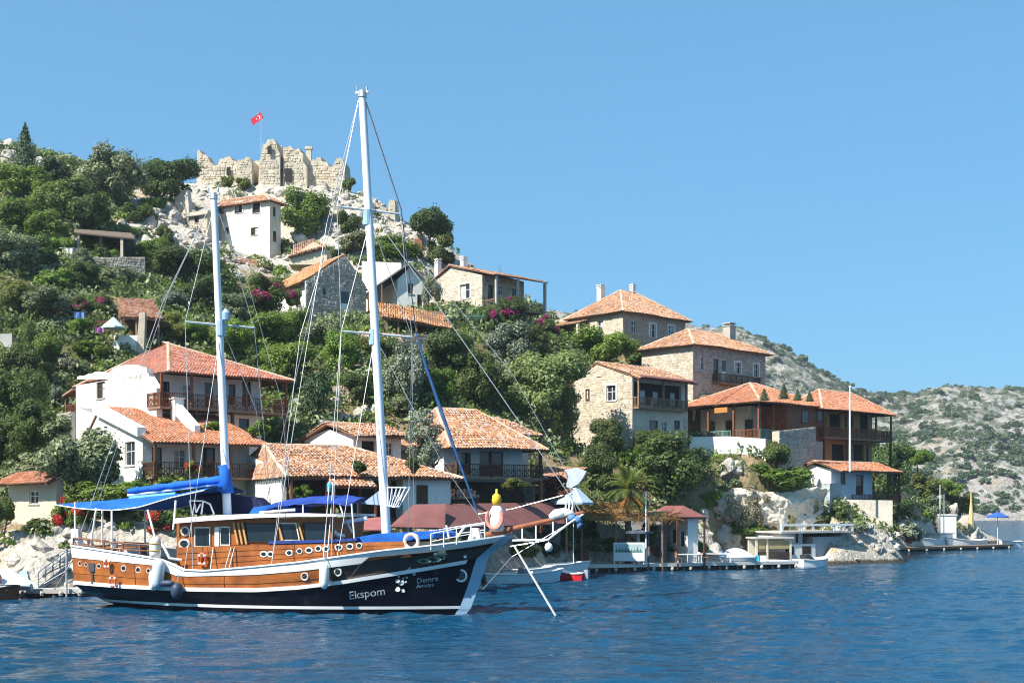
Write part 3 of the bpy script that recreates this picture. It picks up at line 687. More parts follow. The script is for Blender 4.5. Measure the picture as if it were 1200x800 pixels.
# wide weathered roof just behind the boat
h = HS['front']
h.walls({'L': white_plaster, 'R': white_plaster, 'B': white_plaster, 'E': white_plaster},
        [('R', 342, 356, 568, 600, 'ddoor'), ('R', 372, 392, 568, 590, 'dwindow'), ('R', 410, 424, 566, 600, 'ddoor'), ('R', 486, 501, 566, 592, 'ddoor'), ('R', 466, 478, 566, 582, 'wwindow')], gable='x', apex=.9, apos=.72)
zr = h.hit(370, 524, 'R', -h.Lv * .55)[1]; zl = h.h - .05
h.roof('hip', -.15, h.Lu + .7, -1.6, h.Lv + .4, zl - .55, zr, tile_old, rx=(.8, 5.2), mess=1.5)
jag_wall(h.e, h, 'L', [(330, 560), (330, 545), (318, 547), (310, 543), (300, 538), (288, 533), (280, 537), (270, 543), (270, 560)], .35, white_plaster, 'gable_wall')
x0, x1 = h.hit(388, 570, 'R', 2.2)[0], h.hit(440, 570, 'R', 2.2)[0]
mb = MB(); ms = MB(); h.slope(mb, ms, [(x0, -2.6, zl - 1.15), (x1, -2.6, zl - 1.15), (x1, -1.2, zl - .62), (x0, -1.2, zl - .62)], mess=1.5); ro = mb.build('lean_to_roof', roof_under, h.e); ms.build('clay_tiles', tile_old, ro, 'stuff')
for x in (.2, h.Lu * .22, h.Lu * .42, h.Lu * .6): h.post(x, -1.45, -2, zl - .66, wood_red, .07)
for x in (x0 + .1, x1 - .1): h.post(x, -2.5, -2, zl - 1.26, wood_red, .06)
mb = MB(); h.fbox(mb, 'R', h.Lu * .70, h.Lu + .05, .004, 1.0, -3, zl - .62); mb.build('plastered_bay', white_plaster, h.e)
mb = MB(); h.fbox(mb, 'R', .3, h.Lu * .69, .01, .09, -2, zl - .70); mb.build('veranda_shade_panel', M('shade_brown', (.055, .035, .025), .9, (.03, .02, .015), 4), h.e)  # dark panel added over the wall to give the veranda its shade
a, z1 = h.hit(488, 568, 'R', 1.0); b, z0 = h.hit(501, 590, 'R', 1.0); mb = MB(); h.fbox(mb, 'R', a, b, 1.003, 1.05, z0, z1); mb.build('bay_door', wood_dark, h.e)

# weathered house with balcony
h = HS['mid']; zf = h.hit(570, 559, 'R', 1.6)[1]
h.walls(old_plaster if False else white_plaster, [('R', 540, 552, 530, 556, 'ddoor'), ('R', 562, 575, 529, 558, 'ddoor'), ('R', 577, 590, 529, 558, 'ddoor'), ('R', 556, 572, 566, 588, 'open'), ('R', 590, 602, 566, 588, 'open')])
zr = h.hit(530, 481, 'R', -h.Lv * .5)[1]
h.roof('hip', -.6, h.Lu + 1.0, -2.0, h.Lv + .5, h.h - .1, zr, tile_old, rx=(1.6, 3.4), mess=1.4)
h.balcony('R', .1, h.Lu + .7, 1.7, zf, .95, wood_dark, [.15, h.Lu * .45, h.Lu + .6], h.h - .2, fancy=True)
h.post(h.Lu + .6, -1.62, -2, zf - .17, wood_red, .1, 'balcony_post'); h.post(.2, -1.62, -2, zf - .17, wood_dark, .1, 'balcony_post')
x0, y0 = h.Lu + .3, 2.5
mb = MB(); ms = MB(); zz = h.hit(610, 510, 'R', -4)[1]
h.slope(mb, ms, [(h.Lu * .65, 1.8, zz - .1), (h.Lu + 3.2, 1.8, zz - .1), (h.Lu + 2.0, 6.6, zr - .1), (h.Lu * .55, 6.6, zr - .1)], mess=2); ro = mb.build('back_roof', roof_under, h.e); ms.build('clay_tiles', tile_old, ro, 'stuff')
mb = MB(); mb.box(h.Lu + .1, h.Lu + 2.3, 2.6, 6.4, -4, zz - .25); mb.build('back_room', old_plaster, h.e)
h.post(h.Lu + 3.0, 2.0, -3, zz - .25, wood_red, .09)

mb = MB(); h.fbox(mb, 'R', .1, h.Lu, .01, .08, -3, zf - .3); mb.build('lower_shade_panel', M('shade_brown', (.055, .035, .025)), h.e)  # dark sheet added to stand for the shade under the balcony
h = HS['midw']
h.walls(white_plaster, [('R', 452, 460, 518, 534, 'wwindow'), ('R', 424, 440, 516, 538, 'open')], gable='x', apex=.55)
zr = h.hit(400, 497, 'R', -h.Lv * .5)[1]
h.roof('gx', -.35, h.Lu + .8, -.9, h.Lv + .4, h.h - .15, max(zr, h.h + .8), tile_old, mess=2.0)
x, y = 1.2, h.Lv - .8; h.chimney(x, y, h.h - .2, h.h + 1.0, .5)

# rubble stone house
h = HS['stone']
pa, pz = h.hit(404, 299); ap = pa / h.Lu
h.walls({'R': mortar, 'L': white_plaster, 'B': mortar, 'E': mortar}, [('R', 399, 410, 340, 368, 'wdoor'), ('R', 378, 382, 338, 346, 'dwindow'), ('L', 344, 352, 338, 354, 'dwindow')], gable='y', apex=pz - h.h, apos=ap, stone={'R': M('rubble_stone', (.50, .45, .38), .95, (.30, .27, .23), 1.4, .8, 7, .1, island=.34)}, hs=.27)
h.roof('gy', -.55, h.Lu + .15, .12, h.Lv + .3, h.h - .3, pz - .02, M('ochre_clay_tile', (.58, .30, .13), .85, (.48, .25, .12), .6, .3, 20, .2, island=.3, stain=((.46, .34, .2), .6, .58)), mess=1.8, apos=(pa + .55) / (h.Lu + .7))

h = HS['gable']
h.walls(white_plaster, [('R', 478, 484, 332, 344, 'dwindow'), ('R', 489, 495, 345, 360, 'ddoor')], gable='y', apex=1.5)
h.roof('gy', -1.9, h.Lu + .5, -.5, h.Lv + .3, h.h - .5, h.h + 1.75, metal_grey, tiles=False, apos=.56, under=metal_grey, th=.14)
for y in (0, h.Lv * .8): h.post(-1.7, y, -1.5, h.h - .6, wood_mid, .07)
h.chimney(h.Lu * .7, h.Lv * .4, h.h + .7, h.h + 2.1, .4)

h = HS['cream']; zf = 0.4
h.walls(stone_pale if False else M('cream_stonewall', (.60, .50, .36), .9, (.46, .38, .28), 1.0, .6, 6, .1), [('L', 539, 551, 334, 349, 'wwindow_sur'), ('R', 572, 578, 333, 352, 'ddoor'), ('R', 584, 590, 334, 346, 'wwindow'), ('R', 600, 606, 338, 352, 'ddoor')], gable='x', apex=1.6, stone={'L': stone_pale, 'R': stone_grey})
h.roof('gx', -.25, h.Lu + 1.6, -2.2, h.Lv + .3, h.h - .25, h.h + 1.75, tile_orange if False else tile_mat, apos=.6)
for x in (.3, h.Lu * .55, h.Lu + 1.3): h.post(x, -2.0, -3, h.h - .35, M('grey_pillar', (.42, .40, .37), .8), .13, 'pillar')
h.balcony('R', .2, h.Lu + 1.2, 1.9, .3, .8, wood_mid, gap=.22)
h.chimney(1.2, h.Lv * .45, h.h + .9, h.h + 2.4, .55); h.chimney(.4, h.Lv * .8, h.h + .4, h.h + 2.5, .55)

mb = MB(); q = Vector((h.Lu + .9, h.Lv * .5, h.h + .8)); mb.tube(q, q + Vector((0, 0, 2.0)), .03, n=5)
for k in range(4): mb.tube(q + Vector((-.35 + .03 * k, 0, 1.1 + .25 * k)), q + Vector((.35 - .03 * k, 0, 1.1 + .25 * k)), .018, n=4)
mb.build('aerial', steel, h.e)
h = HS['top']
h.walls({'L': M('cream_stonewall', (.6, .5, .36)), 'R': pink_plaster, 'B': mortar, 'E': mortar}, [('R', 740, 746, 375, 391, 'wwindow'), ('R', 761, 768, 379, 396, 'wwindow_sur'), ('R', 783, 790, 381, 392, 'wwindow_sur'), ('L', 700, 707, 376, 390, 'wwindow')], stone={'L': stone_pale, 'R': M('stone_pink', (.47, .35, .28), .9, (.36, .27, .22), 1.2, .5, 9, .12, island=.16)})
zr = h.hit(722, 340, 'R', -h.Lv * .5)[1]
h.roof('hip', -.6, h.Lu + .6, -.6, h.Lv + .5, h.h - .05, zr, tile_mat)
y = h.Lv * .98; mb = MB(); ms = MB(); zz = h.hit(655, 372, 'L', 1)[1]
h.slope(mb, ms, [(-1.8, h.Lv + 2.2, h.h - .9), (-1.8, h.Lv * .62, h.h - .9), (1.0, h.Lv * .62, h.h - .06), (1.0, h.Lv + 2.2, h.h - .06)]); ro = mb.build('porch_roof', roof_under, h.e); ms.build('clay_tiles', tile_mat, ro, 'stuff')
h.post(-1.6, h.Lv * .66, -2, h.h - 1, old_plaster, .16, 'pillar'); h.post(-1.6, h.Lv + 2, -2, h.h - 1, wood_red, .1)
mb = MB(); mb.box(.3, h.Lu * .8, h.Lv + .02, h.Lv + 3.0, -3, h.h + .3); mb.build('rear_room', mortar, h.e)
h.chimney(h.Lu * .32, h.Lv * .8, zr - 1.4, zr + .55, .7); h.chimney(h.Lu * .62, h.Lv * .55, zr - .6, zr + .75, .5)

h = HS['second']; zf = h.hit(858, 449, 'R', .9)[1]
h.walls({'L': mortar, 'R': mortar, 'B': mortar, 'E': mortar}, [('R', 819, 825, 417, 434, 'wwindow'), ('R', 836, 842, 420, 446, 'ddoor'), ('R', 846, 852, 421, 446, 'wdoor'), ('R', 861, 868, 424, 438, 'wwindow_sur'), ('R', 883, 889, 426, 442, 'wwindow_sur')], stone={'L': stone_warm, 'R': stone_grey})
zr = h.hit(806, 386, 'R', -h.Lv * .5)[1]
h.roof('hip', -.6, h.Lu + .7, -.6, h.Lv + .6, h.h - .02, zr, tile_mat)
h.balcony('R', h.hit(835, 445)[0], h.hit(884, 445)[0], .9, zf, .9, wood_dark)
h.chimney(h.Lu * .74, h.Lv * .35, h.h + .2, zr + .75, 1.0, stone_grey)

h = HS['gabled']; zf = h.hit(770, 479, 'R', .1)[1]; H2 = h.h
h.walls({'L': M('cream_stonewall', (.6, .5, .36)), 'R': old_plaster, 'B': mortar, 'E': mortar}, [('L', 711, 722, 452, 469, 'wwindow_sur'), ('L', 686, 691, 456, 470, 'dwindow'), ('L', 700, 704, 436, 440, 'dwindow'), ('R', 743, 798, 447, 478, 'open'), ('R', 761, 771, 492, 522, 'ddoor'), ('R', 790, 797, 492, 504, 'dwindow'), ('R', 776, 782, 494, 506, 'wwindow')], gable='x', apex=1.55, apos=.56, stone={'L': stone_warm})
h.roof('gx', -.1, h.Lu + .3, -1.0, h.Lv + .25, h.h - .22, h.h + 1.66, tile_mat, mess=1.4, apos=(.56 * h.Lv + 1.0) / (h.Lv + 1.25))
a0, a1 = h.hit(743, 470)[0], h.hit(798, 470)[0]
h.balcony('R', a0 - .2, a1 + .1, .75, zf, .9, wood_mid, [a0 - .1, (a0 + a1) / 2, a1], h.h - .25)
for x0, x1, kind in ((747, 756, wood_mid), (764, 771, wood_dark), (785, 791, wood_mid)):
    a, _ = h.hit(x0, 470, 'R', -.2); b, _ = h.hit(x1, 470, 'R', -.2); mb = MB(); h.fbox(mb, 'R', a, b, -.24, -.2, zf, zf + 1.7); d = mb.build('balcony_door', kind, h.e); mb = MB(); h.fbox(mb, 'R', a + .1, b - .1, -.195, -.185, zf + .5, zf + 1.6); mb.build('pane', M('pale_curtain', (.42, .47, .5), .4), d)
mb = MB(); z = h.hit(780, 443, 'R', 1.4)[1]; mb.prism([(a0 - .4, -1.6, z - .15), (a1 + .6, -1.6, z - .15), (a1 + .6, -.95, z + .1), (a0 - .4, -.95, z + .1)], [(a0 - .4, -1.6, z - .1), (a1 + .6, -1.6, z - .1), (a1 + .6, -.95, z + .15), (a0 - .4, -.95, z + .15)]); mb.build('canopy', metal_red, h.e)

# veranda house: deep shade under a hipped roof on posts
h = HS['veranda']; zfl = 0.0
zr = h.hit(868, 449, 'R', -h.Lv * .55)[1]
h.roof('hip', -.5, h.Lu + .6, -.5, h.Lv + .6, h.h, zr, tile_orange, mess=.8)
mb = MB(); mb.box(.02, h.Lu - .02, .02, h.Lv, -3.2, .02); mb.build('terrace_floor', concrete, h.e)
mb = MB(); mb.box(2.8, h.Lu - .1, 3.2, h.Lv - .02, .024, h.h - .02); wi = mb.build('wall', old_plaster, h.e)
mb = MB(); h.fbox(mb, 'R', h.Lu * .42, h.Lu, -3.1, .0, .024, h.h - .03); mb.build('timber_room', wood_red, h.e)
for x0, x1, y0, y1 in ((939, 947, 480, 496), (957, 963, 478, 494)):
    a, z1 = h.hit(x0, y0); b, z0 = h.hit(x1, y1); mb = MB(); h.fbox(mb, 'R', a, b, .003, .05, z0, z1); fr = mb.build('window', wood_dark, h.e); mb = MB(); h.fbox(mb, 'R', a + .08, b - .08, .052, .058, z0 + .08, z1 - .08); mb.build('pane', glass_dark, fr)
for y0 in (.35, .6, .85):
    mb = MB(); mb.box(2.72, 2.79, h.Lv * y0 - .5, h.Lv * y0 + .5, .05, 2.1); d = mb.build('door', wood_dark, h.e); mb = MB(); mb.box(2.705, 2.715, h.Lv * y0 - .4, h.Lv * y0 + .4, .9, 2.0); mb.build('pane', glass_dark, d)
for a in (.15, h.Lv * .33, h.Lv * .66, h.Lv - .1): h.post(.1, a, .02, h.h - .12, wood_red, .1)
for a in (h.Lu * .22, h.Lu * .42): h.post(a, .1, .02, h.h - .12, wood_red, .09)
h.balcony('L', h.Lv * .02, h.Lv * .33, .05, .02, .85, wood_red, sides=False, floor=False)
h.balcony('L', h.Lv * .36, h.Lv * 1.0, .05, .02, .85, M('green_railing', (.16, .30, .27), .6), sides=False, floor=False, name='green_railing')
h.balcony('R', .1, h.Lu * .42, .0, .02, .85, M('green_railing', (.16, .30, .27)), sides=False, floor=False, name='green_railing')
mb = MB(); a, z = h.hit(838, 484, 'L', .2); b, z2 = h.hit(853, 478, 'L', .2); mb.box(-.3, -.24, min(a, b), max(a, b), z, z2 + .1); mb.build('awning_roll', wood_orange, h.e)

h = HS['wing']; zf = h.hit(990, 513, 'R', 1.0)[1]
h.walls({'L': wood_orange, 'R': wood_orange, 'B': wood_dark, 'E': wood_dark}, [('R', 960, 968, 486, 505, 'dwindow'), ('R', 972, 985, 484, 512, 'open'), ('R', 990, 1000, 486, 512, 'ddoor'), ('R', 1008, 1018, 484, 508, 'open'), ('R', 975, 990, 520, 540, 'open'), ('R', 1000, 1012, 520, 540, 'open')])
zr = h.hit(960, 458, 'R', -h.Lv * .5)[1]
h.roof('hip', -.6, h.Lu + 2.2, -1.6, h.Lv + .4, h.h, zr, tile_orange, rx=4.0, mess=.9)
h.balcony('R', .2, h.Lu + 1.8, 1.3, zf, 1.0, wood_red, [.3, h.Lu * .4, h.Lu * .75, h.Lu + 1.75], h.h - .15, fancy=True)
h.balcony('E', -1.3, 3.0, 1.8, zf, 1.0, wood_red, [.6, 2.9], h.h - .15, fancy=True, name='end_railing', sides=False)
for x in (.3, h.Lu * .4, h.Lu * .75, h.Lu + 1.7): h.post(x, -1.2, -2.5, zf - .17, wood_dark, .1, 'gallery_post')
h.post(h.Lu + 1.7, 2.8, -2.5, zf - .17, wood_dark, .1, 'gallery_post')
h.post(h.hit(956, 520)[0], -.35, -1, h.h - .1, stone_grey, .3, 'stone_pier')

h = HS['low']
h.walls({'L': white_plaster, 'R': M('shaded_white_plaster', (.62, .66, .70), .9, (.52, .56, .62), .8, .3, 6, .15), 'B': white_plaster, 'E': white_plaster}, [('R', 985, 991, 553, 567, 'dwindow'), ('R', 1003, 1012, 556, 580, 'ddoor'), ('L', 950, 954, 556, 566, 'wwindow')], gable='x', apex=.45)  # seaward face: white plaster tinted bluish to paint in its shade
h.roof('gx', -.4, h.Lu + 3.2, -1.5, h.Lv + .3, h.h - .25, h.h + .75, tile_orange, mess=1.2)
for x in (h.Lu + .9, h.Lu + 2.8): h.post(x, -1.3, -.8, h.h - .35, wood_dark, .09)
h.balcony('R', h.Lu * .5, h.Lu + 2.9, 1.4, .1, .8, wood_red)

h = HS['castle']
h.walls({'L': M('whitewashed_stone', (.76, .71, .62), .9, (.60, .54, .45), .7, .6, 7, .1, stain=((.50, .43, .34), .5, .56)), 'R': old_plaster, 'B': mortar, 'E': mortar}, [('L', 275, 284, 238, 249, 'dwindow_sur'), ('L', 296, 305, 238, 249, 'dwindow_sur'), ('L', 254, 262, 239, 250, 'dwindow'), ('L', 294, 302, 267, 275, 'dwindow'), ('L', 263, 268, 267, 273, 'dwindow'), ('R', 320, 323, 242, 254, 'dwindow'), ('R', 320, 324, 270, 284, 'ddoor')])
h.roof('hip', -.5, h.Lu + .5, -.5, h.Lv + .5, h.h, h.h + 1.25, tile_mat, rx=2.2)
h = HS['annex']
h.walls(mortar, [('L', 228, 233, 254, 261, 'dwindow')], stone={'L': stone_pale})
h.roof('shedL', -.4, h.Lu + .4, -.2, h.Lv + .2, h.h - .6, h.h + 1.2, metal_grey, tiles=False, under=metal_grey)
jag_wall(h.e, h, 'L', [(223, 290), (222, 262), (204, 262), (205, 232), (212, 225), (219, 222), (221, 240), (221, 290)], .7, stone_pale, 'ruined_wall')

h = HS['cottage']
h.walls(cream_plaster, [('L', 34, 45, 575, 590, 'wwindow')])
zz = h.h
mb = MB(); ms = MB(); h.slope(mb, ms, [(-.9, h.Lv + .3, zz - .25), (-.9, -.2, zz - .25), (-.01, -.2, zz + .15), (-.01, h.Lv + .3, zz + .15)]); ro = mb.build('canopy', roof_under, h.e); ms.build('clay_tiles', tile_orange, ro, 'stuff')
h.roof('shedL', -.2, h.Lu + .2, -.2, h.Lv + .2, zz + .1, zz + .5, tile_orange, under=cream_plaster)

h = HS['rest']
h.walls(white_plaster, [('L', 787, 794, 620, 636, 'dwindow'), ('L', 797, 802, 622, 640, 'ddoor')])
h.roof('hip', -1.4, h.Lu + .5, -.6, h.Lv + 2.0, h.h - .1, h.h + .85, metal_red, tiles=False, under=metal_red, th=.14)
h.post(h.Lu + .35, -.45, -1, h.h - .2, wood_dark, .07); h.post(-1.2, -.45, -1, h.h - .2, wood_dark, .07)

# ---------------------------------------------------------------- lesser buildings, canopies and walls
def slab_wall(name, label, pts, top, thick=.5, mat=None, cat='wall', fd=4, stone=None, group=None):
    """free-standing wall through (px, base y, depth) points with top y per point"""
    P0 = at(*pts[0]); e = empty(name, P0, 0, label, cat, group); 
    for i in range(len(pts) - 1):
        a, b = at(*pts[i]) - P0, at(*pts[i + 1]) - P0
        za, zb = zpx(top[i], pts[i][2]) - P0.z, zpx(top[i + 1], pts[i + 1][2]) - P0.z
        d = Vector((b.x - a.x, b.y - a.y, 0)); d.normalize(); nrm = Vector((d.y, -d.x, 0))
        if nrm.y > 0: nrm = -nrm
        mb = MB(); a0, b0 = Vector((a.x, a.y, a.z - fd)), Vector((b.x, b.y, b.z - fd)); a1, b1 = Vector((a.x, a.y, za)), Vector((b.x, b.y, zb)); bk = -nrm * thick
        mb.prism([a0, b0, b0 + bk, a0 + bk], [a1, b1, b1 + bk, a1 + bk]); wo = mb.build('wall_face', mat or mortar, e)
        if stone:
            L = Vector((b.x - a.x, b.y - a.y, 0)).length; ms = MB(); z = min(a.z, b.z) - 1.0
            while z < max(za, zb):
                hh = random.uniform(.17, .30); x = random.uniform(-.3, 0)
                while x < L:
                    ww = random.uniform(.18, .5); x0, x1 = max(x, 0), min(x + ww, L); x += ww
                    if x1 - x0 < .12 or z + hh > za + (zb - za) * (x0 + x1) / 2 / L + .1: continue
                    o = Vector((a.x, a.y, 0)); pr = random.uniform(.01, .07); j = lambda: random.uniform(-.05, .05)
                    q = [o + d * (x0 + .03 + j()) + Vector((0, 0, z + .03 + j())), o + d * (x1 - .03 + j()) + Vector((0, 0, z + .03 + j())), o + d * (x1 - .03 + j()) + Vector((0, 0, z + hh - .03 + j())), o + d * (x0 + .03 + j()) + Vector((0, 0, z + hh - .03 + j()))]
                    c = sum(q, Vector()) / 4
                    ms.add([p + nrm * .004 for p in q] + [c + (p - c) * .78 + nrm * pr for p in q], [(4, 5, 6, 7)] + [(k, (k + 1) % 4, 4 + (k + 1) % 4, 4 + k) for k in range(4)])
                z += hh
            if ms.f: ms.build('stonework', stone, wo, 'stuff')
    return e
slab_wall('retaining_wall', 'smooth white retaining wall below the open veranda house', [(808, 556, 123.2), (853, 562, 122.6), (897, 560, 121.6)], [512, 511, 514], .6, white_plaster)
P0 = at(838, 650, 119); q1 = at(972, 650, 121.5); e = empty('retaining_wall', P0, 0, 'tall pale rock faced retaining wall behind the bare tamarisk trees', 'wall')
nx, nz = 110, 60; tx, tz = np.meshgrid(np.linspace(0, 1, nx), np.linspace(0, 1, nz)); top_ = zpx(574, 119) - P0.z
wx_ = (q1.x - P0.x) * tx; wy_ = (q1.y - P0.y) * tx; wz_ = -1.5 + (top_ + 1.5 + .25 * np.sin(tx * 9) + .2 * fbm(tx * 40, tx * 0, 5, .7, 3)) * tz
rel = fbm(wx_ + 3, wz_ * 1.3, 91, .45, 6, .55) * 1.1 + (.3 - np.abs(fbm(wx_, wz_, 97, .8, 4, .6))) * .5
vv = np.stack([wx_, wy_ - rel * np.clip((1.02 - tz) * 12, .2, 1), wz_], -1).reshape(-1, 3); vt = np.stack([wx_[-1], wy_[-1] + 2.5, wz_[-1]], -1)
qd = grid_quads(nz, nx); n0 = len(vv); last = np.arange((nz - 1) * nx, nz * nx); qt = np.stack([last[:-1], last[1:], np.arange(n0 + 1, n0 + nx), np.arange(n0, n0 + nx - 1)], -1)
o = link('rock_face', np_mesh('rock_face', np.r_[vv, vt], np.r_[qd, qt], M('limewashed_rock', (.66, .60, .50), .95, (.50, .44, .36), .5, .9, 2.5, .1, stain=((.36, .28, .2), .6, .62))), e)
slab_wall('retaining_wall', 'shaded grey end wall right of the pale rock faced wall', [(972.5, 650, 121.6), (986, 640, 125)], [566, 566], .8, M('shaded_render', (.40, .42, .42), .9, (.30, .32, .32), .6, .5, 3))  # shade of this side face is put into the grey colour
slab_wall('terrace_wall', 'cream terrace wall with damp streaks below the flowered porch', [(986, 606, 124.3), (1046, 606, 123.2)], [585, 586], .6, old_plaster)
slab_wall('terrace_wall', 'rubble stone terrace wall beside timber house left of the orange panel', [(913, 545, 124), (956, 540, 128.5)], [505, 500], .8, mortar, stone=stone_grey)
slab_wall('terrace_wall', 'long low pink terrace wall under the ochre tiled shelter', [(405, 400, 123), (470, 408, 120), (556, 405, 124)], [386, 392, 392], .5, pink_plaster, stone=M('stone_pink', (.47, .35, .28)))
slab_wall('terrace_wall', 'rough dry stone wall at the left corner of low orange roofed house', [(40, 520, 86), (84, 520, 86)], [488, 482], .7, mortar, stone=stone_grey)
slab_wall('terrace_wall', 'grey concrete wall half hidden among dark trees at the edge', [(-30, 415, 108), (14, 412, 108)], [391, 391], .4, concrete)
slab_wall('terrace_wall', 'tan stone terrace wall under the flat roofed dark pergola', [(60, 320, 133), (170, 315, 137)], [302, 301], .6, mortar, stone=stone_warm)
slab_wall('terrace_wall', 'pale stone garden wall by pink flowering pots above the cypress', [(385, 480, 106), (412, 480, 106)], [453, 453], .5, mortar, stone=M('stone_pink', (.47, .35, .28)))

def canopy(name, label, corners, mat, posts=(), th=.12, tiles=None, cat='canopy', post_mat=None, drop=None, pr=.08):
    """corners: four (px, py, depth), eave edge first"""
    P0 = at(*corners[0]); e = empty(name, P0, 0, label, cat); q = [at(*c) - P0 for c in corners]
    hh = House.__new__(House); hh.e = e
    mb, ms = MB(), MB()
    if tiles: hh.slope(mb, ms, q, th, mess=1.8)
    else:
        n = (q[1] - q[0]).cross(q[3] - q[0]).normalized(); n = n if n.z > 0 else -n
        mb.prism([p - n * th for p in q], q)
    ro = mb.build('roof', mat if not tiles else roof_under, e)
    if tiles: ms.build('clay_tiles', tiles, ro, 'stuff')
    for px, py, d in posts:
        p = at(px, py, d) - P0; g = zt(*(at(px, py, d).xy)) - P0.z - .5
        mb = MB(); mb.box(p.x - pr, p.x + pr, p.y - pr, p.y + pr, min(g, p.z - 2.2), p.z); mb.build('post', post_mat or wood_mid, e)
    return e
canopy('tiled_shelter', 'open shelter with ochre tile roof on pale posts right of the tall mast', [(447, 372, 123), (530, 385, 124), (520, 366, 129), (442, 356, 128)], roof_under, [(453, 373, 123.3), (467, 375, 123.6), (488, 379, 123.8), (526, 385, 124.3)], tiles=M('ochre_clay_tile', (.58, .28, .11)))
canopy('green_canopy', 'flat dark green terrace canopy below the cream stone house', [(498, 371, 130.5), (584, 371, 130.5), (590, 364, 135), (505, 365, 135)], green_sheet, [(503, 372, 131), (558, 372, 131), (578, 371, 131)], th=.3)
canopy('pergola', 'flat roofed dark stone pergola on the left slope under a big dark tree', [(86, 272, 138), (158, 279, 138), (154, 273, 143), (88, 268, 143)], M('dark_slab', (.16, .12, .09), .9), [(92, 273, 138.3), (143, 278, 138.3), (118, 275, 140)], th=.16, post_mat=mortar, pr=.14)
P0 = at(86, 300, 143); e = empty('garden_room', P0, 0, 'dark stone garden room in shade at the back of flat roofed pergola', 'outbuilding')
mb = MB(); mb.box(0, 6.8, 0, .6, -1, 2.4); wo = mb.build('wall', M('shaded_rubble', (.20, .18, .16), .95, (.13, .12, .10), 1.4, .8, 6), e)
for x in (1.2, 4.0): mb = MB(); mb.lathe((x + .6, -.02, .9), [(0, -.01), (.75, -.01), (.75, .0)], 16, Matrix.Rotation(R(90), 3, 'X')); mb.build('dark_opening', dark_room, e)
canopy('ruined_cottage', 'crumbling tile roofed cottage with pale chimney among trees and bougainvillea', [(140, 372, 113), (192, 375, 113), (180, 352, 119), (136, 350, 119)], roof_under, [(142, 373, 113.3), (160, 374, 113.3), (186, 375, 113.3)], tiles=tile_old, cat='cottage', post_mat=wood_mid)
e = [o for o in COL.objects if o.name.startswith('ruined_cottage')][0]
p = at(112, 400, 114.5) - at(140, 372, 113); mb = MB(); mb.box(p.x, p.x + 5.6, p.y, p.y + .5, p.z - 2, p.z + 1.9); mb.build('wall', wood_dark, e)
p = at(157, 410, 112) - at(140, 372, 113); mb = MB(); mb.prism([(p.x, p.y, p.z - 2), (p.x + .8, p.y, p.z - 2), (p.x + .8, p.y + .8, p.z - 2), (p.x, p.y + .8, p.z - 2)], [(p.x + .45, p.y + .1, p.z + 3.3), (p.x + .95, p.y + .1, p.z + 3.3), (p.x + .95, p.y + .6, p.z + 3.3), (p.x + .45, p.y + .6, p.z + 3.3)]); mb.build('chimney', mortar, e)
mb = MB(); mb.box(p.x - 1.8, p.x + .3, p.y + .1, p.y + .7, p.z - 2, p.z + 1.3); mb.build('white_wall', white_plaster, e)
canopy('tiled_shelter', 'tiny orange tile roof strip just under the castle house', [(273, 308, 152), (326, 316, 152), (324, 310, 154), (272, 302, 154)], roof_under, tiles=tile_mat)
slab_wall('garden_wall', 'short white wall beneath the tiny orange roof strip', [(285, 325, 152.6), (325, 326, 152.6)], [306, 313], .4, white_plaster)
canopy('stone_shed', 'small cream gabled shed with orange tiles behind the rubble stone house', [(382, 290, 146), (338, 302, 146), (346, 292, 150), (368, 281, 150)], roof_under, tiles=tile_mat, cat='shed')
e = [o for o in COL.objects if o.name.startswith('stone_shed')][0]; P0 = at(382, 290, 146)
q = [at(x, y, 146.3) - P0 for x, y in ((338, 310), (383, 310), (383, 291), (367, 283), (340, 303))]; mb = MB(); mb.prism([p + Vector((0, 4, 0)) for p in q], q); mb.build('wall', cream_plaster, e)
slab_wall('garden_wall', 'white flat topped wall between the tall mast and grey gabled house', [(424, 335, 141), (470, 330, 141)], [306, 308], 1.0, white_plaster)
canopy('awning', 'long burgundy awning section nearest the bow in front of the balcony house', [(523, 618, 77), (662, 613, 94), (658, 588, 99), (523, 590, 82)], metal_red, [(530, 618, 77.8), (560, 617, 81.4)], th=.08)
canopy('awning', 'burgundy awning section crossed by the tall mast foot', [(456, 617, 75.4), (521, 618, 76.5), (522, 590, 79.6), (484, 591, 79.4)], metal_red, [(470, 620, 75.2), (516, 619, 76.4)], th=.08)
canopy('awning', 'lowest faded burgundy awning left of the tall mast', [(398, 620, 75), (450, 620, 75), (452, 605, 78.5), (412, 608, 78.5)], M('faded_canvas', (.33, .12, .11), .8, (.26, .09, .09), .9), [(405, 620, 75.2), (446, 620, 75.2)], th=.08)
canopy('tiled_shelter', 'weathered tile porch roof beside the balcony house and pale parasol', [(622, 566, 97), (668, 563, 98), (688, 547, 103), (640, 549, 103)], roof_under, [(626, 566, 97.4), (664, 563, 98.3)], tiles=tile_old)
canopy('tiled_shelter', 'little faded tile roof peeping above the burgundy awning', [(522, 588, 90), (562, 586, 90), (555, 579, 92), (526, 576, 92)], roof_under, [(526, 588, 90.2), (558, 586, 90.2)], tiles=tile_old)
canopy('reed_pergola', 'quayside pergola with dry reed fringe beneath the palm', [(676, 606, 103), (782, 607, 104.5), (780, 598, 108), (686, 597, 107)], M('dry_reed', (.34, .22, .10), .95, (.24, .15, .07), 3, .8, 12), [(722, 607, 103.4), (760, 607, 104), (682, 606, 103.3), (776, 607, 104.5)], th=.25, pr=.07)
P0 = at(690, 652, 108.5); e = empty('quay_room', P0, 0, 'shaded white back wall with doors under the reed pergola', 'outbuilding')
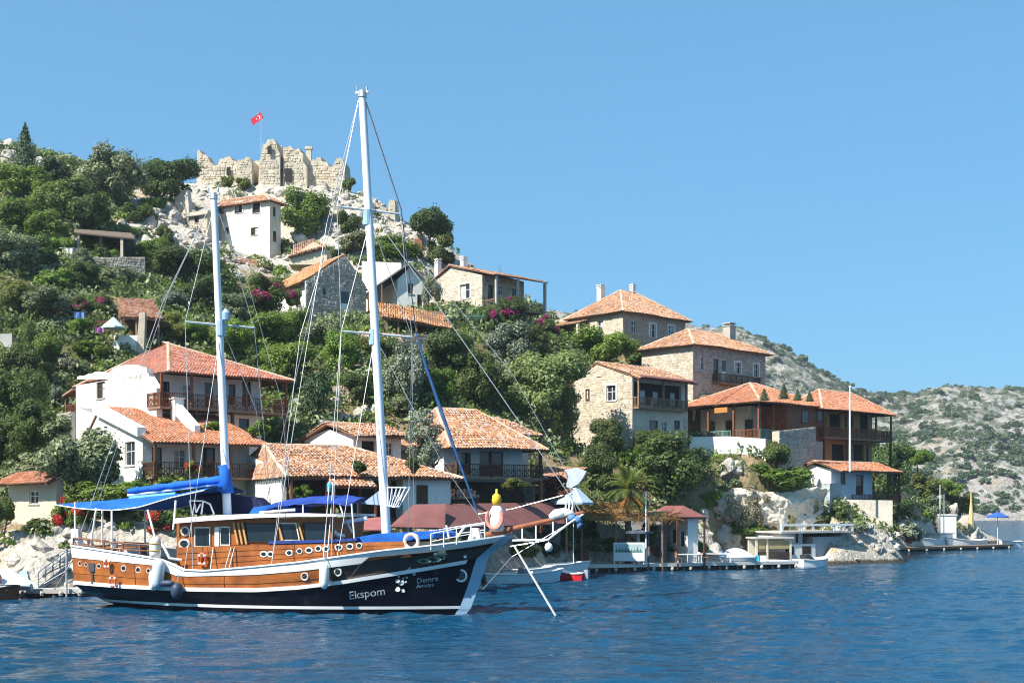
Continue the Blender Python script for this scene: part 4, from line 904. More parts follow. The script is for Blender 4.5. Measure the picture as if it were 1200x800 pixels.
mb = MB(); mb.box(0, 6.6, 0, .4, -.5, 3.0); mb.build('wall', M('dim_plaster', (.30, .30, .31), .9), e)
for x in (.8, 2.2, 3.8, 5.2): mb = MB(); mb.box(x, x + .85, -.06, -.003, 0, 2.1); d = mb.build('door', wood_dark, e); mb = MB(); mb.box(x + .1, x + .75, -.08, -.063, .9, 2.0); mb.build('pane', glass_dark, d)
mb = MB(); mb.box(-.9, -.2, -3.2, -2.8, -.4, 1.6); mb.build('timber_counter', wood_red, e)

# shaded seaward room below the balcony house
P0 = at(524, 640, 95); e = empty('quay_arcade', P0, R(38), 'dark open arcade under the balcony house behind the burgundy awnings', 'arcade')
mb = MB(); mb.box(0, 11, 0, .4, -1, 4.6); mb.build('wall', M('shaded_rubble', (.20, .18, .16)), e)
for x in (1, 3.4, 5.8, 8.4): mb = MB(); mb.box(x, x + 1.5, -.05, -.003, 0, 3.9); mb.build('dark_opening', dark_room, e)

# concrete boathouse
P0 = at(916, 652, 115.5); e = empty('boathouse', P0, R(26), 'low white concrete boathouse with slotted parapet on the rocky point', 'boathouse')
mb = MB(); mb.box(0, 4.8, 0, 5, -1.5, 1.2); mb.build('lower_wall', white_plaster, e)
mb = MB(); mb.box(4.803, 9.2, 0.4, 5, -1.5, 1.9); mb.build('shaded_block', M('shaded_render', (.4, .42, .42)), e)  # block coloured grey to carry the shade on this side
mb = MB(); mb.box(-.0, 4.2, 1.4, 5, 1.203, 2.3); mb.build('upper_wall', white_plaster, e)
mb = MB(); mb.box(-.3, 10.2, -.3, 5.4, 2.303, 2.5); mb.build('deck_slab', concrete, e)
mb = MB()
for x in (-.2, 2.6, 4.2, 5.6, 7.2, 8.6, 9.9): mb.box(x, x + .22, -.25, -.05, 2.503, 3.0)
mb.box(-.25, 10.15, -.27, -.03, 3.003, 3.2); mb.build('parapet', white_paint, e)
for x in (.5, 2.9): mb = MB(); mb.box(x, x + 1.2, -.04, .003, .2, 1.0); mb.build('dark_opening', dark_room, e)
mb = MB(); mb.box(3.2, 3.5, 1.3, 1.39, 1.3, 2.2); mb.build('drain_pipe', wood_dark, e)
e.scale = (.80, .9, .92)
P0 = at(886, 653, 112.6); e = empty('bathing_hut', P0, R(12), 'cream open fronted shelter with brown panels left of the boathouse', 'shelter')
mb = MB(); mb.box(0, 3.4, 1.6, 1.9, -.8, 1.65); mb.build('back_wall', old_plaster, e)
mb = MB(); mb.box(-.15, 3.5, -.2, 2, 1.653, 1.8); mb.build('roof', concrete, e)
for x in (0, 1.0, 3.2): mb = MB(); mb.box(x, x + .16, 0, .16, -.8, 1.65); mb.build('post', old_plaster, e)
for x in (.2, 1.2): mb = MB(); mb.box(x, x + (.7 if x < 1 else 1.9), .05, .1, .75, 1.5); mb.build('panel', M('olive_panel', (.30, .25, .12), .8), e)
mb = MB(); mb.box(.2, 3.2, .05, .1, -.1, .5); mb.build('low_panel', dark_room, e)

# ---------------------------------------------------------------- ruined castle and flag
P0 = at(318, 225, 186); e = empty('castle_ruin', P0, 0, 'ruined stone castle with jagged towers crowning the rocky hill', 'castle')
def ruin(outline, d, thick=1.5, mat=stone_warm, name='wall', d2=None):
    rag = []; ymax = max(q[1] for q in outline)
    for (x0, y0), (x1, y1) in zip(outline, outline[1:] + outline[:1]):
        rag.append((x0, y0)); n_ = int(math.hypot(x1 - x0, y1 - y0) / 1.7)
        if max(y0, y1) > ymax - 4: continue
        for i in range(1, n_):
            t_ = i / n_; up = 1 if abs(x1 - x0) > .5 * abs(y1 - y0) else .45; rag.append((x0 + (x1 - x0) * t_ + random.uniform(-.6, .6) * up, y0 + (y1 - y0) * t_ + random.uniform(-1.3, 1.1) * up))
    outline = rag
    pts = [at(px, py, d) - P0 for px, py in outline]; bk = Vector((0.4, thick, 0))
    mb = MB(); mb.prism([p + bk for p in pts], pts); wo = mb.build(name, M('castle_stone', (.60, .52, .40), .95, (.44, .37, .28), .7, .8, 3.0, .1, stain=((.34, .28, .2), .6, .6)), e)
    # masonry blocks proud of the face
    ms = MB(); xs = [p.x for p in pts]; zs = [p.z for p in pts]
    def inside(x, z):
        c = False
        for a, b in zip(pts, pts[1:] + pts[:1]):
            if (a.z > z) != (b.z > z) and x < (b.x - a.x) * (z - a.z) / (b.z - a.z) + a.x: c = not c
        return c
    z = min(zs)
    while z < max(zs):
        hh = random.uniform(.25, .5); x = min(xs) - random.random() * .4
        while x < max(xs):
            ww = random.uniform(.3, .8)
            if all(inside(x + k * ww, z + l * hh) for k in (.1, .9) for l in (.1, .9)):
                y = pts[0].y; pr = random.uniform(.0, .1); j = lambda: random.uniform(-.07, .07)
                q = [Vector((x + .04 + j(), y - .004, z + .04 + j())), Vector((x + ww - .04 + j(), y - .004, z + .04 + j())), Vector((x + ww - .04 + j(), y - .004, z + hh - .04 + j())), Vector((x + .04 + j(), y - .004, z + hh - .04 + j()))]
                c = sum(q, Vector()) / 4
                ms.add(q + [c + (p - c) * .8 + Vector((0, -pr, 0)) for p in q], [(4, 5, 6, 7)] + [(k, (k + 1) % 4, 4 + (k + 1) % 4, 4 + k) for k in range(4)])
            x += ww
        z += hh
    if ms.f: ms.build('stonework', mat, wo, 'stuff')
    return wo
sc_ = M('castle_blocks', (.62, .545, .42), .95, (.48, .41, .31), .9, .7, 5, .1, island=.2)
ruin([(230, 238), (231, 176), (234, 176), (238, 181), (243, 183), (246, 190), (251, 195), (255, 194), (257, 187), (262, 186), (264, 184), (270, 184), (272, 188), (277, 189), (277, 238)], 187, mat=sc_)
ruin([(277, 238), (277, 192), (280, 187), (286, 187), (288, 184), (293, 185), (295, 191), (295, 238)], 183, 5, mat=sc_)
ruin([(295, 238), (295, 190), (300, 188), (304, 190), (304, 238)], 187.5, mat=sc_, name='inner_wall')
ruin([(302, 230), (304, 188), (307, 179), (308, 168), (312, 168), (313, 164), (320, 163), (324, 167), (325, 174), (328, 180), (328, 230)], 183.5, 4.5, mat=sc_, name='tower')
ruin([(331, 230), (332, 173), (337, 173), (339, 171), (345, 175), (350, 173), (352, 178), (355, 180), (355, 190), (359, 194), (360, 230)], 184, 3, mat=sc_, name='tower')
ruin([(326, 230), (326, 171), (330, 171), (332, 178), (332, 230)], 187, 2, mat=sc_, name='inner_wall')
ruin([(358, 230), (358, 194), (363, 193), (365, 188), (370, 188), (371, 184), (376, 184), (377, 189), (383, 190), (385, 195), (392, 196), (396, 200), (396, 236)], 185, 2, mat=sc_)
ruin([(387, 240), (389, 199), (391, 192), (394, 186), (400, 185), (403, 190), (404, 200), (402, 240)], 183.5, 3.5, mat=sc_, name='tower')
mb = MB(); p = at(361.5, 190, 187) - P0; mb.box(p.x - .35, p.x + .35, p.y, p.y + .7, p.z - 1, p.z + 1.9); mb.box(p.x - .5, p.x + .5, p.y - .1, p.y + .8, p.z + 1.903, p.z + 2.3); mb.build('pillar_stub', sc_, e)
for (px, py) in ((338, 205),): p = at(px, py, 183.9) - P0; mb = MB(); mb.box(p.x - .5, p.x + .5, p.y - .02, p.y - .15, p.z - 1, p.z + .9); mb.build('doorway', dark_room, e)
for px, py, w_ in ((268, 201, .28), (316, 176, .3)): p = at(px, py, 183.2 if px > 300 else 186.8) - P0; mb = MB(); mb.box(p.x - w_, p.x + w_, p.y - .12, p.y - .02, p.z - .6, p.z + .6); mb.build('loophole', dark_room, e)
P0 = at(489, 302, 158); e = empty('ruined_house', P0, 0, 'roofless pale ruin with red doorway at the right end of the ridge', 'ruin')
ruin([(476, 304), (478, 288), (484, 284), (490, 270), (494, 272), (497, 282), (501, 280), (501, 306)], 158, 3, mat=stone_pale)
p = at(490, 287, 157.9) - P0; mb = MB(); mb.box(p.x - .45, p.x + .5, p.y - .25, p.y - .02, p.z - .75, p.z + .7); mb.build('doorway', M('red_plaster', (.36, .12, .08), .9), e)
P0 = at(459, 250, 172); e = empty('ruin_stub', P0, 0, 'lone broken stone pillar on the ridge right of the tall mast', 'ruin')
ruin([(454, 262), (455, 238), (457, 234), (462, 234), (463, 240), (463, 262)], 172, 1.2, mat=stone_pale)

P0 = at(306, 176, 186); fp = empty('flagpole', P0, 0, 'thin flagpole with red crescent flag above the castle tower', 'flagpole')
p = at(306, 130, 186) - P0; mb = MB(); mb.tube((p.x, 0, -3), (p.x, 0, p.z), .06, .035); mb.build('pole', steel, fp)
fl = MB(); U = Vector((-.72, 0, -.62)).normalized(); V = Vector((.35, 0, -.9)).normalized(); o = Vector((p.x - .05, -.0, p.z - .05))
def fp_(a, b): return o + U * a + V * b + Vector((0, .22 * math.sin(a * 2.6 + b), 0))
nx, ny = 10, 6
vs = [fp_(1.9 * i / nx, 1.0 * j / ny) for j in range(ny + 1) for i in range(nx + 1)]
fl.add(vs, [(j * (nx + 1) + i, j * (nx + 1) + i + 1, (j + 1) * (nx + 1) + i + 1, (j + 1) * (nx + 1) + i) for j in range(ny) for i in range(nx)]); fo = fl.build('flag', M('flag_red', (.62, .02, .04), .7, (.56, .02, .04)), fp)
cm = MB()
for sgn in (-.03, .03):
    ring = [(.68 + .28 * math.cos(a), .5 + .28 * math.sin(a)) for a in [R(30 + 300 * i / 16) for i in range(17)]]; inn = [(.76 + .215 * math.cos(a), .5 + .215 * math.sin(a)) for a in [R(30 + 300 * i / 16) for i in range(17)]]
    cm.add([fp_(*q) + Vector((0, sgn, 0)) for q in ring + inn], [(i, i + 1, 18 + i, 17 + i) for i in range(16)])
    cm.poly([fp_(1.06 + (.14 if i % 2 else .06) * math.cos(R(36 * i)), .5 + (.14 if i % 2 else .06) * math.sin(R(36 * i))) + Vector((0, sgn, 0)) for i in range(10)])
cm.build('crescent_and_star', white_paint, fo)
P0 = at(333, 100, 186)
# ---------------------------------------------------------------- vegetation
def crown_mesh(name, seed, n, size, form='round', k=15):
    g = np.random.default_rng(seed)
    if form == 'cone':
        z = g.random(n) ** 1.25 * 2 - 1; tier = (z * 6.5) % 1.0
        a = g.random(n) * 6.283; rad = (1 - (z + 1) / 2) ** .85 * (.55 + .45 * (1 - tier)) * (.35 + .65 * np.sqrt(g.random(n))) * (1.25 + .35 * np.sin(a * 5 + z * 9))
        p = np.stack([rad * np.cos(a), rad * np.sin(a), z], -1); nrm = np.stack([np.cos(a), np.sin(a), .5 + 0 * a], -1)
    else:
        if form == 'column': c = np.stack([g.normal(0, .22, k), g.normal(0, .22, k), np.linspace(-.75, .72, k)], -1); r = .42 - .22 * (np.linspace(-1, 1, k)) ** 2
        else:
            c = g.normal(0, 1, (k, 3)); c /= np.linalg.norm(c, axis=1, keepdims=True); c *= (.30 + .50 * g.random((k, 1)) ** .8); c *= g.uniform(.8, 1.15, 3); r = .17 + .20 * g.random(k)
            if form == 'low': c[:, 2] = c[:, 2] * .7 - .1
            if form == 'umbrella': c[:, 2] = np.abs(c[:, 2]) * .6 - .1
        w_ = r ** 2; i = g.choice(k, n, p=w_ / w_.sum())
        d = g.normal(0, 1, (n, 3)); d /= np.linalg.norm(d, axis=1, keepdims=True)
        d[:, 2] += .15
        p = c[i] + d * (r[i] * (.55 + .5 * g.random(n) ** .6))[:, None]
        nrm = d * .8 + p * .5
        s = g.random(n) < .14; p[s] *= (1.02 + .16 * g.random((s.sum(), 1)))
    nrm = nrm + g.normal(0, .55, (n, 3)); nrm[:, 2] += .25; nrm /= np.linalg.norm(nrm, axis=1, keepdims=True)
    t = np.cross(nrm, g.normal(0, 1, (n, 3))); t /= np.linalg.norm(t, axis=1, keepdims=True); b = np.cross(nrm, t)
    sz = size * (.55 + .9 * g.random((n, 1)))
    v = np.stack([p - t * sz, p - b * sz * .55 + nrm * sz * .15, p + t * sz, p + b * sz * .55 + nrm * sz * .15], 1).reshape(-1, 3)
    return np_mesh(name, v, np.arange(4 * n).reshape(n, 4), LEAF['dark'])
CROWN = {}
for i in range(4): CROWN['round', i] = crown_mesh('round_crown', 100 + i, 12000, .046, 'round', 24 + 3 * i)
for i in range(4): CROWN['small', i] = crown_mesh('small_crown', 120 + i, 4200, .076, 'round', 15 + 2 * i)
for i in range(3): CROWN['low', i] = crown_mesh('low_crown', 140 + i, 4600, .074, 'low', 20)
CROWN['airy', 0] = crown_mesh('airy_crown', 150, 6500, .045, 'round', 26); CROWN['airy', 1] = crown_mesh('airy_crown', 151, 6500, .045, 'round', 22)
for i in range(2): CROWN['cone', i] = crown_mesh('cone_crown', 160 + i, 6000, .055, 'cone')
CROWN['column', 0] = crown_mesh('column_crown', 170, 6500, .055, 'column', 16)
CROWN['umbrella', 0] = crown_mesh('umbrella_crown', 180, 9000, .050, 'umbrella', 18)
for i in range(2): CROWN['bloom', i] = crown_mesh('bloom_crown', 210 + i, 2400, .062, 'round', 11)
for i in range(3): CROWN['tiny', i] = crown_mesh('scrub_crown', 190 + i, 420, .20, 'low', 7)
def leaf_obj(name, key, mat, parent=None):
    o = link(name, CROWN[key], parent); o.material_slots[0].link = 'OBJECT'; o.material_slots[0].material = LEAF[mat]; return o
cnt = 0
def crown_pick(form):
    global cnt; cnt += 1
    ks = [k for k in CROWN if k[0] == form]; return ks[cnt % len(ks)]
def trunk_mesh(h, spread, r, seed, mat):
    rr = random.Random(seed); mb = MB(); x = y = 0; pts = [(0, 0, -1.2)]
    for i in range(1, 5): x += rr.uniform(-.08, .08) * h; y += rr.uniform(-.05, .05) * h; pts.append((x, y, h * i / 4))
    for i in range(4): mb.tube(pts[i], pts[i + 1], r * (1 - .14 * i), r * (1 - .14 * (i + 1)), 7, False)
    for i in range(7):
        b = Vector(pts[rr.choice((2, 3, 4))]); a = rr.uniform(0, 6.28); e = b + Vector((math.cos(a) * spread * rr.uniform(.35, .75), math.sin(a) * spread * rr.uniform(.35, .75), spread * rr.uniform(.3, .95)))
        m_ = (b + e) / 2 + Vector((rr.uniform(-.1, .1), rr.uniform(-.1, .1), -.1)) * spread
        mb.tube(b, m_, r * .5, r * .34, 5, False); mb.tube(m_, e, r * .34, r * .1, 5, False)
        mb.tube(m_, m_ + (e - m_) * .7 + Vector((rr.uniform(-.3, .3), rr.uniform(-.3, .3), .15)) * spread, r * .22, r * .06, 4, False)
    return mb
def plant(px, py, rx, ry, mat, label, base=None, form='round', name=None, cat=None, depth=None, trunk=None, rz=None, accent=None, group=None, bark_=None):
    """px,py crown centre; rx,ry half sizes in photo pixels; base: pixel row where it meets the ground"""
    base = base if base is not None else py + ry * .92
    g = ground_hit(px, base) if depth is None else at(px, base, depth)
    k_ = base
    while g is None and k_ < 660: k_ += 2; g = ground_hit(px, k_)
    if g is None: g = at(px, 640, 120)
    d = g.y; c = at(px, py, d); sx, sz_ = rx / F * d, ry / F * d; sy = (sx * .5 + min(sx, sz_) * .5)
    z0 = min(g.z, zt(g.x, g.y))
    is_tree = trunk if trunk is not None else (cat == 'tree' if depth is not None else (base - py > ry * 1.02 or rx > 24))
    name = name or ('tree' if is_tree else 'bush'); cat = cat or ('tree' if is_tree else 'bush')
    rz = random.uniform(0, 6.28) if rz is None else rz
    if is_tree:
        e = empty(name, (c.x, c.y + sy * .25, z0), 0, label, cat, group)
        h_ = max(.4, c.z - z0 - sz_ * .45)
        trunk_mesh(h_, sx * .9, max(.07, sx * .075), cnt, None).build('trunk', bark_ or bark, e, smooth=True)
        o = leaf_obj('crown', crown_pick(form), mat, e); o.location = (0, 0, c.z - z0)
    else:
        o = leaf_obj(name, crown_pick('small' if form == 'round' else form), mat); o.location = (c.x, c.y + sy * .25, c.z); tag(o, label, cat, group); e = o
    # forms fill about 0.9 of the unit ball
    kf = 1.22 if form != 'cone' and form != 'column' else 1.0
    o.scale = (sx * kf, sy * kf, sz_ * kf); o.rotation_euler = (0, 0, 0 if form in () else rz)
    if abs(sx - sy) > .3 * sx: o.rotation_euler = (0, 0, random.choice((0, math.pi)) + random.uniform(-.3, .3))
    if accent:
        a = leaf_obj('blossom', ('bloom', cnt % 2), accent, e if is_tree else e)
        if is_tree: a.location = (0, -sy * .25, c.z - z0 + sz_ * .1); a.scale = (sx * .98, sy * .98, sz_ * .95)
        else: a.location = (0, 0, 0); a.scale = (1.02, 1.02, 1.02)
    return e
T_ = plant
# skyline and upper left slope
T_(28, 172, 15, 29, 'pine', 'dark conical conifer on the skyline beside white rocks', 205, 'cone', 'conifer', trunk=True)
T_(64, 200, 17, 15, 'pine', 'low dark pine on the skyline right of the conical conifer', 216, 'small', 'pine_tree', trunk=True)
T_(127, 204, 38, 31, 'olive', 'large round olive green tree against the sky left of castle', 242, name='olive_tree', cat='tree')
T_(199, 210, 30, 25, 'dark', 'round dark tree against the sky next to the castle wall', 238, name='carob_tree', cat='tree')
T_(160, 247, 26, 14, 'dark', 'dark low shrub in shade under the large skyline olive tree', 260, 'low')
T_(183, 238, 12, 10, 'bright', 'small bright bush between the skyline tree and white boulders', 250)
T_(90, 240, 34, 29, 'dark', 'big dense dark tree directly above the flat roofed pergola', 272, name='carob_tree', cat='tree')
T_(22, 216, 30, 20, 'bright', 'bright green tree just beneath the conical conifer', 240)
T_(52, 232, 22, 18, 'bright', 'bright rounded bush left of the big dense dark tree', 252, trunk=True)
T_(15, 250, 30, 22, 'bright', 'wide green tree at the left edge below the skyline trees', 275)
T_(52, 268, 24, 20, 'bright', 'leafy green tree left of the pergola roof', 292)
T_(10, 300, 30, 24, 'olive', 'grey green tree at the left edge level with the pergola', 325, trunk=True)
T_(42, 298, 26, 18, 'dark', 'mid green bush below left of the pergola terrace', 318, trunk=True)
T_(70, 288, 17, 14, 'bright', 'fresh green shrub at the left post of the pergola', 303)
T_(116, 297, 11, 10, 'dark', 'small clipped round shrub in front of the pergola', 308)
T_(136, 302, 10, 8, 'bright', 'small light green shrub beside the clipped round shrub', 312)
T_(96, 306, 14, 13, 'olive', 'silvery shrub on the tan terrace wall under the pergola', 320)
T_(176, 293, 22, 16, 'bright', 'bright tree right of the pergola below white rocks', 310, trunk=True)
T_(193, 278, 10, 14, 'dark', 'slim dark shrub among the white rocks left of castle house', 292)
T_(200, 312, 28, 20, 'dark', 'dense green tree left of the short mast head', 335)
T_(232, 318, 28, 24, 'dark', 'dark green tree crossed by the short mast top', 345)
T_(140, 322, 26, 14, 'olive', 'grey green shrub below the tan terrace wall', 338, 'low')
T_(62, 325, 26, 15, 'bright', 'bright low bush left of grey green terrace shrub', 342, 'low')
T_(98, 322, 18, 16, 'dark', 'dark bush between terrace wall and bougainvillea', 340)
T_(14, 350, 22, 20, 'yellow', 'yellowish green tree at left edge under the grey green tree', 375, trunk=True)
T_(52, 352, 30, 17, 'olive', 'spreading olive tree left of the bougainvillea cottage', 385, name='olive_tree', cat='tree')
T_(94, 360, 13, 12, 'dark', 'bougainvillea with magenta flowers left of the ruined cottage', 375, accent='magenta', name='bougainvillea', cat='shrub')
T_(120, 358, 12, 13, 'dark', 'magenta bougainvillea spilling over the ruined cottage roof', 372, accent='magenta', name='bougainvillea', cat='shrub')
T_(30, 398, 12, 24, 'dark', 'narrow dark cypress like tree in shade at left', 425, 'column')
T_(54, 408, 18, 22, 'bright', 'upright green tree left of the white gable top', 432, trunk=True)
T_(108, 408, 24, 14, 'bright', 'bright leafy shrub right behind the white gable', 424, 'low')
T_(90, 385, 12, 12, 'bright', 'small shrub under the laundry near the ruined cottage', 398)
T_(75, 428, 16, 14, 'twig', 'dry brown bush left of the white gable roof', 442)
T_(10, 425, 26, 28, 'dark', 'dark tree at left edge by the grey concrete wall', 455)
T_(36, 440, 22, 26, 'dark', 'dark leaning tree left of the timber porch', 470)
T_(18, 478, 34, 44, 'dark', 'very large dark tree filling the left edge above the cottage', 535, name='carob_tree', cat='tree')
T_(6, 525, 24, 30, 'dark', 'deep shaded tree at left edge behind the cream cottage', 560, trunk=True)
T_(60, 462, 14, 16, 'grey', 'grey green bush below the timber porch', 480)
T_(205, 384, 18, 17, 'yellow', 'yellow green bush behind the red hipped roof ridge', 402)
T_(226, 392, 16, 14, 'bright', 'bright bush at the short mast behind the red roof', 408)
T_(172, 378, 20, 12, 'olive', 'dry olive bush right of the ruined cottage', 392)
T_(205, 352, 20, 15, 'grey', 'grey green bush with netting right of the ruined roof', 368)
T_(240, 345, 26, 22, 'dark', 'shady dark tree right of the short mast', 370)
T_(276, 358, 20, 16, 'olive', 'small olive toned tree left of pink bougainvillea', 380, trunk=True)
T_(310, 346, 30, 21, 'dark', 'large bougainvillea with magenta flowers beside rubble stone house', 372, depth=127.5, trunk=True, accent='magenta', name='bougainvillea', cat='shrub')
T_(343, 350, 10, 13, 'bright', 'upright bougainvillea at the white side wall of rubble house', 366, depth=128.5, trunk=True, accent='magenta', name='bougainvillea', cat='shrub')
T_(272, 398, 26, 22, 'bright', 'bright tree above the right end of red hipped roof', 425)
T_(312, 388, 26, 20, 'bright', 'light green tree below the large bougainvillea', 412)
T_(345, 382, 22, 18, 'bright', 'green tree right under the rubble stone gable', 402, trunk=True)
T_(380, 390, 26, 20, 'olive', 'grey green tree below the white door of rubble house', 415)
T_(300, 428, 24, 18, 'dark', 'dark tree right of the long timber balcony roof', 455)
T_(334, 428, 32, 26, 'bright', 'broad green tree with bare trunk above the white rocks', 470, name='fig_tree', cat='tree')
T_(400, 412, 24, 24, 'bright', 'bushy tree left of the tall mast above pink flowers', 440)
T_(368, 466, 21, 36, 'pine', 'dense dark cypress column between both masts', 500, 'column', 'cypress', trunk=True)
T_(422, 408, 14, 12, 'yellow', 'yellow green bush behind the tall mast', 422)
T_(420, 456, 18, 18, 'dark', 'dark shrub behind the tall mast above pale rocks', 478)
T_(405, 431, 8, 8, 'pink', 'small pink flowering shrub above the pale garden wall', 441, name='flowering_shrub', cat='shrub')
T_(400, 448, 18, 8, 'dark', 'low shrub around the pale garden wall', 458)
# middle slope
T_(476, 438, 27, 34, 'grey', 'tall grey green olive tree right of the tall mast', 478, name='olive_tree', cat='tree')
T_(525, 418, 29, 27, 'dark', 'dark tree crossed by the blue furled sail', 450)
T_(515, 455, 22, 20, 'bright', 'green bush below the dark tree at the blue furled sail', 478, trunk=True)
T_(470, 475, 20, 10, 'olive', 'low olive bush above the weathered balcony roof', 486)
T_(562, 445, 25, 32, 'dark', 'dense dark tree left of the round acacia', 480, name='carob_tree', cat='tree')
T_(540, 405, 16, 13, 'bright', 'green shrub below the green terrace canopy', 420)
T_(600, 408, 30, 26, 'grey', 'round grey green tree below the pink bougainvillea', 442)
T_(590, 440, 26, 20, 'olive', 'olive green tree behind the acacia top', 468)
T_(626, 398, 16, 17, 'dark', 'dark green bush beside the magenta flowers and white gate', 418)
T_(644, 452, 42, 40, 'acacia', 'large round acacia tree in front of the tall stone gable', 524, 'round', 'acacia_tree', cat='tree')
T_(668, 478, 18, 24, 'acacia', 'smaller light acacia with forked pale trunk at the stone gable', 530, 'airy', 'acacia_tree', cat='tree', bark_=bark_pale)
T_(706, 404, 40, 24, 'bright', 'large fresh green tree below the topmost hip roofed house', 432)
T_(745, 418, 17, 12, 'dark', 'green shrub left of the stone house with square chimney', 430)
T_(504, 338, 13, 15, 'grey', 'small olive tree with dark trunk before the cream gable', 372, 'airy', 'olive_tree', cat='tree', trunk=True, depth=133)
T_(600, 366, 26, 16, 'dark', 'sprawling bougainvillea full of pink flowers right of green canopy', 384, accent='magenta', name='bougainvillea', cat='shrub')
T_(577, 374, 9, 15, 'dark', 'upright pink bougainvillea beside green canopy end', 390, accent='magenta', name='bougainvillea', cat='shrub')
T_(640, 384, 15, 12, 'dark', 'bougainvillea at the porch of the topmost house', 396, accent='magenta', name='bougainvillea', cat='shrub')
T_(520, 385, 12, 10, 'dark', 'dark plants under the ochre tiled shelter', 395)
# castle slope
T_(357, 250, 32, 26, 'bright', 'bright green round tree on the rocks beside castle house', 282, name='fig_tree', cat='tree', bark_=bark)
T_(408, 261, 16, 14, 'dark', 'round dark bush left of the tall mast under castle', 275)
T_(462, 291, 32, 14, 'bright', 'bright spreading tree right of the tall mast below ridge rocks', 306, trunk=True)
T_(415, 286, 26, 13, 'olive', 'olive green bush left of the tall mast above roofs', 300, trunk=True)
T_(385, 298, 14, 10, 'dark', 'dark shrub behind the small cream shed', 306)
T_(330, 290, 18, 8, 'dark', 'low green shrub at the foot of castle house', 298, 'low')
T_(503, 264, 25, 26, 'dark', 'dark round pine on the skyline at the right end of ridge', 308, 'umbrella', 'pine_tree', cat='tree')
T_(518, 290, 16, 20, 'dark', 'shadowed pine crown falling behind the cream house chimneys', 318, 'small', 'pine_tree', trunk=True)
T_(409, 217, 9, 9, 'dark', 'tiny dark bush clinging right of the castle end tower', 226)
T_(266, 212, 9, 7, 'palm', 'spiky agave plant left below the castle wall', 219, 'small', 'agave', cat='plant')
T_(285, 215, 10, 8, 'palm', 'second spiky agave plant below the castle wall', 223, 'small', 'agave', cat='plant')
# right-hand slope
T_(712, 512, 18, 20, 'dark', 'dark upright tree at the foot of the tall stone gable', 545, trunk=True)
T_(700, 550, 24, 26, 'dark', 'dark green shrub left of the palm crown', 580, trunk=True)
T_(735, 533, 18, 12, 'bright', 'bright shrub behind the palm crown', 548)
T_(790, 545, 50, 34, 'dark', 'huge dark rounded tree left of the white retaining wall', 588, name='carob_tree', cat='tree')
T_(765, 522, 20, 18, 'dark', 'tree under the shaded lower wall of the tall stone house', 548)
T_(905, 558, 38, 18, 'bright', 'leafy creeper bush spreading over the pale rock wall top', 576, 'low')
T_(910, 532, 18, 18, 'dark', 'dark bush left of the rubble terrace wall', 552)
T_(948, 524, 14, 13, 'bright', 'rounded bright bush above the low white house roof', 538)
T_(964, 516, 12, 13, 'dark', 'bush under the orange timber panel', 532)
T_(896, 462, 6, 7, 'pine', 'small potted conifer at left on the orange veranda roof terrace', 469, 'cone', 'potted_conifer', cat='potted plant', depth=121)
T_(919, 458, 6, 9, 'pine', 'taller potted conifer on the veranda roof terrace', 468, 'cone', 'potted_conifer', cat='potted plant', depth=122)
T_(935, 462, 5, 7, 'pine', 'potted conifer in the middle right of the veranda roof row', 469, 'cone', 'potted_conifer', cat='potted plant', depth=123)
T_(949, 464, 5, 6, 'pine', 'smallest potted conifer at right end of the roof terrace row', 470, 'cone', 'potted_conifer', cat='potted plant', depth=124)
T_(1047, 552, 24, 30, 'dark', 'tall dark tree right of the two tier wooden galleries', 592, trunk=True)
T_(1074, 535, 18, 14, 'bright', 'light green tree standing out before the far hill', 556, trunk=True)
T_(1082, 572, 22, 16, 'yellow', 'yellow green bush sloping to the far jetty', 592)
T_(1052, 600, 17, 14, 'dark', 'round dark bush right of the cream terrace wall', 616)
T_(1064, 624, 20, 14, 'grey', 'grey green scrub bush above the right jetty stones', 640, 'low')
T_(1108, 572, 22, 12, 'bright', 'bright tree at the tip of the headland', 590, trunk=True)
T_(1094, 596, 18, 14, 'olive', 'olive bush behind the white rocks on the headland', 612)
T_(1124, 592, 16, 12, 'yellow', 'yellowish bush at the end of headland above white rocks', 606)
T_(1020, 520, 12, 16, 'dark', 'dark shrub under the wooden gallery end', 540)
T_(876, 620, 28, 10, 'bright', 'low bright green bush at the foot of the bare trees', 632, 'low')
T_(896, 628, 9, 11, 'dark', 'dark cactus clump beside the bare tamarisk trunk', 640)
T_(866, 600, 20, 20, 'twig', 'left bare twiggy tamarisk in front of the pale rock wall', 632, 'airy', 'tamarisk', cat='tree', trunk=True)
T_(888, 594, 20, 18, 'twig', 'right bare twiggy tamarisk with dark straight trunk', 636, 'airy', 'tamarisk', cat='tree', trunk=True)
T_(792, 642, 22, 9, 'dark', 'low dark hedge behind the jetty by the white restaurant', 652, 'low', name='hedge', cat='hedge')
T_(818, 641, 13, 9, 'bright', 'lighter end of the hedge next to the pale boulders', 651, 'low', name='hedge', cat='hedge')
T_(775, 632, 8, 14, 'dark', 'dark climbing shrub against the white restaurant wall', 648)
T_(690, 640, 22, 14, 'olive', 'reedy shrub behind the moored white rowing boats', 656, 'low')
T_(640, 640, 16, 12, 'dark', 'dark bank shrub behind the boat bow', 655, 'low')
T_(603, 566, 18, 8, 'yellow', 'light vine on the rail under the timber balcony', 576, 'low', 'vine', cat='vine', depth=91)
T_(655, 572, 18, 14, 'russet', 'reddish creeper around the tile porch by the pale parasol', 590, 'small', 'creeper', cat='creeper', depth=97)
T_(500, 515, 27, 25, 'grey', 'silvery olive tree half hiding the left of balcony house', 560, 'airy', 'olive_tree', cat='tree', trunk=True, depth=88)
T_(420, 547, 9, 8, 'dark', 'small shrub growing through the weathered front roof', 556, depth=80.5)
T_(483, 544, 9, 8, 'dark', 'weedy plant growing on the weathered roof near tall mast', 552, depth=81)
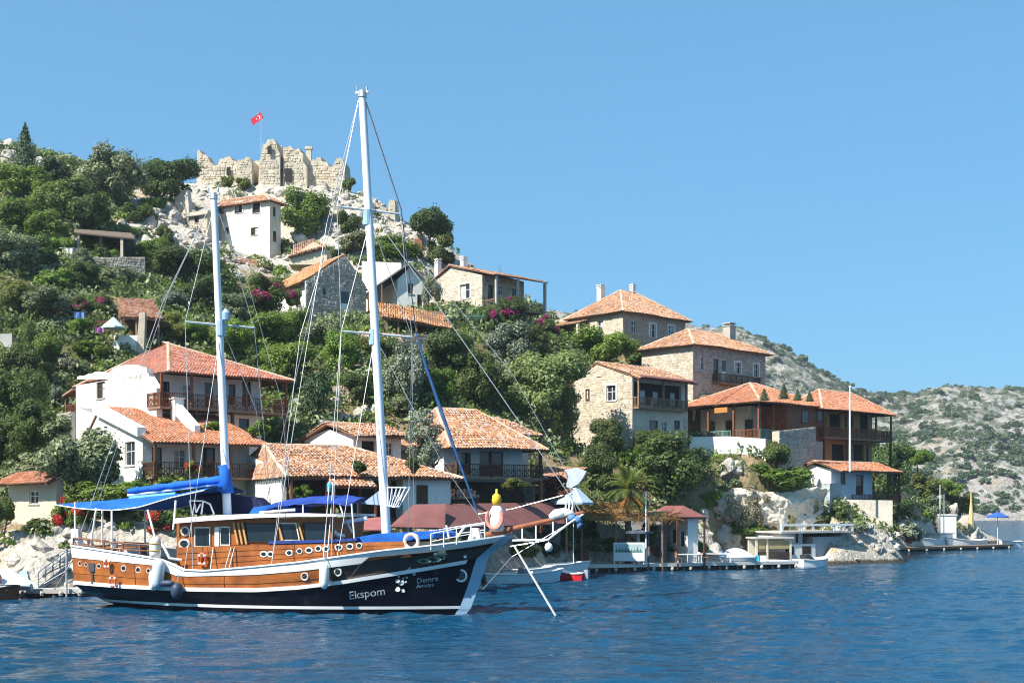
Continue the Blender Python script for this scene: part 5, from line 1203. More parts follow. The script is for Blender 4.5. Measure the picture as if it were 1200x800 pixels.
T_(612, 642, 18, 13, 'dark', 'dark shrub on the bank just right of the bow rail', 657, 'low')
for px, py, rx, ry, m_, d_, lab in ((604, 628, 15, 16, 'dark', 100, 'dark quay shrub directly above the white rowing boats'), (630, 620, 16, 18, 'bright', 101.5, 'green quay shrub under the burgundy awning end'), (655, 640, 16, 11, 'olive', 103, 'olive quay shrub right of the ball float'), (692, 622, 12, 16, 'dark', 106, 'dark creeper at the left post of the reed pergola'), (742, 640, 12, 10, 'bright', 106, 'pot shrub behind the flat topped grey parasol'), (762, 625, 10, 14, 'dark', 106.5, 'dark plant between pergola posts and white restaurant'), (640, 600, 18, 14, 'dark', 104, 'dark foliage under the weathered tile porch')):
    T_(px, py, rx, ry, m_, lab, py + ry, depth=d_)
T_(664, 622, 22, 20, 'dark', 'dark shrub behind the bowsprit net under the tile porch', 648)
T_(712, 638, 18, 13, 'bright', 'fresh green shrub left of the painted board', 653, 'low')
T_(668, 598, 16, 18, 'bright', 'green climber beside the pale parasol and thatch', 618)
T_(752, 600, 16, 14, 'dark', 'dark foliage right of the palm above the reed pergola', 618)
T_(830, 588, 16, 13, 'bright', 'light shrub on the pale rock under the huge dark tree', 602)
T_(852, 572, 20, 12, 'olive', 'olive shrub at the left end of the rock faced wall', 584)
T_(1000, 618, 14, 9, 'grey', 'grey shrub on stones below the cream terrace wall', 628, 'low')
T_(985, 600, 9, 10, 'dark', 'dark shrub at the corner under the low white house', 610)
T_(575, 505, 10, 9, 'olive', 'tuft of olive scrub behind the balcony house ridge', 482)
T_(690, 478, 12, 14, 'bright', 'light green bush at the left edge of tall stone gable', 495)
T_(455, 405, 16, 12, 'dark', 'dark shrub behind the tall mast under the ochre shelter', 420)
T_(36, 498, 26, 26, 'dark', 'dark tree covering most of the dry stone wall above the cottage', 530, depth=84.5, cat='tree')
T_(30, 545, 22, 14, 'olive', 'olive bush right behind the small cream cottage roof', 560, depth=82)
T_(70, 505, 22, 18, 'olive', 'olive bush before the dry stone wall left of the orange roof', 530, depth=84)
# bank behind the boat
T_(96, 538, 46, 42, 'olive', 'large silvery olive tree between cream cottage and low orange roofed house', 600, name='olive_tree', cat='tree', depth=79.5)
T_(118, 578, 36, 18, 'bright', 'broad leafed green shrub above the blue stern awning', 600, 'low', depth=78.5)
T_(160, 572, 26, 13, 'bright', 'fig leaved shrub under the low white corner wall', 590, 'low', depth=79)
T_(205, 568, 24, 11, 'bright', 'bright shrub before the dark veranda left of short mast', 584, 'low', depth=79.5)
T_(240, 567, 20, 10, 'grey', 'pale green shrub left of short mast under the veranda rail', 582, 'low', depth=79.5)
T_(74, 604, 13, 17, 'bright', 'red oleander bush in flower right of the cream cottage', 625, accent='red', name='oleander', cat='shrub', depth=78)
T_(92, 602, 13, 15, 'bright', 'second red flowering bush at the corner of blue awning', 622, accent='red', name='oleander', cat='shrub', depth=77.8)
T_(185, 610, 18, 13, 'dark', 'red flowered shrub seen under the blue stern awning', 625, accent='red', name='oleander', cat='shrub', depth=77.5)
T_(2, 598, 15, 18, 'dark', 'dark red leaved shrub left of the cream cottage', 622, accent=None, trunk=True, depth=78)
T_(48, 616, 24, 12, 'dark', 'shaded shrub below the cream cottage', 630, 'low', depth=78)
T_(225, 548, 8, 8, 'yellow', 'hanging flower basket on the dark veranda', 557, accent='red', name='flower_basket', cat='flower basket', depth=81.5)
T_(305, 505, 16, 12, 'bright', 'banana like plant under the right end of long balcony', 518, depth=87)
T_(250, 502, 13, 8, 'bright', 'light green plants beside short mast under long balcony', 510, depth=88)
T_(352, 577, 12, 8, 'bright', 'pot plants under the weathered front roof', 586, depth=79)
T_(330, 606, 40, 6, 'dark', 'dark planting at the quay behind the wheelhouse', 612, 'low', depth=77)

# date palm: arching fronds of separate leaflets
P0 = ground_hit(733, 640) or at(733, 640, 105); P0 = Vector((at(736, 600, 104.5).x, 104.5, zt(at(736, 600, 104.5).x, 104.5)))
e = empty('palm_tree', P0, 0, 'fan of green and yellow palm fronds above the reed pergola', 'tree')
top = at(736, 574, 104.5) - P0
mb = MB(); mb.tube((0, 0, -1), (top.x * .5, 0, top.z * .5), .28, .24, 8, False); mb.tube((top.x * .5, 0, top.z * .5), top, .24, .3, 8, False); mb.build('trunk', bark, e, smooth=True)
def frond(mb, o, az, el, L, droop, w=.5):
    pts = []; d = Vector((math.cos(az) * math.cos(el), math.sin(az) * math.cos(el), math.sin(el))); p = Vector(o)
    for i in range(9): pts.append(p.copy()); p = p + d * L / 8; d = (d + Vector((0, 0, -droop / 8))).normalized()
    for i in range(8):
        a, b = pts[i], pts[i + 1]; dr = (b - a).normalized(); s = dr.cross(Vector((0, 0, 1)))
        if s.length < .05: s = Vector((1, 0, 0))
        s.normalize(); u = s.cross(dr); k = math.sin(math.pi * (i + 1.2) / 9.6)
        mb.tube(a, b, .03, .02, 3, False)
        for j in (0, .33, .66):
            q = a + (b - a) * j
            for sg in (-1, 1):
                t = q + s * sg * w * k * random.uniform(.8, 1.1) + dr * .35 * k - Vector((0, 0, .12 * k)); mb.add([q, q + dr * .09, t], [(0, 1, 2)])
for i in range(38):
    mb = MB(); frond(mb, top, i * 2.4 + random.uniform(-.2, .2), R(random.uniform(5, 80)), random.uniform(2.0, 2.9), random.uniform(.8, 1.9)); f = mb.build('frond', LEAF['palm'], e)
for i in range(9):
    mb = MB(); frond(mb, top - Vector((0, 0, .3)), i * .8, R(random.uniform(-50, -15)), 1.9, .9, .35); mb.build('dry_frond', LEAF['dry'], e)
# dry reed and fronds lying over the quay pergola
mb = MB()
for i in range(900):
    px = random.gauss(700, 18) if i < 620 else random.uniform(690, 800); d = random.uniform(102.6, 106); p = at(px, random.uniform(588, 606) if i < 620 else random.uniform(600, 609), d)
    q = p + Vector((random.uniform(-.7, .7), random.uniform(-.4, .1), random.uniform(-.7, .25))); s = Vector((random.uniform(-.05, .05), 0, random.uniform(.02, .05)))
    mb.add([p, p + s, q + s, q], [(0, 1, 2, 3)])
o = mb.build('dry_thatch', LEAF['dry']); tag(o, 'orange dry palm thatch heaped on the quay pergola', 'thatch', kind='stuff')

# ---------------------------------------------------------------- undergrowth that nobody could count
g = np.random.default_rng(5); VV = []; made = 0
def clump(x, y, z, r, n, size):
    d = g.normal(0, 1, (n, 3)); d /= np.linalg.norm(d, axis=1, keepdims=True); d[:, 2] = np.abs(d[:, 2]) * .8
    p = np.array([x, y, z]) + d * r * (.5 + .5 * g.random((n, 1)))
    nr = d + g.normal(0, .5, (n, 3)); nr /= np.linalg.norm(nr, axis=1, keepdims=True)
    t = np.cross(nr, g.normal(0, 1, (n, 3))); t /= np.linalg.norm(t, axis=1, keepdims=True); b = np.cross(nr, t); sz = size * (.6 + .8 * g.random((n, 1)))
    return np.stack([p - t * sz, p - b * sz * .55, p + t * sz, p + b * sz * .55], 1).reshape(-1, 3)
foot = [(h_, h_.u, h_.v) for h_ in HS.values()]
def in_house(x, y, m=.6):
    for h_, u, v in foot:
        dx, dy = x - h_.P.x, y - h_.P.y; a, b = dx * u.x + dy * u.y, dx * v.x + dy * v.y
        if -m < a < h_.Lu + m and -m < b < h_.Lv + m: return True
    return False
lists = {'dark': [], 'olive': [], 'bright': []}
for i in range(7600):
    y = float(g.uniform(76, 205)); px = float(g.uniform(-120, 1130)); x = (px - 600) / F * y; z = zt(x, y)
    if z < 1.6 or in_house(x, y): continue
    rz_ = float(np.interp(px, [120, 190], [0, 1])) * float(np.clip((z - 30) / 5, 0, 1))
    if px > 480 and y < 150: rz_ = 0
    low = np.clip((3.4 - z) / 1.6, 0, 1)
    if g.random() < max(rz_ * .93, low * .85): continue
    r = float(g.uniform(.5, 1.3) if g.random() < (.5 if px > 420 else .35) else g.uniform(1.0, 2.1)) * (.7 if z < 5 else 1); k = g.random()
    lists['dark' if k < .4 else 'olive' if k < .75 else 'bright'].append(clump(x, y, z - .1, r, int(34 + 60 * (r - .4)), .16 + .05 * (y > 130) + .05 * (r > 1.2)))
for k, v in lists.items():
    v = np.concatenate(v); tag(link('undergrowth', np_mesh('undergrowth', v, np.arange(len(v)).reshape(-1, 4), LEAF[k])), {'dark': 'dark scrub', 'olive': 'dry grey green scrub', 'bright': 'fresh green scrub'}[k] + ' covering the hillside between the trees and houses', 'scrub', kind='stuff')

# ---------------------------------------------------------------- rocks
def rock_mesh(seed, lo=False):
    import bmesh
    bm = bmesh.new(); bmesh.ops.create_icosphere(bm, subdivisions=2 if lo else 3, radius=1)
    gg = np.random.default_rng(seed); pl = gg.normal(0, 1, (11, 3)); pl /= np.linalg.norm(pl, axis=1, keepdims=True); dd = gg.uniform(.42, .8, 11); ph = gg.uniform(0, 6, 6)
    for v in bm.verts:
        c = np.array(v.co); s = 1.0
        for n_, d_ in zip(pl, dd):
            k = float(c @ n_)
            if k > d_: c = c - n_ * (k - d_) * .9
        w_ = .06 * math.sin(c[0] * 5 + ph[0]) * math.sin(c[1] * 6 + ph[1]) + .05 * math.sin(c[2] * 9 + ph[2] + c[0] * 4)
        v.co = Vector(c * (1 + w_) + gg.normal(0, .018, 3))
    me = bpy.data.meshes.new('boulder'); bm.to_mesh(me); bm.free(); me.materials.append(rock_mat); return me
ROCK = [rock_mesh(300 + i) for i in range(7)]; ROCKL = [rock_mesh(320 + i, True) for i in range(3)]
def boulder(px, py, rx, ry, label, group, depth=None):
    gq = ground_hit(px, py + ry * .6) if depth is None else at(px, py, depth)
    if gq is None: return
    d = gq.y; o = link('boulder', random.choice(ROCK)); o.location = (gq.x, d + .3, zt(gq.x, d) + .25 * ry / F * d)
    sx = rx / F * d; o.scale = (sx, sx * random.uniform(.8, 1.1), ry / F * d * 1.1); o.rotation_euler = (random.uniform(-.4, .4), random.uniform(-.4, .4), random.uniform(0, 6.28)); tag(o, label, 'boulder', group); return o
gl = ('pale limestone boulder lying among many on the slope under the castle', 'boulders strewn below the castle')
for i in range(150):
    px = random.uniform(165, 505); lo = np.interp(px, [165, 205, 240, 400, 440, 505], [240, 240, 218, 214, 232, 288]); hi = np.interp(px, [165, 215, 216, 330, 400, 505], [290, 300, 300, 290, 275, 305]); py = random.uniform(lo, hi)
    if 246 < px < 330 and py > 232: continue
    r = random.choice((4, 5, 6, 7, 9)); zone = ('left of the castle house', 'left of the castle house') if px < 240 else ('directly under the castle walls', 'under the castle walls') if py < 238 and px < 415 else ('around the bright round tree beside castle house', 'around the round tree') if px < 400 else ('right of the tall mast along the ridge', 'along the ridge end')
    boulder(px, py, r * random.uniform(.9, 1.4), r, 'pale limestone boulder among those ' + zone[0], 'boulders ' + zone[1])
gl = ('pale limestone rock at the waterline below the left gardens', 'rocks along the left shore')
for i in range(60):
    px = random.uniform(-20, 95) if i < 44 else random.uniform(95, 250); py = random.uniform(612, 688); r = random.choice((4, 5, 6, 8, 10)); boulder(px, py, r * 1.3, r, *(('pale limestone rock on the bank left of the metal stairs', 'rocks left of the metal stairs') if px < 45 else ('pale limestone rock beside and behind the metal stairs', 'rocks behind the metal stairs') if px < 100 else ('pale rock seen under the blue stern awning', 'rocks behind the boat stern')))
for px, py, rx, ry in ((8, 168, 14, 12), (14, 182, 14, 10), (2, 190, 14, 12), (45, 190, 8, 8)): boulder(px, py, rx, ry, 'white crag beside the conical conifer on the skyline', 'crags on the left skyline')
gl = ('sunlit pale boulder on the shore right of the quay restaurant', 'boulders behind the middle jetty')
for px, py, rx, ry in ((835, 645, 18, 9), (860, 640, 20, 12), (880, 646, 14, 8), (845, 628, 15, 11), (838, 606, 14, 13), (850, 588, 14, 14), (825, 600, 9, 14), (865, 575, 13, 10), (900, 648, 10, 6)): boulder(px, py, rx, ry, *gl)
gl = ('tumbled beige stone on the bank right of the boathouse', 'tumbled stones below the cream terrace wall')
for i in range(46): px = random.uniform(992, 1062); py = random.uniform(602, 642); r = random.choice((3, 4, 5, 6)); boulder(px, py, r * 1.4, r, *gl)
gl = ('bright white rock at the end of the headland', 'white rocks behind the right jetty')
for px, py, rx, ry in ((1115, 600, 9, 17), (1128, 612, 14, 18), (1100, 620, 9, 12), (1140, 622, 12, 13), (1090, 628, 10, 9), (1152, 630, 9, 9), (1120, 632, 14, 9), (1070, 632, 8, 6)): boulder(px, py, rx, ry, *gl)
gl = ('pale rock outcrop among trees above the middle roofs', 'rock outcrops on the middle slope')
for px, py, rx, ry in ((425, 485, 12, 12), (405, 490, 10, 8), (440, 480, 10, 12), (345, 475, 10, 10), (335, 488, 10, 8), (352, 492, 8, 8), (640, 480, 8, 10), (630, 500, 9, 9), (660, 510, 8, 8), (392, 470, 9, 12), (412, 405, 10, 7), (430, 415, 12, 7), (425, 440, 10, 6), (118, 228, 8, 7), (150, 250, 9, 8), (160, 268, 14, 9), (140, 262, 10, 8), (175, 258, 10, 9), (105, 222, 8, 6)): boulder(px, py, rx, ry, *gl)
V_, Q_ = [], []; nb = 0
for i in range(2000):
    me = random.choice(ROCKL); y = random.uniform(140, 195) if i < 900 else random.uniform(74, 130); px = random.uniform(170, 505) if i < 900 else random.uniform(-60, 1120)
    x = (px - 600) / F * y; z = zt(x, y)
    if i >= 900 and (z > 4.2 or z < -.4): continue
    if i < 900 and (z < 33 or in_house(x, y)): continue
    s = random.uniform(.15, .55); A = Matrix.Rotation(random.uniform(0, 6.28), 3, 'Z') @ Matrix.Rotation(random.uniform(-.6, .6), 3, 'X')
    co = np.empty(len(me.vertices) * 3, np.float32); me.vertices.foreach_get('co', co)
    V_.append((co.reshape(-1, 3) * s * np.array([1.2, 1, .8])) @ np.array(A).T + np.array([x, y, z + s * .2])); fi = np.empty(len(me.polygons) * 3, np.int32); me.polygons.foreach_get('vertices', fi); Q_.append(fi.reshape(-1, 3) + nb); nb += len(me.vertices)
tag(link('rubble', np_mesh('rubble', np.concatenate(V_), np.concatenate(Q_), rock_mat)), 'loose pale stones scattered on the rocky slopes and shore', 'rubble', kind='stuff')

# ---------------------------------------------------------------- scrub on the far hill
pts = []
while len(pts) < 3300:
    y = random.uniform(612, 900); px = random.uniform(840, 1340) if len(pts) < 2100 else random.uniform(300, 1900); x = (px - 600) / F * y; z = fz(x, y)
    if z < 3.5: continue
    if float(vnoise(np.array([x * .02]), np.array([y * .02]), 77)[0]) + random.uniform(-.45, .45) < -.12: continue
    s = random.choice((1.3, 1.6, 2.0, 2.5, 3.3)) * random.uniform(.8, 1.2); pts.append((x, y, z, s, 885 < px < 1215))
vis = sorted([p for p in pts if p[4]], key=lambda p: -p[3] / p[1])[:300]; vs_ = set(vis)
for x, y, z, s, _ in vis:
    o = link('scrub_bush', CROWN['tiny', random.randrange(3)]); o.material_slots[0].link = 'OBJECT'; o.material_slots[0].material = LEAF['scrub']
    o.location = (x, y, z + s * .35); o.scale = (s * 1.25, s * 1.25, s * .85); o.rotation_euler = (0, 0, random.uniform(0, 6.28)); tag(o, 'grey green scrub bush dotted over the far pale limestone hill', 'bush', 'scrub bushes dotted over the far hill')
L_ = []
for x, y, z, s, _ in pts:
    if (x, y, z, s, _) in vs_: continue
    L_.append(clump(x, y, z, s, 70, .34 * s / 1.6))
L_ = np.concatenate(L_); tag(link('far_scrub', np_mesh('far_scrub', L_, np.arange(len(L_)).reshape(-1, 4), LEAF['scrub'])), 'smaller grey green scrub covering the rest of the far hill', 'scrub', kind='stuff')
# ---------------------------------------------------------------- the wooden sailing boat
b = House.__new__(House); b.th = R(-16.35); b.P = Vector((-23.1, 68.16, 0)); b.u = Vector((math.cos(b.th), math.sin(b.th), 0)); b.v = Vector((-b.u.y, b.u.x, 0)); b.h = 3; b.Lu = 24; b.Lv = 6
BOAT = b.e = empty('sailing_boat', b.P, b.th, 'two masted wooden sailing boat with navy hull and blue awnings in the foreground', 'sailing boat')
def bl(px, py, y=0.0):
    x, z = b.hit(px, py, 'R', -y); return Vector((x, y, z))
navy = M('navy_hull', (0.006, 0.007, 0.014), .3, (0.004, 0.005, 0.010), .8, spec=.2, coat=.0, stain=((.035, .04, .05), .6, .60))
varnish = M('varnished_wood', (0.42, 0.125, 0.014), .30, (0.22, 0.058, 0.008), 1.3, .2, 14, .4, coat=.22, island=.05)
varnish_shaded = M('shaded_varnish', (0.055, 0.028, 0.016), .3, (0.03, 0.016, 0.010), 1.0, spec=.5, coat=.4)  # same varnish, darkened to paint the shade where the bow curves away
bwhite = M('boat_white', (0.82, 0.81, 0.78), .35, (0.75, 0.74, 0.71), 1.0, spec=.45, stain=((.55, .47, .38), .9, .68))
mast_white = M('mast_white', (0.82, 0.82, 0.82), .35, (0.74, 0.75, 0.76), 1.0)
stem_blue = M('stem_paint', (0.30, 0.44, 0.56), .4, (0.25, 0.38, 0.50), 1.0, spec=.45)
teak = M('teak_deck', (0.42, 0.30, 0.18), .7, (0.34, 0.24, 0.14), 2.0)
orange_ring = M('orange_foam', (0.75, 0.16, 0.06), .6, (0.68, 0.13, 0.05), 1.0)
tinted = M('tinted_glass', (0.012, 0.022, 0.030), .06, (0.010, 0.018, 0.024), 1.0, spec=.6)
brass = M('pale_rim', (0.66, 0.62, 0.54), .4, (0.56, 0.52, 0.45), 2.0, metal=.2)
cream_paint = M('cream_deckhouse', (0.56, 0.47, 0.33), .6, (0.5, 0.42, 0.3), 1.0)
def ends(s):
    xs = float(np.interp(s, [-.4, 0, .18, .4, 1], [3.6, 2.3, 1.55, 1.15, 1.1])); xe = float(np.interp(s, [-.4, 0, .25, .5, .75, 1], [20.8, 21.7, 22.25, 22.85, 23.5, 24.15])); return xs, xe
def hb(x, s):
    xs, xe = ends(s); t = min(max((x - xs) / (xe - xs), 0), 1); B = float(np.interp(s, [-.4, 0, .4, 1], [2.0, 2.75, 3.05, 3.15])); b0 = float(np.interp(s, [-.4, 0, .18, .4, 1], [.1, .3, 1.3, 1.95, 2.15])); ex = float(np.interp(s, [0, 1], [1.9, 2.9]))
    if t < .45: return b0 + (B - b0) * math.sin(math.pi / 2 * t / .45) ** .9
    return max(.05, B * (1 - ((t - .45) / .55) ** ex))
def curve(pts, s):
    X, Zz = [], []
    for px, py in pts:
        y = -2.6
        for k in range(4): q = bl(px, py, y); y = -hb(q.x, s)
        X.append(q.x); Zz.append(q.z)
    o = np.argsort(X); return lambda x: float(np.interp(x, np.array(X)[o], np.array(Zz)[o]))
z_sheer = curve([(86, 640), (120, 645), (160, 651), (185, 655), (196, 659), (216, 668), (240, 669), (300, 664), (350, 659), (400, 652), (450, 645), (500, 640), (550, 634), (597, 627)], 1)
z_top = curve([(86, 653), (130, 657), (180, 662), (191, 667), (205, 674), (220, 675), (300, 673), (350, 669), (400, 663), (424, 660), (430, 653), (500, 647), (550, 641), (598, 632)], .8)
z_rub = curve([(86, 682), (150, 687), (220, 690), (300, 691), (350, 688), (400, 682), (450, 674), (500, 666), (575, 653)], .45)
NS = 64
def level(kind, side=-1, off=0.0, t0=0.0, t1=1.0, xr=None):
    s, zf_ = {'keel': (-.4, lambda x: -1.2), 'bilge': (-.15, lambda x: -.5), 'wl': (0, lambda x: .08), 's0': (.06, lambda x: .22), 's1': (.09, lambda x: .36), 'm1': (.26, lambda x: .36 + (z_rub(x) - .36) * .45), 'r0': (.42, lambda x: z_rub(x) - .09), 'r1': (.46, lambda x: z_rub(x) + .09),
              'p1': (.58, lambda x: z_rub(x) + .09 + (z_top(x) - z_rub(x) - .09) / 3), 'p2': (.69, lambda x: z_rub(x) + .09 + (z_top(x) - z_rub(x) - .09) * 2 / 3), 'top': (.8, z_top), 'sheer': (1, z_sheer)}[kind]
    xs, xe = ends(s); out = []
    if xr: t0, t1 = max(0, (xr[0] - xs) / (xe - xs)), min(1, (xr[1] - xs) / (xe - xs))
    for i in range(NS + 1):
        t = t0 + (t1 - t0) * i / NS; x = xs + (xe - xs) * t; out.append(Vector((x, side * (hb(x, s) + off), zf_(x))))
    return out
def strip(mb, A, B_):
    n = len(A); mb.add(A + B_, [(i, i + 1, n + i + 1, n + i) for i in range(n - 1)])
hull = MB()
for sd_ in (-1, 1):
    ks = ['keel', 'bilge', 'wl', 's0', 's1', 'm1', 'r0', 'r1']
    L_ = [level(k, sd_) for k in ks]
    for a, c in zip(L_[:-1], L_[1:]): strip(hull, a, c)
sL, pL = [level(k, -1)[0] for k in ['keel', 'bilge', 'wl', 's0', 's1', 'm1', 'r0', 'r1']], [level(k, 1)[0] for k in ['keel', 'bilge', 'wl', 's0', 's1', 'm1', 'r0', 'r1']]
strip(hull, sL, pL)
hull = hull.build('hull', navy, BOAT, smooth=True)
def part_strip(name, a, c, mat, off=0.0, t0=0.0, t1=1.0, parent=None, both=(-1, 1), solid=.0, xr=None):
    mb = MB()
    for sd_ in both:
        A, B_ = level(a, sd_, off, t0, t1, xr), level(c, sd_, off, t0, t1, xr); strip(mb, A, B_)
        if solid:
            A0, B0 = level(a, sd_, off - solid, t0, t1, xr), level(c, sd_, off - solid, t0, t1, xr); strip(mb, A0, A); strip(mb, B_, B0)
            mb.poly([A[0], B_[0], B0[0], A0[0]]); mb.poly([A[-1], B_[-1], B0[-1], A0[-1]])
    return mb.build(name, mat, parent or BOAT, smooth=False)
part_strip('waterline_stripe', 's0', 's1', bwhite, .012, 0, .985, hull)
part_strip('rub_rail', 'r0', 'r1', bwhite, .10, 0, .965, solid=.12)
tw = .655
top = part_strip('topside', 'r1', 'top', varnish_shaded, -.03)
mb = MB(); ks = ['r1', 'p1', 'p2', 'top', 'sheer']; strip(mb, [level(k, -1)[0] for k in ks], [level(k, 1)[0] for k in ks]); mb.build('transom', varnish, BOAT)
for a, c in (('r1', 'p1'), ('p1', 'p2'), ('p2', 'top')):
    for k in range(3):
        for sd_ in (-1, 1): part_strip('plank', a, c, varnish, .034 if a == 'p1' else .010, parent=top, both=(sd_,), solid=.05, xr=((0, 5.2, 10.4)[k] + (.02 if k else 0), (5.2, 10.4, 15.6)[k] - .02))
part_strip('bulwark', 'top', 'sheer', bwhite, .04, 0, .985, solid=.14)
mb = MB(); 
for sd_ in (-1, 1):
    A = level('sheer', sd_, .09, 0, .985); A0 = level('sheer', sd_, -.14, 0, .985); up = Vector((0, 0, .07)); strip(mb, [p + up for p in A], [p + up for p in A0]); strip(mb, A, [p + up for p in A]); strip(mb, A0, [p + up for p in A0])
mb.build('cap_rail', bwhite, BOAT)
# broad painted stem
mb = MB(); ks = ['keel', 'bilge', 'wl', 's0', 's1', 'm1', 'r0', 'r1', 'p1', 'p2', 'top', 'sheer']
for sd_ in (-1, 1):
    aft = []; fwd = []
    for i, k in enumerate(ks):
        xe_ = level(k, sd_, 0)[-1].x; l0 = level(k, sd_, .03, xr=(xe_ - .36, xe_)); aft.append(l0[0]); fwd.append(Vector((l0[-1].x + .16, sd_ * .05, l0[-1].z)))
    strip(mb, aft, fwd)
    strip(mb, fwd, [Vector((p.x, 0, p.z)) for p in fwd])
mb.build('stem', stem_blue, BOAT)
# deck
A, B_ = level('sheer', -1, -.1), level('sheer', 1, -.1); mb = MB(); strip(mb, [p + Vector((0, 0, -.42)) for p in A], [p + Vector((0, 0, -.42)) for p in B_]); mb.build('deck', teak, BOAT)

RX = Matrix.Rotation(R(90), 3, 'X')
def porthole(px, py, y, rpx, parent, oval=1.0, rim=brass):
    q = bl(px, py, y); r = rpx / F * 64
    mb = MB(); mb.torus(q, RX @ Matrix.Diagonal((oval, 1, 1)), r, r * .26, 16, 6); o = mb.build('porthole', rim, parent or BOAT)
    mb = MB(); mb.disc(q + Vector((0, -.012, 0)), RX, r * oval, r, 14); mb.build('glass', tinted, o); return o
def hull_y(px, py, s): 
    y = -2.8
    for k in range(4): q = bl(px, py, y); y = -hb(q.x, s)
    return y
for px, py, r in ((94, 660, 2.6), (101, 661, 2.2), (116, 663, 2.6), (145, 665.5, 3.2), (162, 667.5, 3.2), (174, 668.5, 2.6), (357, 675, 4.0), (396, 670, 4.0)):
    porthole(px, py, hull_y(px, py, .65) - .03, r, None)
y = hull_y(108, 663, .65) - .05; q = bl(108, 663, y); mb = MB(); mb.box(q.x - .17, q.x + .17, y - .06, y, q.z - .28, q.z + .16); mb.box(q.x - .05, q.x + .05, y - .02, y, q.z - .9, q.z - .283); mb.build('exhaust_box', black_rope, BOAT)
def prism_side(name, pts, w, mat, parent=None, bev=None):
    q = [bl(px, py, -w) for px, py in pts]; mb = MB(); mb.prism(q, [Vector((p.x, w, p.z)) for p in q]); return mb.build(name, mat, parent or BOAT)
# deckhouse: trunk of planks, wheelhouse, roof
tr = prism_side('deckhouse', [(207, 679), (207, 641), (300, 638), (395, 636), (472, 634), (476, 641), (470, 646), (400, 660), (300, 672)], 2.05, varnish)
for k in range(5):
    f0, f1 = k / 5, (k + 1) / 5; mb = MB(); y = -2.085
    def row(f): return [bl(207 + 1, 641.5 + (678 - 641.5) * f, y), bl(300, 638.5 + (669 - 638.5) * f, y), bl(395, 636.5 + (659 - 636.5) * f, y), bl(474 + 8 * f, 634.5 + (653 - 634.5) * f, y)]
    A, B_ = row(f0 + .012), row(f1 - .012); strip(mb, A, B_); mb.build('plank', varnish, tr)
wh = prism_side('wheelhouse', [(207, 640.5), (207, 613), (215, 610.5), (300, 607.5), (391, 606), (389, 635), (300, 637.5)], 1.9, M('wheelhouse_wood', (0.36, .108, .016), .45, (.25, .07, .010), 1.1, .12, 14, .3, coat=.12))
rf = prism_side('wheelhouse_roof', [(203, 613), (206, 607), (250, 603.5), (300, 601.5), (350, 601), (393, 602.5), (395, 605), (350, 605), (300, 606.5), (240, 610)], 2.45, bwhite)
def side_win(px0, px1, py0, py1, w, fr=brass, skew=0, parent=None, t=1.4, name='window'):
    y = -w - .015; q = [bl(px0, py1, y), bl(px1, py1, y), bl(px1 + skew, py0, y), bl(px0 + skew, py0, y)]; c = sum(q, Vector()) / 4
    mb = MB()
    o_ = [c + (p - c) * (1 + .10) for p in q]; yy = Vector((0, -.05, 0))
    n = 4; inn = [p + (c - p).normalized() * .03 for p in q]
    mb.add([p for p in o_] + [p + yy for p in o_] + [p + yy for p in inn] + [p for p in inn], [(i, (i + 1) % 4, 4 + (i + 1) % 4, 4 + i) for i in range(4)] + [(4 + i, 4 + (i + 1) % 4, 8 + (i + 1) % 4, 8 + i) for i in range(4)] + [(8 + i, 8 + (i + 1) % 4, 12 + (i + 1) % 4, 12 + i) for i in range(4)])
    f = mb.build(name, fr, parent or wh); mb = MB(); mb.poly([p + Vector((0, -.012, 0)) for p in inn]); mb.build('glass', tinted, f); return f
porthole(217, 622, -1.93, 5, wh); porthole(216, 637, -1.93, 5, wh, 1.3)
side_win(229, 246, 618, 640, 1.9); side_win(259, 269.5, 617.5, 638, 1.9)
mb = MB(); q0, q1 = bl(254, 640, -2.0), bl(254, 617, -2.0); mb.box(q0.x - .12, q0.x + .12, -2.0, -1.93, q0.z, q1.z); mb.build('louvred_door', bwhite, wh)
side_win(289, 325, 613.5, 634, 1.9, M('dark_frame', (.03, .02, .015), .5), -2); side_win(331, 351, 613, 632.5, 1.93, brass, -4); side_win(357, 384, 612.5, 632, 1.9, M('dark_frame', (.03, .02, .015)), -1)
for px in (274, 279, 284):
    a, c = bl(px, 612, -2.0), bl(px + 5, 637, -2.0); mb = MB(); mb.tube(a, c, .07, .07, 4); mb.build('slanted_pillar', M('pale_wood', (.50, .30, .12), .5, (.42, .24, .09), 2), wh)
for px in (329, 353):
    a, c = bl(px - 3, 613, -2.02), bl(px + 3, 634, -2.02); mb = MB(); mb.tube(a, c, .06, .06, 4); mb.build('slanted_pillar', M('pale_wood', (.5, .3, .12)), wh)
for px, py, ov in ((309, 649, 1.35), (317, 649, 1.2), (339, 647.5, 1.35), (351, 645.5, 1.1), (362, 644.5, 1.4), (373, 642.5, 1.2), (382, 643, 1.3), (397, 641, 1.4), (410, 640, 1.35), (421, 639, 1.1)):
    porthole(px, py, -2.10, 2.9, tr, ov, bwhite if ov > 1.15 else brass)
prism_side('fore_cabin', [(424, 652), (426, 637), (500, 634), (520, 640), (522, 650)], 1.5, cream_paint)
cu = prism_side('foredeck_cushion', [(416, 636), (414, 630), (440, 625), (500, 622), (509, 625), (508, 630), (470, 634)], 1.75, blue_canvas)
prism_side('side_cushion', [(314, 637), (316, 633.5), (380, 632), (418, 630), (418, 633), (380, 635.5)], 2.12, M('dark_blue_pad', (.02, .05, .24), .8))
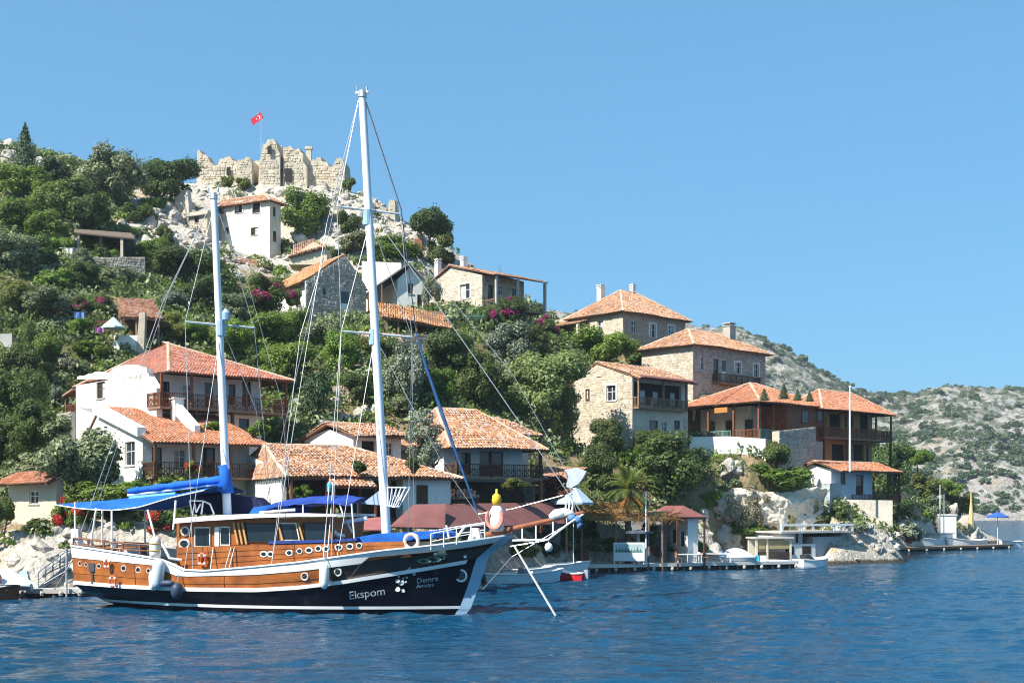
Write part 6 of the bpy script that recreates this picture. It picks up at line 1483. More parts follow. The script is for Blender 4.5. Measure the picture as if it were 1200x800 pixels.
# roof load
mb = MB(); 
for i in range(8):
    a = bl(291 + i * 7.5, 598 - .2 * i, -.6); hgt = .38 * math.sin(math.pi * (i + .6) / 8.6) + .1
pts = [bl(290, 604, -1.6), bl(297, 594, -1.6), bl(318, 591, -1.6), (bl(345, 595, -1.6)), bl(340, 603, -1.6)]; mb.prism(pts, [Vector((p.x, .4, p.z + .05)) for p in pts]); mb.build('roof_cover', blue_canvas, BOAT)
brd = MB(); a, c = bl(304, 601, -1.9), bl(346, 597.5, -1.9); d = c - a
brd.add([a + d * t + Vector((0, yy, zz)) for t, w_ in ((0, .02), (.2, .22), (.5, .3), (.8, .24), (1, .03)) for yy, zz in ((-w_, 0), (0, .09), (w_, 0), (0, -.05))], [(i * 4 + j, i * 4 + (j + 1) % 4, i * 4 + 4 + (j + 1) % 4, i * 4 + 4 + j) for i in range(4) for j in range(4)])
tag(brd.build('paddle_board', bwhite), 'white paddle board lying on the wheelhouse roof beside blue cover', 'paddle board')
o = bpy.data.objects['paddle_board']; o.location = b.P; o.rotation_euler = (0, 0, b.th)
def loose(mb, name, mat, label, cat, group=None, smooth=False):
    o = mb.build(name, mat, smooth=smooth); o.location = b.P; o.rotation_euler = (0, 0, b.th); return tag(o, label, cat, group)
def loose_root(name, label, cat, group=None):
    return empty(name, b.P, b.th, label, cat, group)
# masts, booms, spreaders, rigging
def mast(name, base, topp, r0, r1, label):
    a, c = bl(*base), bl(*topp); mb = MB(); mb.tube(a, c, r0, r1, 14, False); m_ = mb.build(name, mast_white, BOAT, smooth=True); m_['label'] = label
    mb = MB(); mb.tube(c - Vector((0, 0, .1)), c + Vector((0, 0, .22)), r1 * 1.25, r1 * 1.1, 10); mb.box(c.x - .35, c.x + .35, -.05, .05, c.z + .1, c.z + .2); mb.tube(c + Vector((-.3, 0, .2)), c + Vector((-.3, 0, .5)), .03); mb.tube(c + Vector((.25, 0, .2)), c + Vector((.25, 0, .42)), .05); mb.build('masthead', steel, m_); return m_
mm = mast('mast', (453.5, 640), (424.5, 112), .235, .185, 'tall white mast nearest the bow'); am = mast('mast', (267, 615), (250.5, 231), .225, .165, 'shorter white mast over the wheelhouse')
def spar(name, a, c, r, mat, parent, r1=None, n=6): mb = MB(); mb.tube(a, c, r, r1, n); return mb.build(name, mat, parent)
spreader_paint = M('spreader_grey', (.55, .62, .64), .5)
for a, c, p in (((395, 242, -.9), (469, 251, .9), mm), ((400, 388, -1.0), (483, 395, 1.0), mm), ((217, 377, -1.0), (298, 384, 1.0), am)):
    spar('spreader', bl(*a), bl(*c), .05, spreader_paint, p)
for px, py, p in ((431, 252, mm), (438, 392, mm), (259, 382, am)): q = bl(px, py); mb = MB(); mb.tube(q - Vector((0, 0, .5)), q + Vector((0, 0, .25)), .25, .235, 12); mb.build('mast_band', stem_blue, p)
q = bl(265, 369, -.15); mb = MB(); mb.lathe(q, [(.0, -.3), (.2, -.25), (.22, .1), (.1, .3), (0, .32)], 10); mb.build('radar_reflector', stem_blue, am)
def stay(pts, r=.020, mat=steel, name='stay', parent=None):
    mb = MB(); mb.path([bl(*p) for p in pts], r, 5); return mb.build(name, mat, parent or BOAT)
sh = lambda px, py: (px, py, hull_y(px, py, 1) - .02)
stay([(420, 118, 0), (395, 242, -.9), (400, 388, -1.0), sh(379, 656)], .018, name='shroud'); stay([(420, 118, 0), (383, 262, 0), sh(318, 662)], .018)
stay([(421, 116, 0), (345, 450, .8), (300, 640, 2.6)], .016)
stay([(434, 258, 0), (400, 388, -1.0), sh(388, 655)], .018, name='shroud'); stay([(439, 395, 0), sh(395, 654)], .014, name='shroud')
stay([(428, 118, 0), (469, 251, .9), (483, 395, 1.0), (485, 630, 2.6)], .016, name='shroud'); stay([(434, 256, 0), (483, 395, 1.0), (478, 632, 2.6)], .016, name='shroud')
stay([(429, 120, 0), (470, 245, 0), (488, 392, 0)], .028, black_rope, 'forestay'); mb = MB(); pts = [bl(487, 388), bl(500, 432), bl(515, 475), bl(535, 532), bl(560, 602)]
for p, q, r0, r1 in zip(pts[:-1], pts[1:], (.03, .07, .09, .07), (.07, .09, .07, .03)): mb.tube(p, q, r0, r1, 8)
mb.build('furled_sail', M('furled_blue', (.012, .045, .16), .85, (.03, .12, .26), 3.0), BOAT)
stay([(436, 250, 0), (560, 424, 0), (680, 598, 0)], .024); stay([(488, 300, 0), (602, 440, 0), (660, 545, 0), (676, 602, 0)], .014)
stay([(438, 392, 0), (520, 545, 0), (566, 612, 0)], .014)
stay([(249, 236, 0), (190, 356, -.4), (88, 642, -2.1)], .016, name='backstay'); stay([(249, 236, 0), (197, 345, .4), (97, 642, 2.1)], .016, name='backstay')
stay([(252, 236, 0), (217, 377, -1.0), sh(226, 668)], .016, name='shroud'); stay([(253, 236, 0), (298, 384, 1.0), (322, 640, 2.6)], .016, name='shroud'); stay([(259, 385, 0), sh(216, 668)], .018, name='shroud'); stay([(261, 385, 0), (300, 480, .8), (318, 600, 2.0)], .014)
stay([(252, 240, 0), (290, 330, .3), (330, 470, 1), (345, 640, 2.6)], .012); stay([(380, 300, -.2), (352, 392, -1), sh(318, 662)], .016)
# aft boom with furled sail, awning, canopies
a, c = bl(150, 580), bl(262, 566); mb = MB(); mb.tube(a, c, .08, .08, 8); bo = mb.build('boom', mast_white, BOAT)
mb = MB()
for i in range(12):
    t0, t1 = i / 12, (i + 1) / 12; r0, r1 = .13 + .12 * math.sin(i * 1.9) ** 2 * .5 + .06 * t0, .13 + .12 * math.sin((i + 1) * 1.9) ** 2 * .5 + .06 * t1; mb.tube(a + (c - a) * t0 + Vector((0, 0, .2)), a + (c - a) * t1 + Vector((0, 0, .2)), r0, r1, 10, False)
mb.build('sail_cover', blue_canvas, bo, smooth=True)
mb = MB(); a2, c2 = bl(152, 584, -.35), bl(206, 578.5, -.35); mb.tube(a2, c2, .13, .10, 8); mb.build('spare_spar', M('light_blue_tube', (.10, .38, .70), .6), bo)
q0, q1 = bl(267, 578, -.02), bl(262, 545, -.02); mb = MB(); mb.tube(q0, q1, .34, .27, 10); mb.tube(q0 + Vector((-.35, 0, .1)), q1 + Vector((-.1, 0, -.2)), .22, .1, 8); mb.build('mast_sail_cover', blue_canvas, am, smooth=True)
mb = MB(); nx, ny = 18, 10; vs = []
for i in range(nx + 1):
    px = 92 + (264 - 92) * i / nx; zc = np.interp(px, [92, 130, 165, 210, 264], [589, 585, 583, 578, 569]); ze_ = np.interp(px, [92, 120, 145, 165, 190, 225, 264], [591, 595.5, 597.5, 597.5, 594, 583, 574])
    for j in range(ny + 1):
        k = j / ny * 2 - 1; w_ = 2.1; y = k * w_; f = abs(k) ** 1.5; p = bl(px, zc, 0); pe = bl(px, ze_, -w_); vs.append(Vector((p.x, y, p.z * (1 - f) + pe.z * f - .03 * math.sin(i * 1.3) * math.sin(j))))
mb.add(vs, [(i * (ny + 1) + j, i * (ny + 1) + j + 1, (i + 1) * (ny + 1) + j + 1, (i + 1) * (ny + 1) + j) for i in range(nx) for j in range(ny)]); aw = mb.build('stern_awning', blue_canvas, BOAT, smooth=True)
mb = MB(); ed = [vs[i * (ny + 1)] for i in range(nx + 1)]; mb.path(ed, .03, 5); mb.build('awning_hem', bwhite, aw); mb = MB(); mb.path([vs[i * (ny + 1) + ny] for i in range(nx + 1)], .03, 5); mb.build('awning_hem', bwhite, aw)
for (a, c) in (((88, 588, -2.0), (88, 640, -2.0)), ((113, 595, -2.05), (106, 640, -2.1)), ((131, 597, -2.1), (131, 646, -2.3)), ((173, 597, -2.1), (185, 642, -2.4)), ((206, 586, -2.1), (203, 620, -2.2)), ((120, 590, 2.1), (120, 640, 2.2)), ((170, 588, 2.1), (170, 640, 2.3))): spar('awning_pole', bl(*a), bl(*c), .05, bwhite, aw)
bm_ = MB(); vs = []; nx, ny = 14, 8
for i in range(nx + 1):
    px = 328 + (428 - 328) * i / nx; top_ = np.interp(px, [328, 350, 385, 410, 428], [587.5, 583, 580, 580, 583]); 
    for j in range(ny + 1): k = j / ny * 2 - 1; p = bl(px, top_, 0); vs.append(Vector((p.x, k * 1.9, p.z - .42 * abs(k) ** 1.6 - .02 * math.sin(i * 2.1))))
bm_.add(vs, [(i * (ny + 1) + j, i * (ny + 1) + j + 1, (i + 1) * (ny + 1) + j + 1, (i + 1) * (ny + 1) + j) for i in range(nx) for j in range(ny)]); bi = bm_.build('bimini', navy_canvas, BOAT, smooth=True)
for a, c in (((355, 590, -1.8), (355, 604, -1.8)), ((412, 590, -1.8), (416, 640, -1.9)), ((360, 586, 1.8), (360, 604, 1.8)), ((419, 586, 1.8), (419, 630, 1.8)), ((398, 590, -1.8), (403, 606, -1.8))): spar('bimini_pole', bl(*a), bl(*c), .04, bwhite, bi)
mb = MB(); pts = [bl(424, 590, -.25), bl(449, 571, -.1), bl(451, 592, -.1)]; mb.prism(pts, [p + Vector((0, .25, 0)) for p in pts]); mb.build('sail_bag', pale_canvas, BOAT)
mb = MB(); qs = [bl(457, 571), bl(478, 571), bl(465, 594), bl(457, 592)]
for s_ in (-.3, .3):
    rr = [p + Vector((0, s_, 0)) for p in qs]; mb.path(rr + [rr[0]], .035, 5)
    for k in (.25, .5, .75): mb.tube(rr[0] + (rr[1] - rr[0]) * k, rr[3] + (rr[2] - rr[3]) * k, .025, n=5)
for p in qs: mb.tube(p + Vector((0, -.3, 0)), p + Vector((0, .3, 0)), .03, n=5)
mb.build('mast_basket', bwhite, mm)
mb = MB(); pts = [bl(222, 602.5, .9), bl(225, 584, .9), bl(262, 578, .9), bl(300, 583, .9), bl(308, 590, .9), bl(303, 602, .9)]; mb.prism(pts, [p + Vector((0, .9, 0)) for p in pts]); mb.build('dodger', M('black_navy_canvas', (.012, .016, .06), .8), BOAT)
mb = MB()
for pts in ([(226, 603, -1.2), (222, 586, -1.2), (238, 586.5, -1.2), (246, 590, -1.2), (251, 602, -1.2)], [(236, 602, -1.2), (238, 587, -1.2)], [(228, 590, -1.2), (230, 600, -1.2), (235, 590, -1.2)]): mb.path([bl(*p) for p in pts], .045, 5)
ch = loose(mb, 'tube_chair', bwhite, 'white tubular frame chair standing on the wheelhouse roof', 'chair')
# rails
def rail(name, tops, drop, mat, r=.03, n_mid=1, step=1):
    mb = MB(); T0 = [bl(*p) for p in tops]; mb.path(T0, r, 5)
    for k in range(1, n_mid + 1): mb.path([p - Vector((0, 0, drop * k / (n_mid + 1))) for p in T0], r * .7, 5)
    for p in T0[::step]: mb.tube(p, p - Vector((0, 0, drop)), r * 1.1, n=5)
    return mb.build(name, mat, BOAT)
rail('stern_railing', [(86, 630, -2.15), (104, 632, -2.25), (122, 634.5, -2.35), (144, 636, -2.45), (164, 637.5, -2.55), (180, 638, -2.6)], .62, wood_red, .04)
rail('stern_railing', [(86, 629, 2.1), (104, 631, 2.2), (122, 633, 2.3), (144, 635, 2.4), (180, 637, 2.5)], .62, wood_red, .04)
rail('bow_railing', [(505, 625, -1.95), (520, 622, -1.75), (535, 619, -1.5), (552, 616, -1.15), (568, 614, -.8)], .75, bwhite, .03); rail('bow_railing', [(505, 622, 1.9), (535, 617, 1.5), (568, 612, .8)], .7, bwhite, .03)
rail('cabin_rail', [(430, 632, -1.4), (447, 629, -1.4), (456, 628.5, -1.4)], .45, bwhite, .035, 0)
mb = MB(); mb.path([bl(535, 630, -1.2), bl(546, 615, -.9)], .06, 6); mb.path([bl(523, 615, -1.2), bl(526, 630, -1.2)], .05, 6); mb.build('deck_davit', bwhite, BOAT)
mb = MB(); q = bl(557, 628, -.3); mb.prism([q + Vector(p) for p in ((-.35, -.2, -.25), (.35, -.2, -.25), (.35, .3, -.25), (-.35, .3, -.25))], [q + Vector(p) for p in ((-.15, -.1, .4), (.15, -.1, .4), (.15, .2, .4), (-.15, .2, .4))]); mb.build('windlass', bwhite, BOAT)
# bowsprit with pulpit, furled jib
a, c = bl(568, 627), bl(684, 600); mb = MB(); mb.tube(a, c, .15, .09, 10); bs = mb.build('bowsprit', M('bowsprit_wood', (.30, .10, .04), .4, (.22, .07, .03), 2, coat=.3), BOAT)
mb = MB()
for sd_ in (-.75, .75):
    P_ = [bl(601, 633, sd_ * .3), bl(622, 632.5, sd_), bl(642, 632, sd_), bl(668, 612, sd_ * .5), bl(684, 602, 0)]; mb.path(P_, .05, 6)
for k in range(7):
    px = 624 + k * 7; py = 632 - max(0, (px - 642)) * .75; mb.tube(bl(px, py, -.7 * (1 - k * .1)), bl(px, py, .7 * (1 - k * .1)), .035, n=5)
for px in (612, 628, 648, 664): mb.tube(bl(px, 632 - max(0, px - 642) * .75, -.5), bl(px, 617 - (px - 612) * .2, 0), .03, n=5)
mb.build('pulpit', bwhite, bs)
jb = MB(); P_ = [bl(645, 611), bl(652, 606.5), bl(662, 604.5), bl(672, 606)]
for p, q, r0, r1 in zip(P_[:-1], P_[1:], (.16, .25, .22), (.25, .22, .10)): jb.tube(p + Vector((0, 0, .18)), q + Vector((0, 0, .18)), r0, r1, 12)
jb.build('furled_jib', bwhite, bs, smooth=True)
jb = MB(); P_ = [bl(666, 607, -.1), bl(674, 606, -.1), bl(680, 612, -.1), bl(677, 619, -.1)]
for p, q, r0, r1 in zip(P_[:-1], P_[1:], (.13, .19, .16), (.19, .16, .05)): jb.tube(p, q, r0, r1, 10)
jb.build('jib_bag', M('jib_blue', (.10, .22, .42), .8), bs, smooth=True)
stay([(598, 640, 0), (640, 633, 0)], .03, name='bobstay'); stay([(566, 690, 0), (600, 652, 0), (684, 603, 0)], .018, name='bobstay')
stay([(560, 602, 0), (600, 596, 0), (660, 580, 0)], .018)
for pts_ in ([(90, 648, -1.9), (80, 664, -.5), (64, 690, 3.5)], [(90, 646, 1.6), (78, 668, 3.0), (40, 690, 6.0)]): stay(pts_, .03, M('pale_rope', (.62, .60, .55)), 'mooring_line')
stay([(603, 640, -.3), (651, 721, -.6)], .05, M('pale_rope', (.62, .60, .55), .8), 'anchor_rope')
for px, y0 in ((607, -.25), (612, -.2)): pass
q = bl(660, 592); mb = MB()
for k in range(3): mb.tube(bl(662 + k * 4, 602, 0), bl(664 + k * 4, 586, 0), .05, n=6)
mb.build('jib_hanks', bwhite, bs)
# hull lettering and marks: every point laid on the curved side
def side_y(x, z):
    zs, bs = [], []
    for k, s in (('wl', 0), ('s1', .09), ('m1', .26), ('r0', .42)):
        xs, xe = ends(s); zs.append({'wl': .08, 's1': .36, 'm1': .36 + (z_rub(x) - .36) * .45, 'r0': z_rub(x) - .09}[k]); bs.append(hb(x, s))
    return -float(np.interp(z, zs, bs))
def hull_text(txt, px, py, size, ang, s, mat, off=.03):
    q = bl(px, py, hull_y(px, py, s)); cu_ = bpy.data.curves.new('lettering', 'FONT'); cu_.body = txt; cu_.size = size; cu_.resolution_u = 3; cu_.shear = .2
    t_ = bpy.data.objects.new('t', cu_); me_ = bpy.data.meshes.new_from_object(t_); bpy.data.objects.remove(t_); me_.materials.clear(); me_.materials.append(mat)
    for v in me_.vertices:
        x = q.x + v.co.x * math.cos(R(ang)) - v.co.y * math.sin(R(ang)); z = q.z + v.co.x * math.sin(R(ang)) + v.co.y * math.cos(R(ang)); v.co = (x, side_y(x, z) - off, z)
    return link('lettering', me_, BOAT)
letter = M('letter_white', (.70, .76, .74), .7, (.16, .22, .22), 7.0)
hull_text('Ekspom', 409, 702, .54, 8, .22, letter); hull_text('Demre', 489, 683, .34, 8, .28, M('letter_grey', (.42, .48, .52), .6)); hull_text('Antalya', 489, 688.5, .26, 7, .22, M('letter_grey', (.42, .48, .52)))
mb = MB()
for px, py, r in ((467, 680, .10), (471, 682, .14), (476, 681, .06), (474, 677, .05), (478, 676, .05), (466, 690, .12), (472, 692, .09), (469, 675, .05), (487, 672, .07), (486, 669, .06), (479, 665, .15)):
    y = hull_y(px, py, .3); q = bl(px, py, y); mb.disc(Vector((q.x, side_y(q.x, q.z) - .04, q.z)), RX, r * 1.2, r, 8)
mb.build('painted_emblem', letter, hull, 'stuff')
mb = MB()
for px, py, rx, ry in ((497, 657, .28, .09), (507, 655, .35, .12), (515, 653, .25, .09)): y = hull_y(px, py, .7) - .03; mb.torus(bl(px, py, y), RX @ Matrix.Diagonal((rx / .2, ry / .2, .3)), .2, .05, 14, 5)
mb.build('bow_emblem', M('emblem_green', (.20, .30, .22), .6), top)
q = bl(541, 674, hull_y(541, 674, .3)); q.y = side_y(q.x, q.z) - .03; mb = MB(); mb.torus(q, RX, .27, .05, 18, 6); mb.build('hawse_ring', bwhite, hull); mb = MB(); mb.disc(q + Vector((0, -.01, 0)), RX, .22, .22); mb.build('hawse_hole', black_rope, hull)
for px, py in ((510, 649), (545, 652)): y = hull_y(px, py, .75) - .04; mb = MB(); mb.lathe(bl(px, py, y), [(0, .05), (.07, .03), (.08, -.03)], 8, RX); mb.build('fairlead', bwhite, top)
mb = MB()
for px in (140, 222, 232): pass
# lifebuoys, fenders, deck gear: each hangs on or stands on the boat
def lifebuoy(px, py, y, rpx, label, lean=0.0, oval=1.0, col=orange_ring):
    r = rpx / F * 63; q = bl(px, py, y); e = loose_root('lifebuoy', label, 'lifebuoy'); rot = Matrix.Rotation(lean, 3, 'Z') @ RX @ Matrix.Diagonal((oval, 1, 1))
    mb = MB(); mb.torus(q, rot, r, r * .27, 22, 8); ring = mb.build('ring', col, e, smooth=True)
    for k in range(4):
        mb = MB(); a = R(45 + 90 * k); c = q + rot @ Vector((r * math.cos(a), r * math.sin(a), 0)); tdir = rot @ Vector((-math.sin(a), math.cos(a), 0)); mb.tube(c - tdir * .06, c + tdir * .06, r * .30, r * .30, 8); mb.build('band', bwhite, e)
lifebuoy(237, 655, -2.25, 6.5, 'orange and white lifebuoy hung on the deckhouse side', 0, .75)
lifebuoy(125, 660, -2.75, 4.5, 'upper small orange lifebuoy hanging on the stern quarter planks', .2, .7)
lifebuoy(132, 681, -2.85, 6, 'lower orange lifebuoy hanging at the stern rub rail', .2, .6)
lifebuoy(482, 634, -2.0, 8, 'white lifebuoy with orange tint standing on the foredeck edge', 0, 1, M('pale_orange_foam', (.80, .58, .48), .6))
def fender(px0, py0, px1, py1, y, r, mat, label, name='fender'):
    a, c = bl(px0, py0, y), bl(px1, py1, y); d = (c - a); Lh = d.length; d.normalize(); e = loose_root(name, label, 'fender')
    mb = MB(); ax = d.to_track_quat('Z', 'Y').to_matrix(); mb.lathe(a, [(.0, 0), (r * .35, .02), (r * .8, .14), (r, .3), (r, Lh - .3), (r * .8, Lh - .14), (r * .35, Lh - .02), (0, Lh)], 12, ax); mb.build('body', mat, e, smooth=True)
    mb = MB(); mb.tube(a, a - d * .0 + Vector((0, .12, .45)), .025, n=5); mb.build('cord', steel, e)
fender(380, 659, 380, 690, hull_y(380, 675, .8) - .30, .24, bwhite, 'long white fender hanging amidships below the two ropes')
fender(187, 655, 184, 690, hull_y(186, 675, .8) - .32, .30, M('grey_blue_fender', (.50, .58, .62), .5), 'pale grey blue fender hanging near the stern steps')
fender(178, 668, 179, 692, hull_y(178, 675, .8) - .30, .17, bwhite, 'slim white fender beside the pale grey blue fender')
fender(208, 682, 207, 702, hull_y(207, 690, .5) - .36, .30, M('navy_fender', (.03, .05, .09), .5), 'dark navy fender hanging just above the water')
fender(186, 683, 205, 683, hull_y(196, 683, .6) - .40, .16, M('navy_fender', (.03, .05, .09)), 'dark horizontal fender tube linking the two stern fenders')
e = loose_root('life_raft', 'white life raft canister with orange straps on the stern quarter', 'life raft'); q = bl(182, 653, -2.75); mb = MB(); mb.lathe(q, [(0, 0), (.24, .02), (.28, .2), (.28, .75), (.24, .95), (.1, 1.03), (0, 1.04)], 14); mb.build('canister', M('canister_white', (.72, .70, .62), .5), e, smooth=True)
mb = MB(); mb.torus(q + Vector((0, 0, .35)), Matrix.Identity(3), .285, .03, 16, 5); mb.torus(q + Vector((0, 0, .7)), Matrix.Identity(3), .285, .03, 16, 5); mb.tube(q + Vector((-.3, .1, .1)), q + Vector((-.3, .1, .95)), .09, n=6); mb.build('strap', M('strap_orange', (.62, .30, .05), .7), e)
mb = MB(); mb.path([bl(185, 634, -2.7), bl(192, 640, -2.7), bl(199, 654, -2.6), bl(213, 656, -2.3)], .07, 6); loose(mb, 'mooring_hose', bwhite, 'white hose draped from the life raft canister to the deckhouse', 'hose')
e = loose_root('marker_buoy', 'white marker float with orange horseshoe ring and yellow top on the bow', 'marker buoy'); q = bl(582, 622, -.2); mb = MB(); mb.lathe(q, [(0, 0), (.34, .0), (.36, .5), (.34, .95), (.2, 1.2), (0, 1.25)], 14); mb.build('float', bwhite, e, smooth=True)
mb = MB(); mb.lathe(q + Vector((0, 0, 1.22)), [(0, 0), (.18, .04), (.24, .25), (.2, .5), (.06, .6), (.05, .8), (0, .8)], 12); mb.build('top_light', M('yellow_plastic', (.80, .48, .03), .5), e, smooth=True)
mb = MB(); rr = [q + Vector((.40 * math.cos(R(a)), -.36, .62 + .5 * math.sin(R(a)))) for a in range(140, 401, 20)]; mb.path(rr, .08, 7); mb.build('horseshoe', M('salmon_foam', (.75, .30, .22), .6), e)
mb = MB(); mb.lathe(bl(643, 641, -.7), [(0, -.22), (.15, -.16), (.2, 0), (.15, .16), (0, .24)], 12); mb.tube(bl(643, 638, -.7), bl(643, 632, -.7), .03, n=5); loose(mb, 'ball_fender', bwhite, 'white ball float hanging under the bowsprit net', 'fender', smooth=True)
for px, py, lab in ((100, 643, 'white plastic deck chair at the stern end under awning'), (112, 643, 'white deck chair beside the awning pole at stern'), (139, 643, 'white deck chair beside the wooden stern table')):
    q = bl(px, py, -1.2); e = loose_root('deck_chair', lab, 'chair'); zz = q.z
    mb = MB(); mb.box(q.x - .25, q.x + .25, -1.45, -.95, zz, zz + .05); mb.build('seat', bwhite, e); mb = MB(); mb.prism([(q.x - .25, -1.45, zz + .05), (q.x - .2, -1.45, zz + .05), (q.x - .2, -.95, zz + .05), (q.x - .25, -.95, zz + .05)], [(q.x - .4, -1.45, zz + .55), (q.x - .35, -1.45, zz + .55), (q.x - .35, -.95, zz + .55), (q.x - .4, -.95, zz + .55)]); mb.build('backrest', bwhite, e)
    for sx in (-.22, .22):
        for sy in (-1.42, -.98): mb = MB(); mb.tube((q.x + sx, sy, zz), (q.x + sx * 1.2, sy, zz - .45), .025, n=5); mb.build('leg', bwhite, e)
q = bl(150, 641, -.6); e = loose_root('deck_table', 'brown wooden dining table on the stern deck', 'table'); mb = MB(); mb.box(q.x - 1.0, q.x + 1.0, -1.1, .3, q.z, q.z + .06); mb.build('tabletop', varnish, e)
for sx in (-.85, .85): mb = MB(); mb.box(q.x + sx - .06, q.x + sx + .06, -.6, -.3, q.z - .8, q.z); mb.build('leg', wood_dark, e)
q = bl(90, 624, -1.9); mb = MB(); mb.box(q.x - .22, q.x + .22, -2.1, -1.75, q.z - .45, q.z + .2); mb.box(q.x - .08, q.x + .08, -2.13, -2.103, q.z - .3, q.z); loose(mb, 'outboard_motor', bwhite, 'white boxed outboard motor clamped to the stern rail', 'motor')
q = bl(391, 615, -1.2); e = loose_root('helm_seat', 'white tilted awning frame forward of the wheelhouse', 'frame'); mb = MB(); mb.path([bl(384, 612, -1.6), bl(394, 626, -1.6), bl(403, 628, -1.2)], .12, 6); mb.path([bl(402, 612, -1.0), bl(430, 607, -1.0)], .10, 6); mb.path([bl(407, 612, -1.0), bl(413, 624, -1.2)], .05, 6); mb.build('frame_tube', bwhite, e)
for px in (383, 387.5): stay([(px + 3, 566, -1.0), sh(px - 4, 655)], .03, M('pale_rope', (.62, .60, .55)), 'halyard')
q = bl(386, 571, -1.0); mb = MB(); mb.lathe(q, [(0, -.25), (.12, -.2), (.13, .15), (.05, .28), (0, .3)], 10); mb.build('cleat_cover', M('turquoise', (.05, .42, .55), .6), BOAT)
for (px, py0, py1, col) in ((152, 0, 0, 0),): pass
mb = MB(); 
for px in (247, 268): pass
for a, c in (((250, 641), (246, 672)), ((271, 641), (262, 672)), ((275, 641), (268, 668))):
    stay([(a[0], a[1], -2.14), (c[0], c[1], -2.5), ], .03, M('pale_rope', (.62, .60, .55)), 'hanging_rope')
# ---------------------------------------------------------------- jetties, small boats, quay things
def jetty(name, label, a, c, width, n_piles, zt_=.55, pile_mat=None, mat=None):
    """front edge from a to c, each (px, py of top front edge, depth)"""
    P0 = at(*a); P0.z = 0; e = empty(name, P0, 0, label, 'jetty'); q = at(*c); d = Vector((q.x - P0.x, q.y - P0.y, 0)); Lh = d.length; d.normalize(); nb = Vector((-d.y, d.x, 0))
    if nb.y < 0: nb = -nb
    A = Matrix.Translation((0, 0, 0)); 
    def P(s, t, z): return d * s + nb * t + Vector((0, 0, z))
    mb = MB(); mb.prism([P(0, 0, zt_ - .26), P(Lh, 0, zt_ - .26), P(Lh, width, zt_ - .26), P(0, width, zt_ - .26)], [P(0, 0, zt_), P(Lh, 0, zt_), P(Lh, width, zt_), P(0, width, zt_)]); mb.build('deck', mat or concrete, e)
    mb = MB(); mb.prism([P(.1, .35, -1.5), P(Lh - .1, .35, -1.5), P(Lh - .1, width, -1.5), P(.1, width, -1.5)], [P(.1, .35, zt_ - .265), P(Lh - .1, .35, zt_ - .265), P(Lh - .1, width, zt_ - .265), P(.1, width, zt_ - .265)]); mb.build('shadowed_base', M('shadow_stone', (.05, .045, .04), .7), e)  # near-black colour stands for the shadow beneath the deck
    for i in range(n_piles):
        s = Lh * (i + .5) / n_piles; mb = MB(); mb.tube(P(s, .18, -2), P(s, .18, zt_ - .27), .14, .13, 8); mb.build('pile', pile_mat or M('pile_wood', (.13, .10, .08), .9), e)
        mb = MB(); mb.lathe(P(s + .5, -.12, .18), [(0, -.16), (.12, -.1), (.14, .05), (.06, .16), (0, .17)], 8); mb.build('tyre_buffer', M('pale_buffer', (.45, .42, .36), .8), e)
    return e, P
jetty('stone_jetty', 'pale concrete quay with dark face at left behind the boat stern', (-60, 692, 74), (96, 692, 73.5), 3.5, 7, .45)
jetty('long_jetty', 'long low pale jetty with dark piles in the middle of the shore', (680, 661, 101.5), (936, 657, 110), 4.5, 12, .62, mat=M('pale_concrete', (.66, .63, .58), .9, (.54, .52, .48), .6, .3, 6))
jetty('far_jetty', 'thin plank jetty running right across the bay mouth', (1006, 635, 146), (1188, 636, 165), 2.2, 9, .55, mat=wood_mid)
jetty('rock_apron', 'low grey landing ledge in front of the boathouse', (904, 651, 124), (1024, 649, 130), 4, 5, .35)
# gangway stairs at left
P0 = at(46, 690, 74.6); e = empty('steps', P0, 0, 'blue grey metal stairs with handrails rising from the left quay', 'stairs'); steelblue = M('blue_grey_steel', (.16, .22, .30), .5, (.12, .17, .24), 2)
q = at(80, 664, 75.6) - P0
for i in range(9):
    p = q * ((i + .5) / 9); mb = MB(); mb.box(p.x - .14, p.x + .14, p.y - .1, p.y + .9, p.z - .02, p.z + .03); mb.build('tread', steelblue, e)
for y in (-.12, .95):
    mb = MB(); a = Vector((0, y, 0)); mb.prism([a + Vector((0, 0, -.12)), a + Vector((0, .05, -.12)), a + q + Vector((0, .05, -.12)), a + q + Vector((0, 0, -.12))], [a + Vector((0, 0, .16)), a + Vector((0, .05, .16)), a + q + Vector((0, .05, .16)), a + q + Vector((0, 0, .16))]); mb.build('stringer', steelblue, e)
    mb = MB(); mb.tube(a + Vector((0, 0, 1)), a + q + Vector((0, 0, 1)), .035, n=6); mb.tube(a + Vector((0, 0, .55)), a + q + Vector((0, 0, .55)), .02, n=6)
    for k in range(5): p = a + q * (k / 4); mb.tube(p, p + Vector((0, 0, 1)), .028, n=6)
    mb.build('handrail', steelblue, e)
for px, py, lab in ((78, 704, 'white post standing at the left quay edge by the stern'),):
    p = at(px, py, 73.4); mb = MB(); mb.tube((p.x, p.y, -1), (p.x, p.y, 2.7), .06, n=8); mb.tube((p.x, p.y, 2.703), (p.x, p.y, 2.8), .09, n=8); tag(mb.build('mooring_post', M('grey_pole', (.40, .45, .48), .5)), lab, 'post')
p = at(26, 700, 73); mb = MB(); mb.prism([(p.x - .5, p.y, .4), (p.x + .5, p.y, .4), (p.x + .5, p.y + .5, .4), (p.x - .5, p.y + .5, .4)], [(p.x - .2, p.y + .15, 1.5), (p.x + .2, p.y + .15, 1.5), (p.x + .2, p.y + .35, 1.5), (p.x - .2, p.y + .35, 1.5)]); tag(mb.build('covered_crate', pale_canvas), 'pale blue cloth covered heap on the edge of left quay', 'bundle')

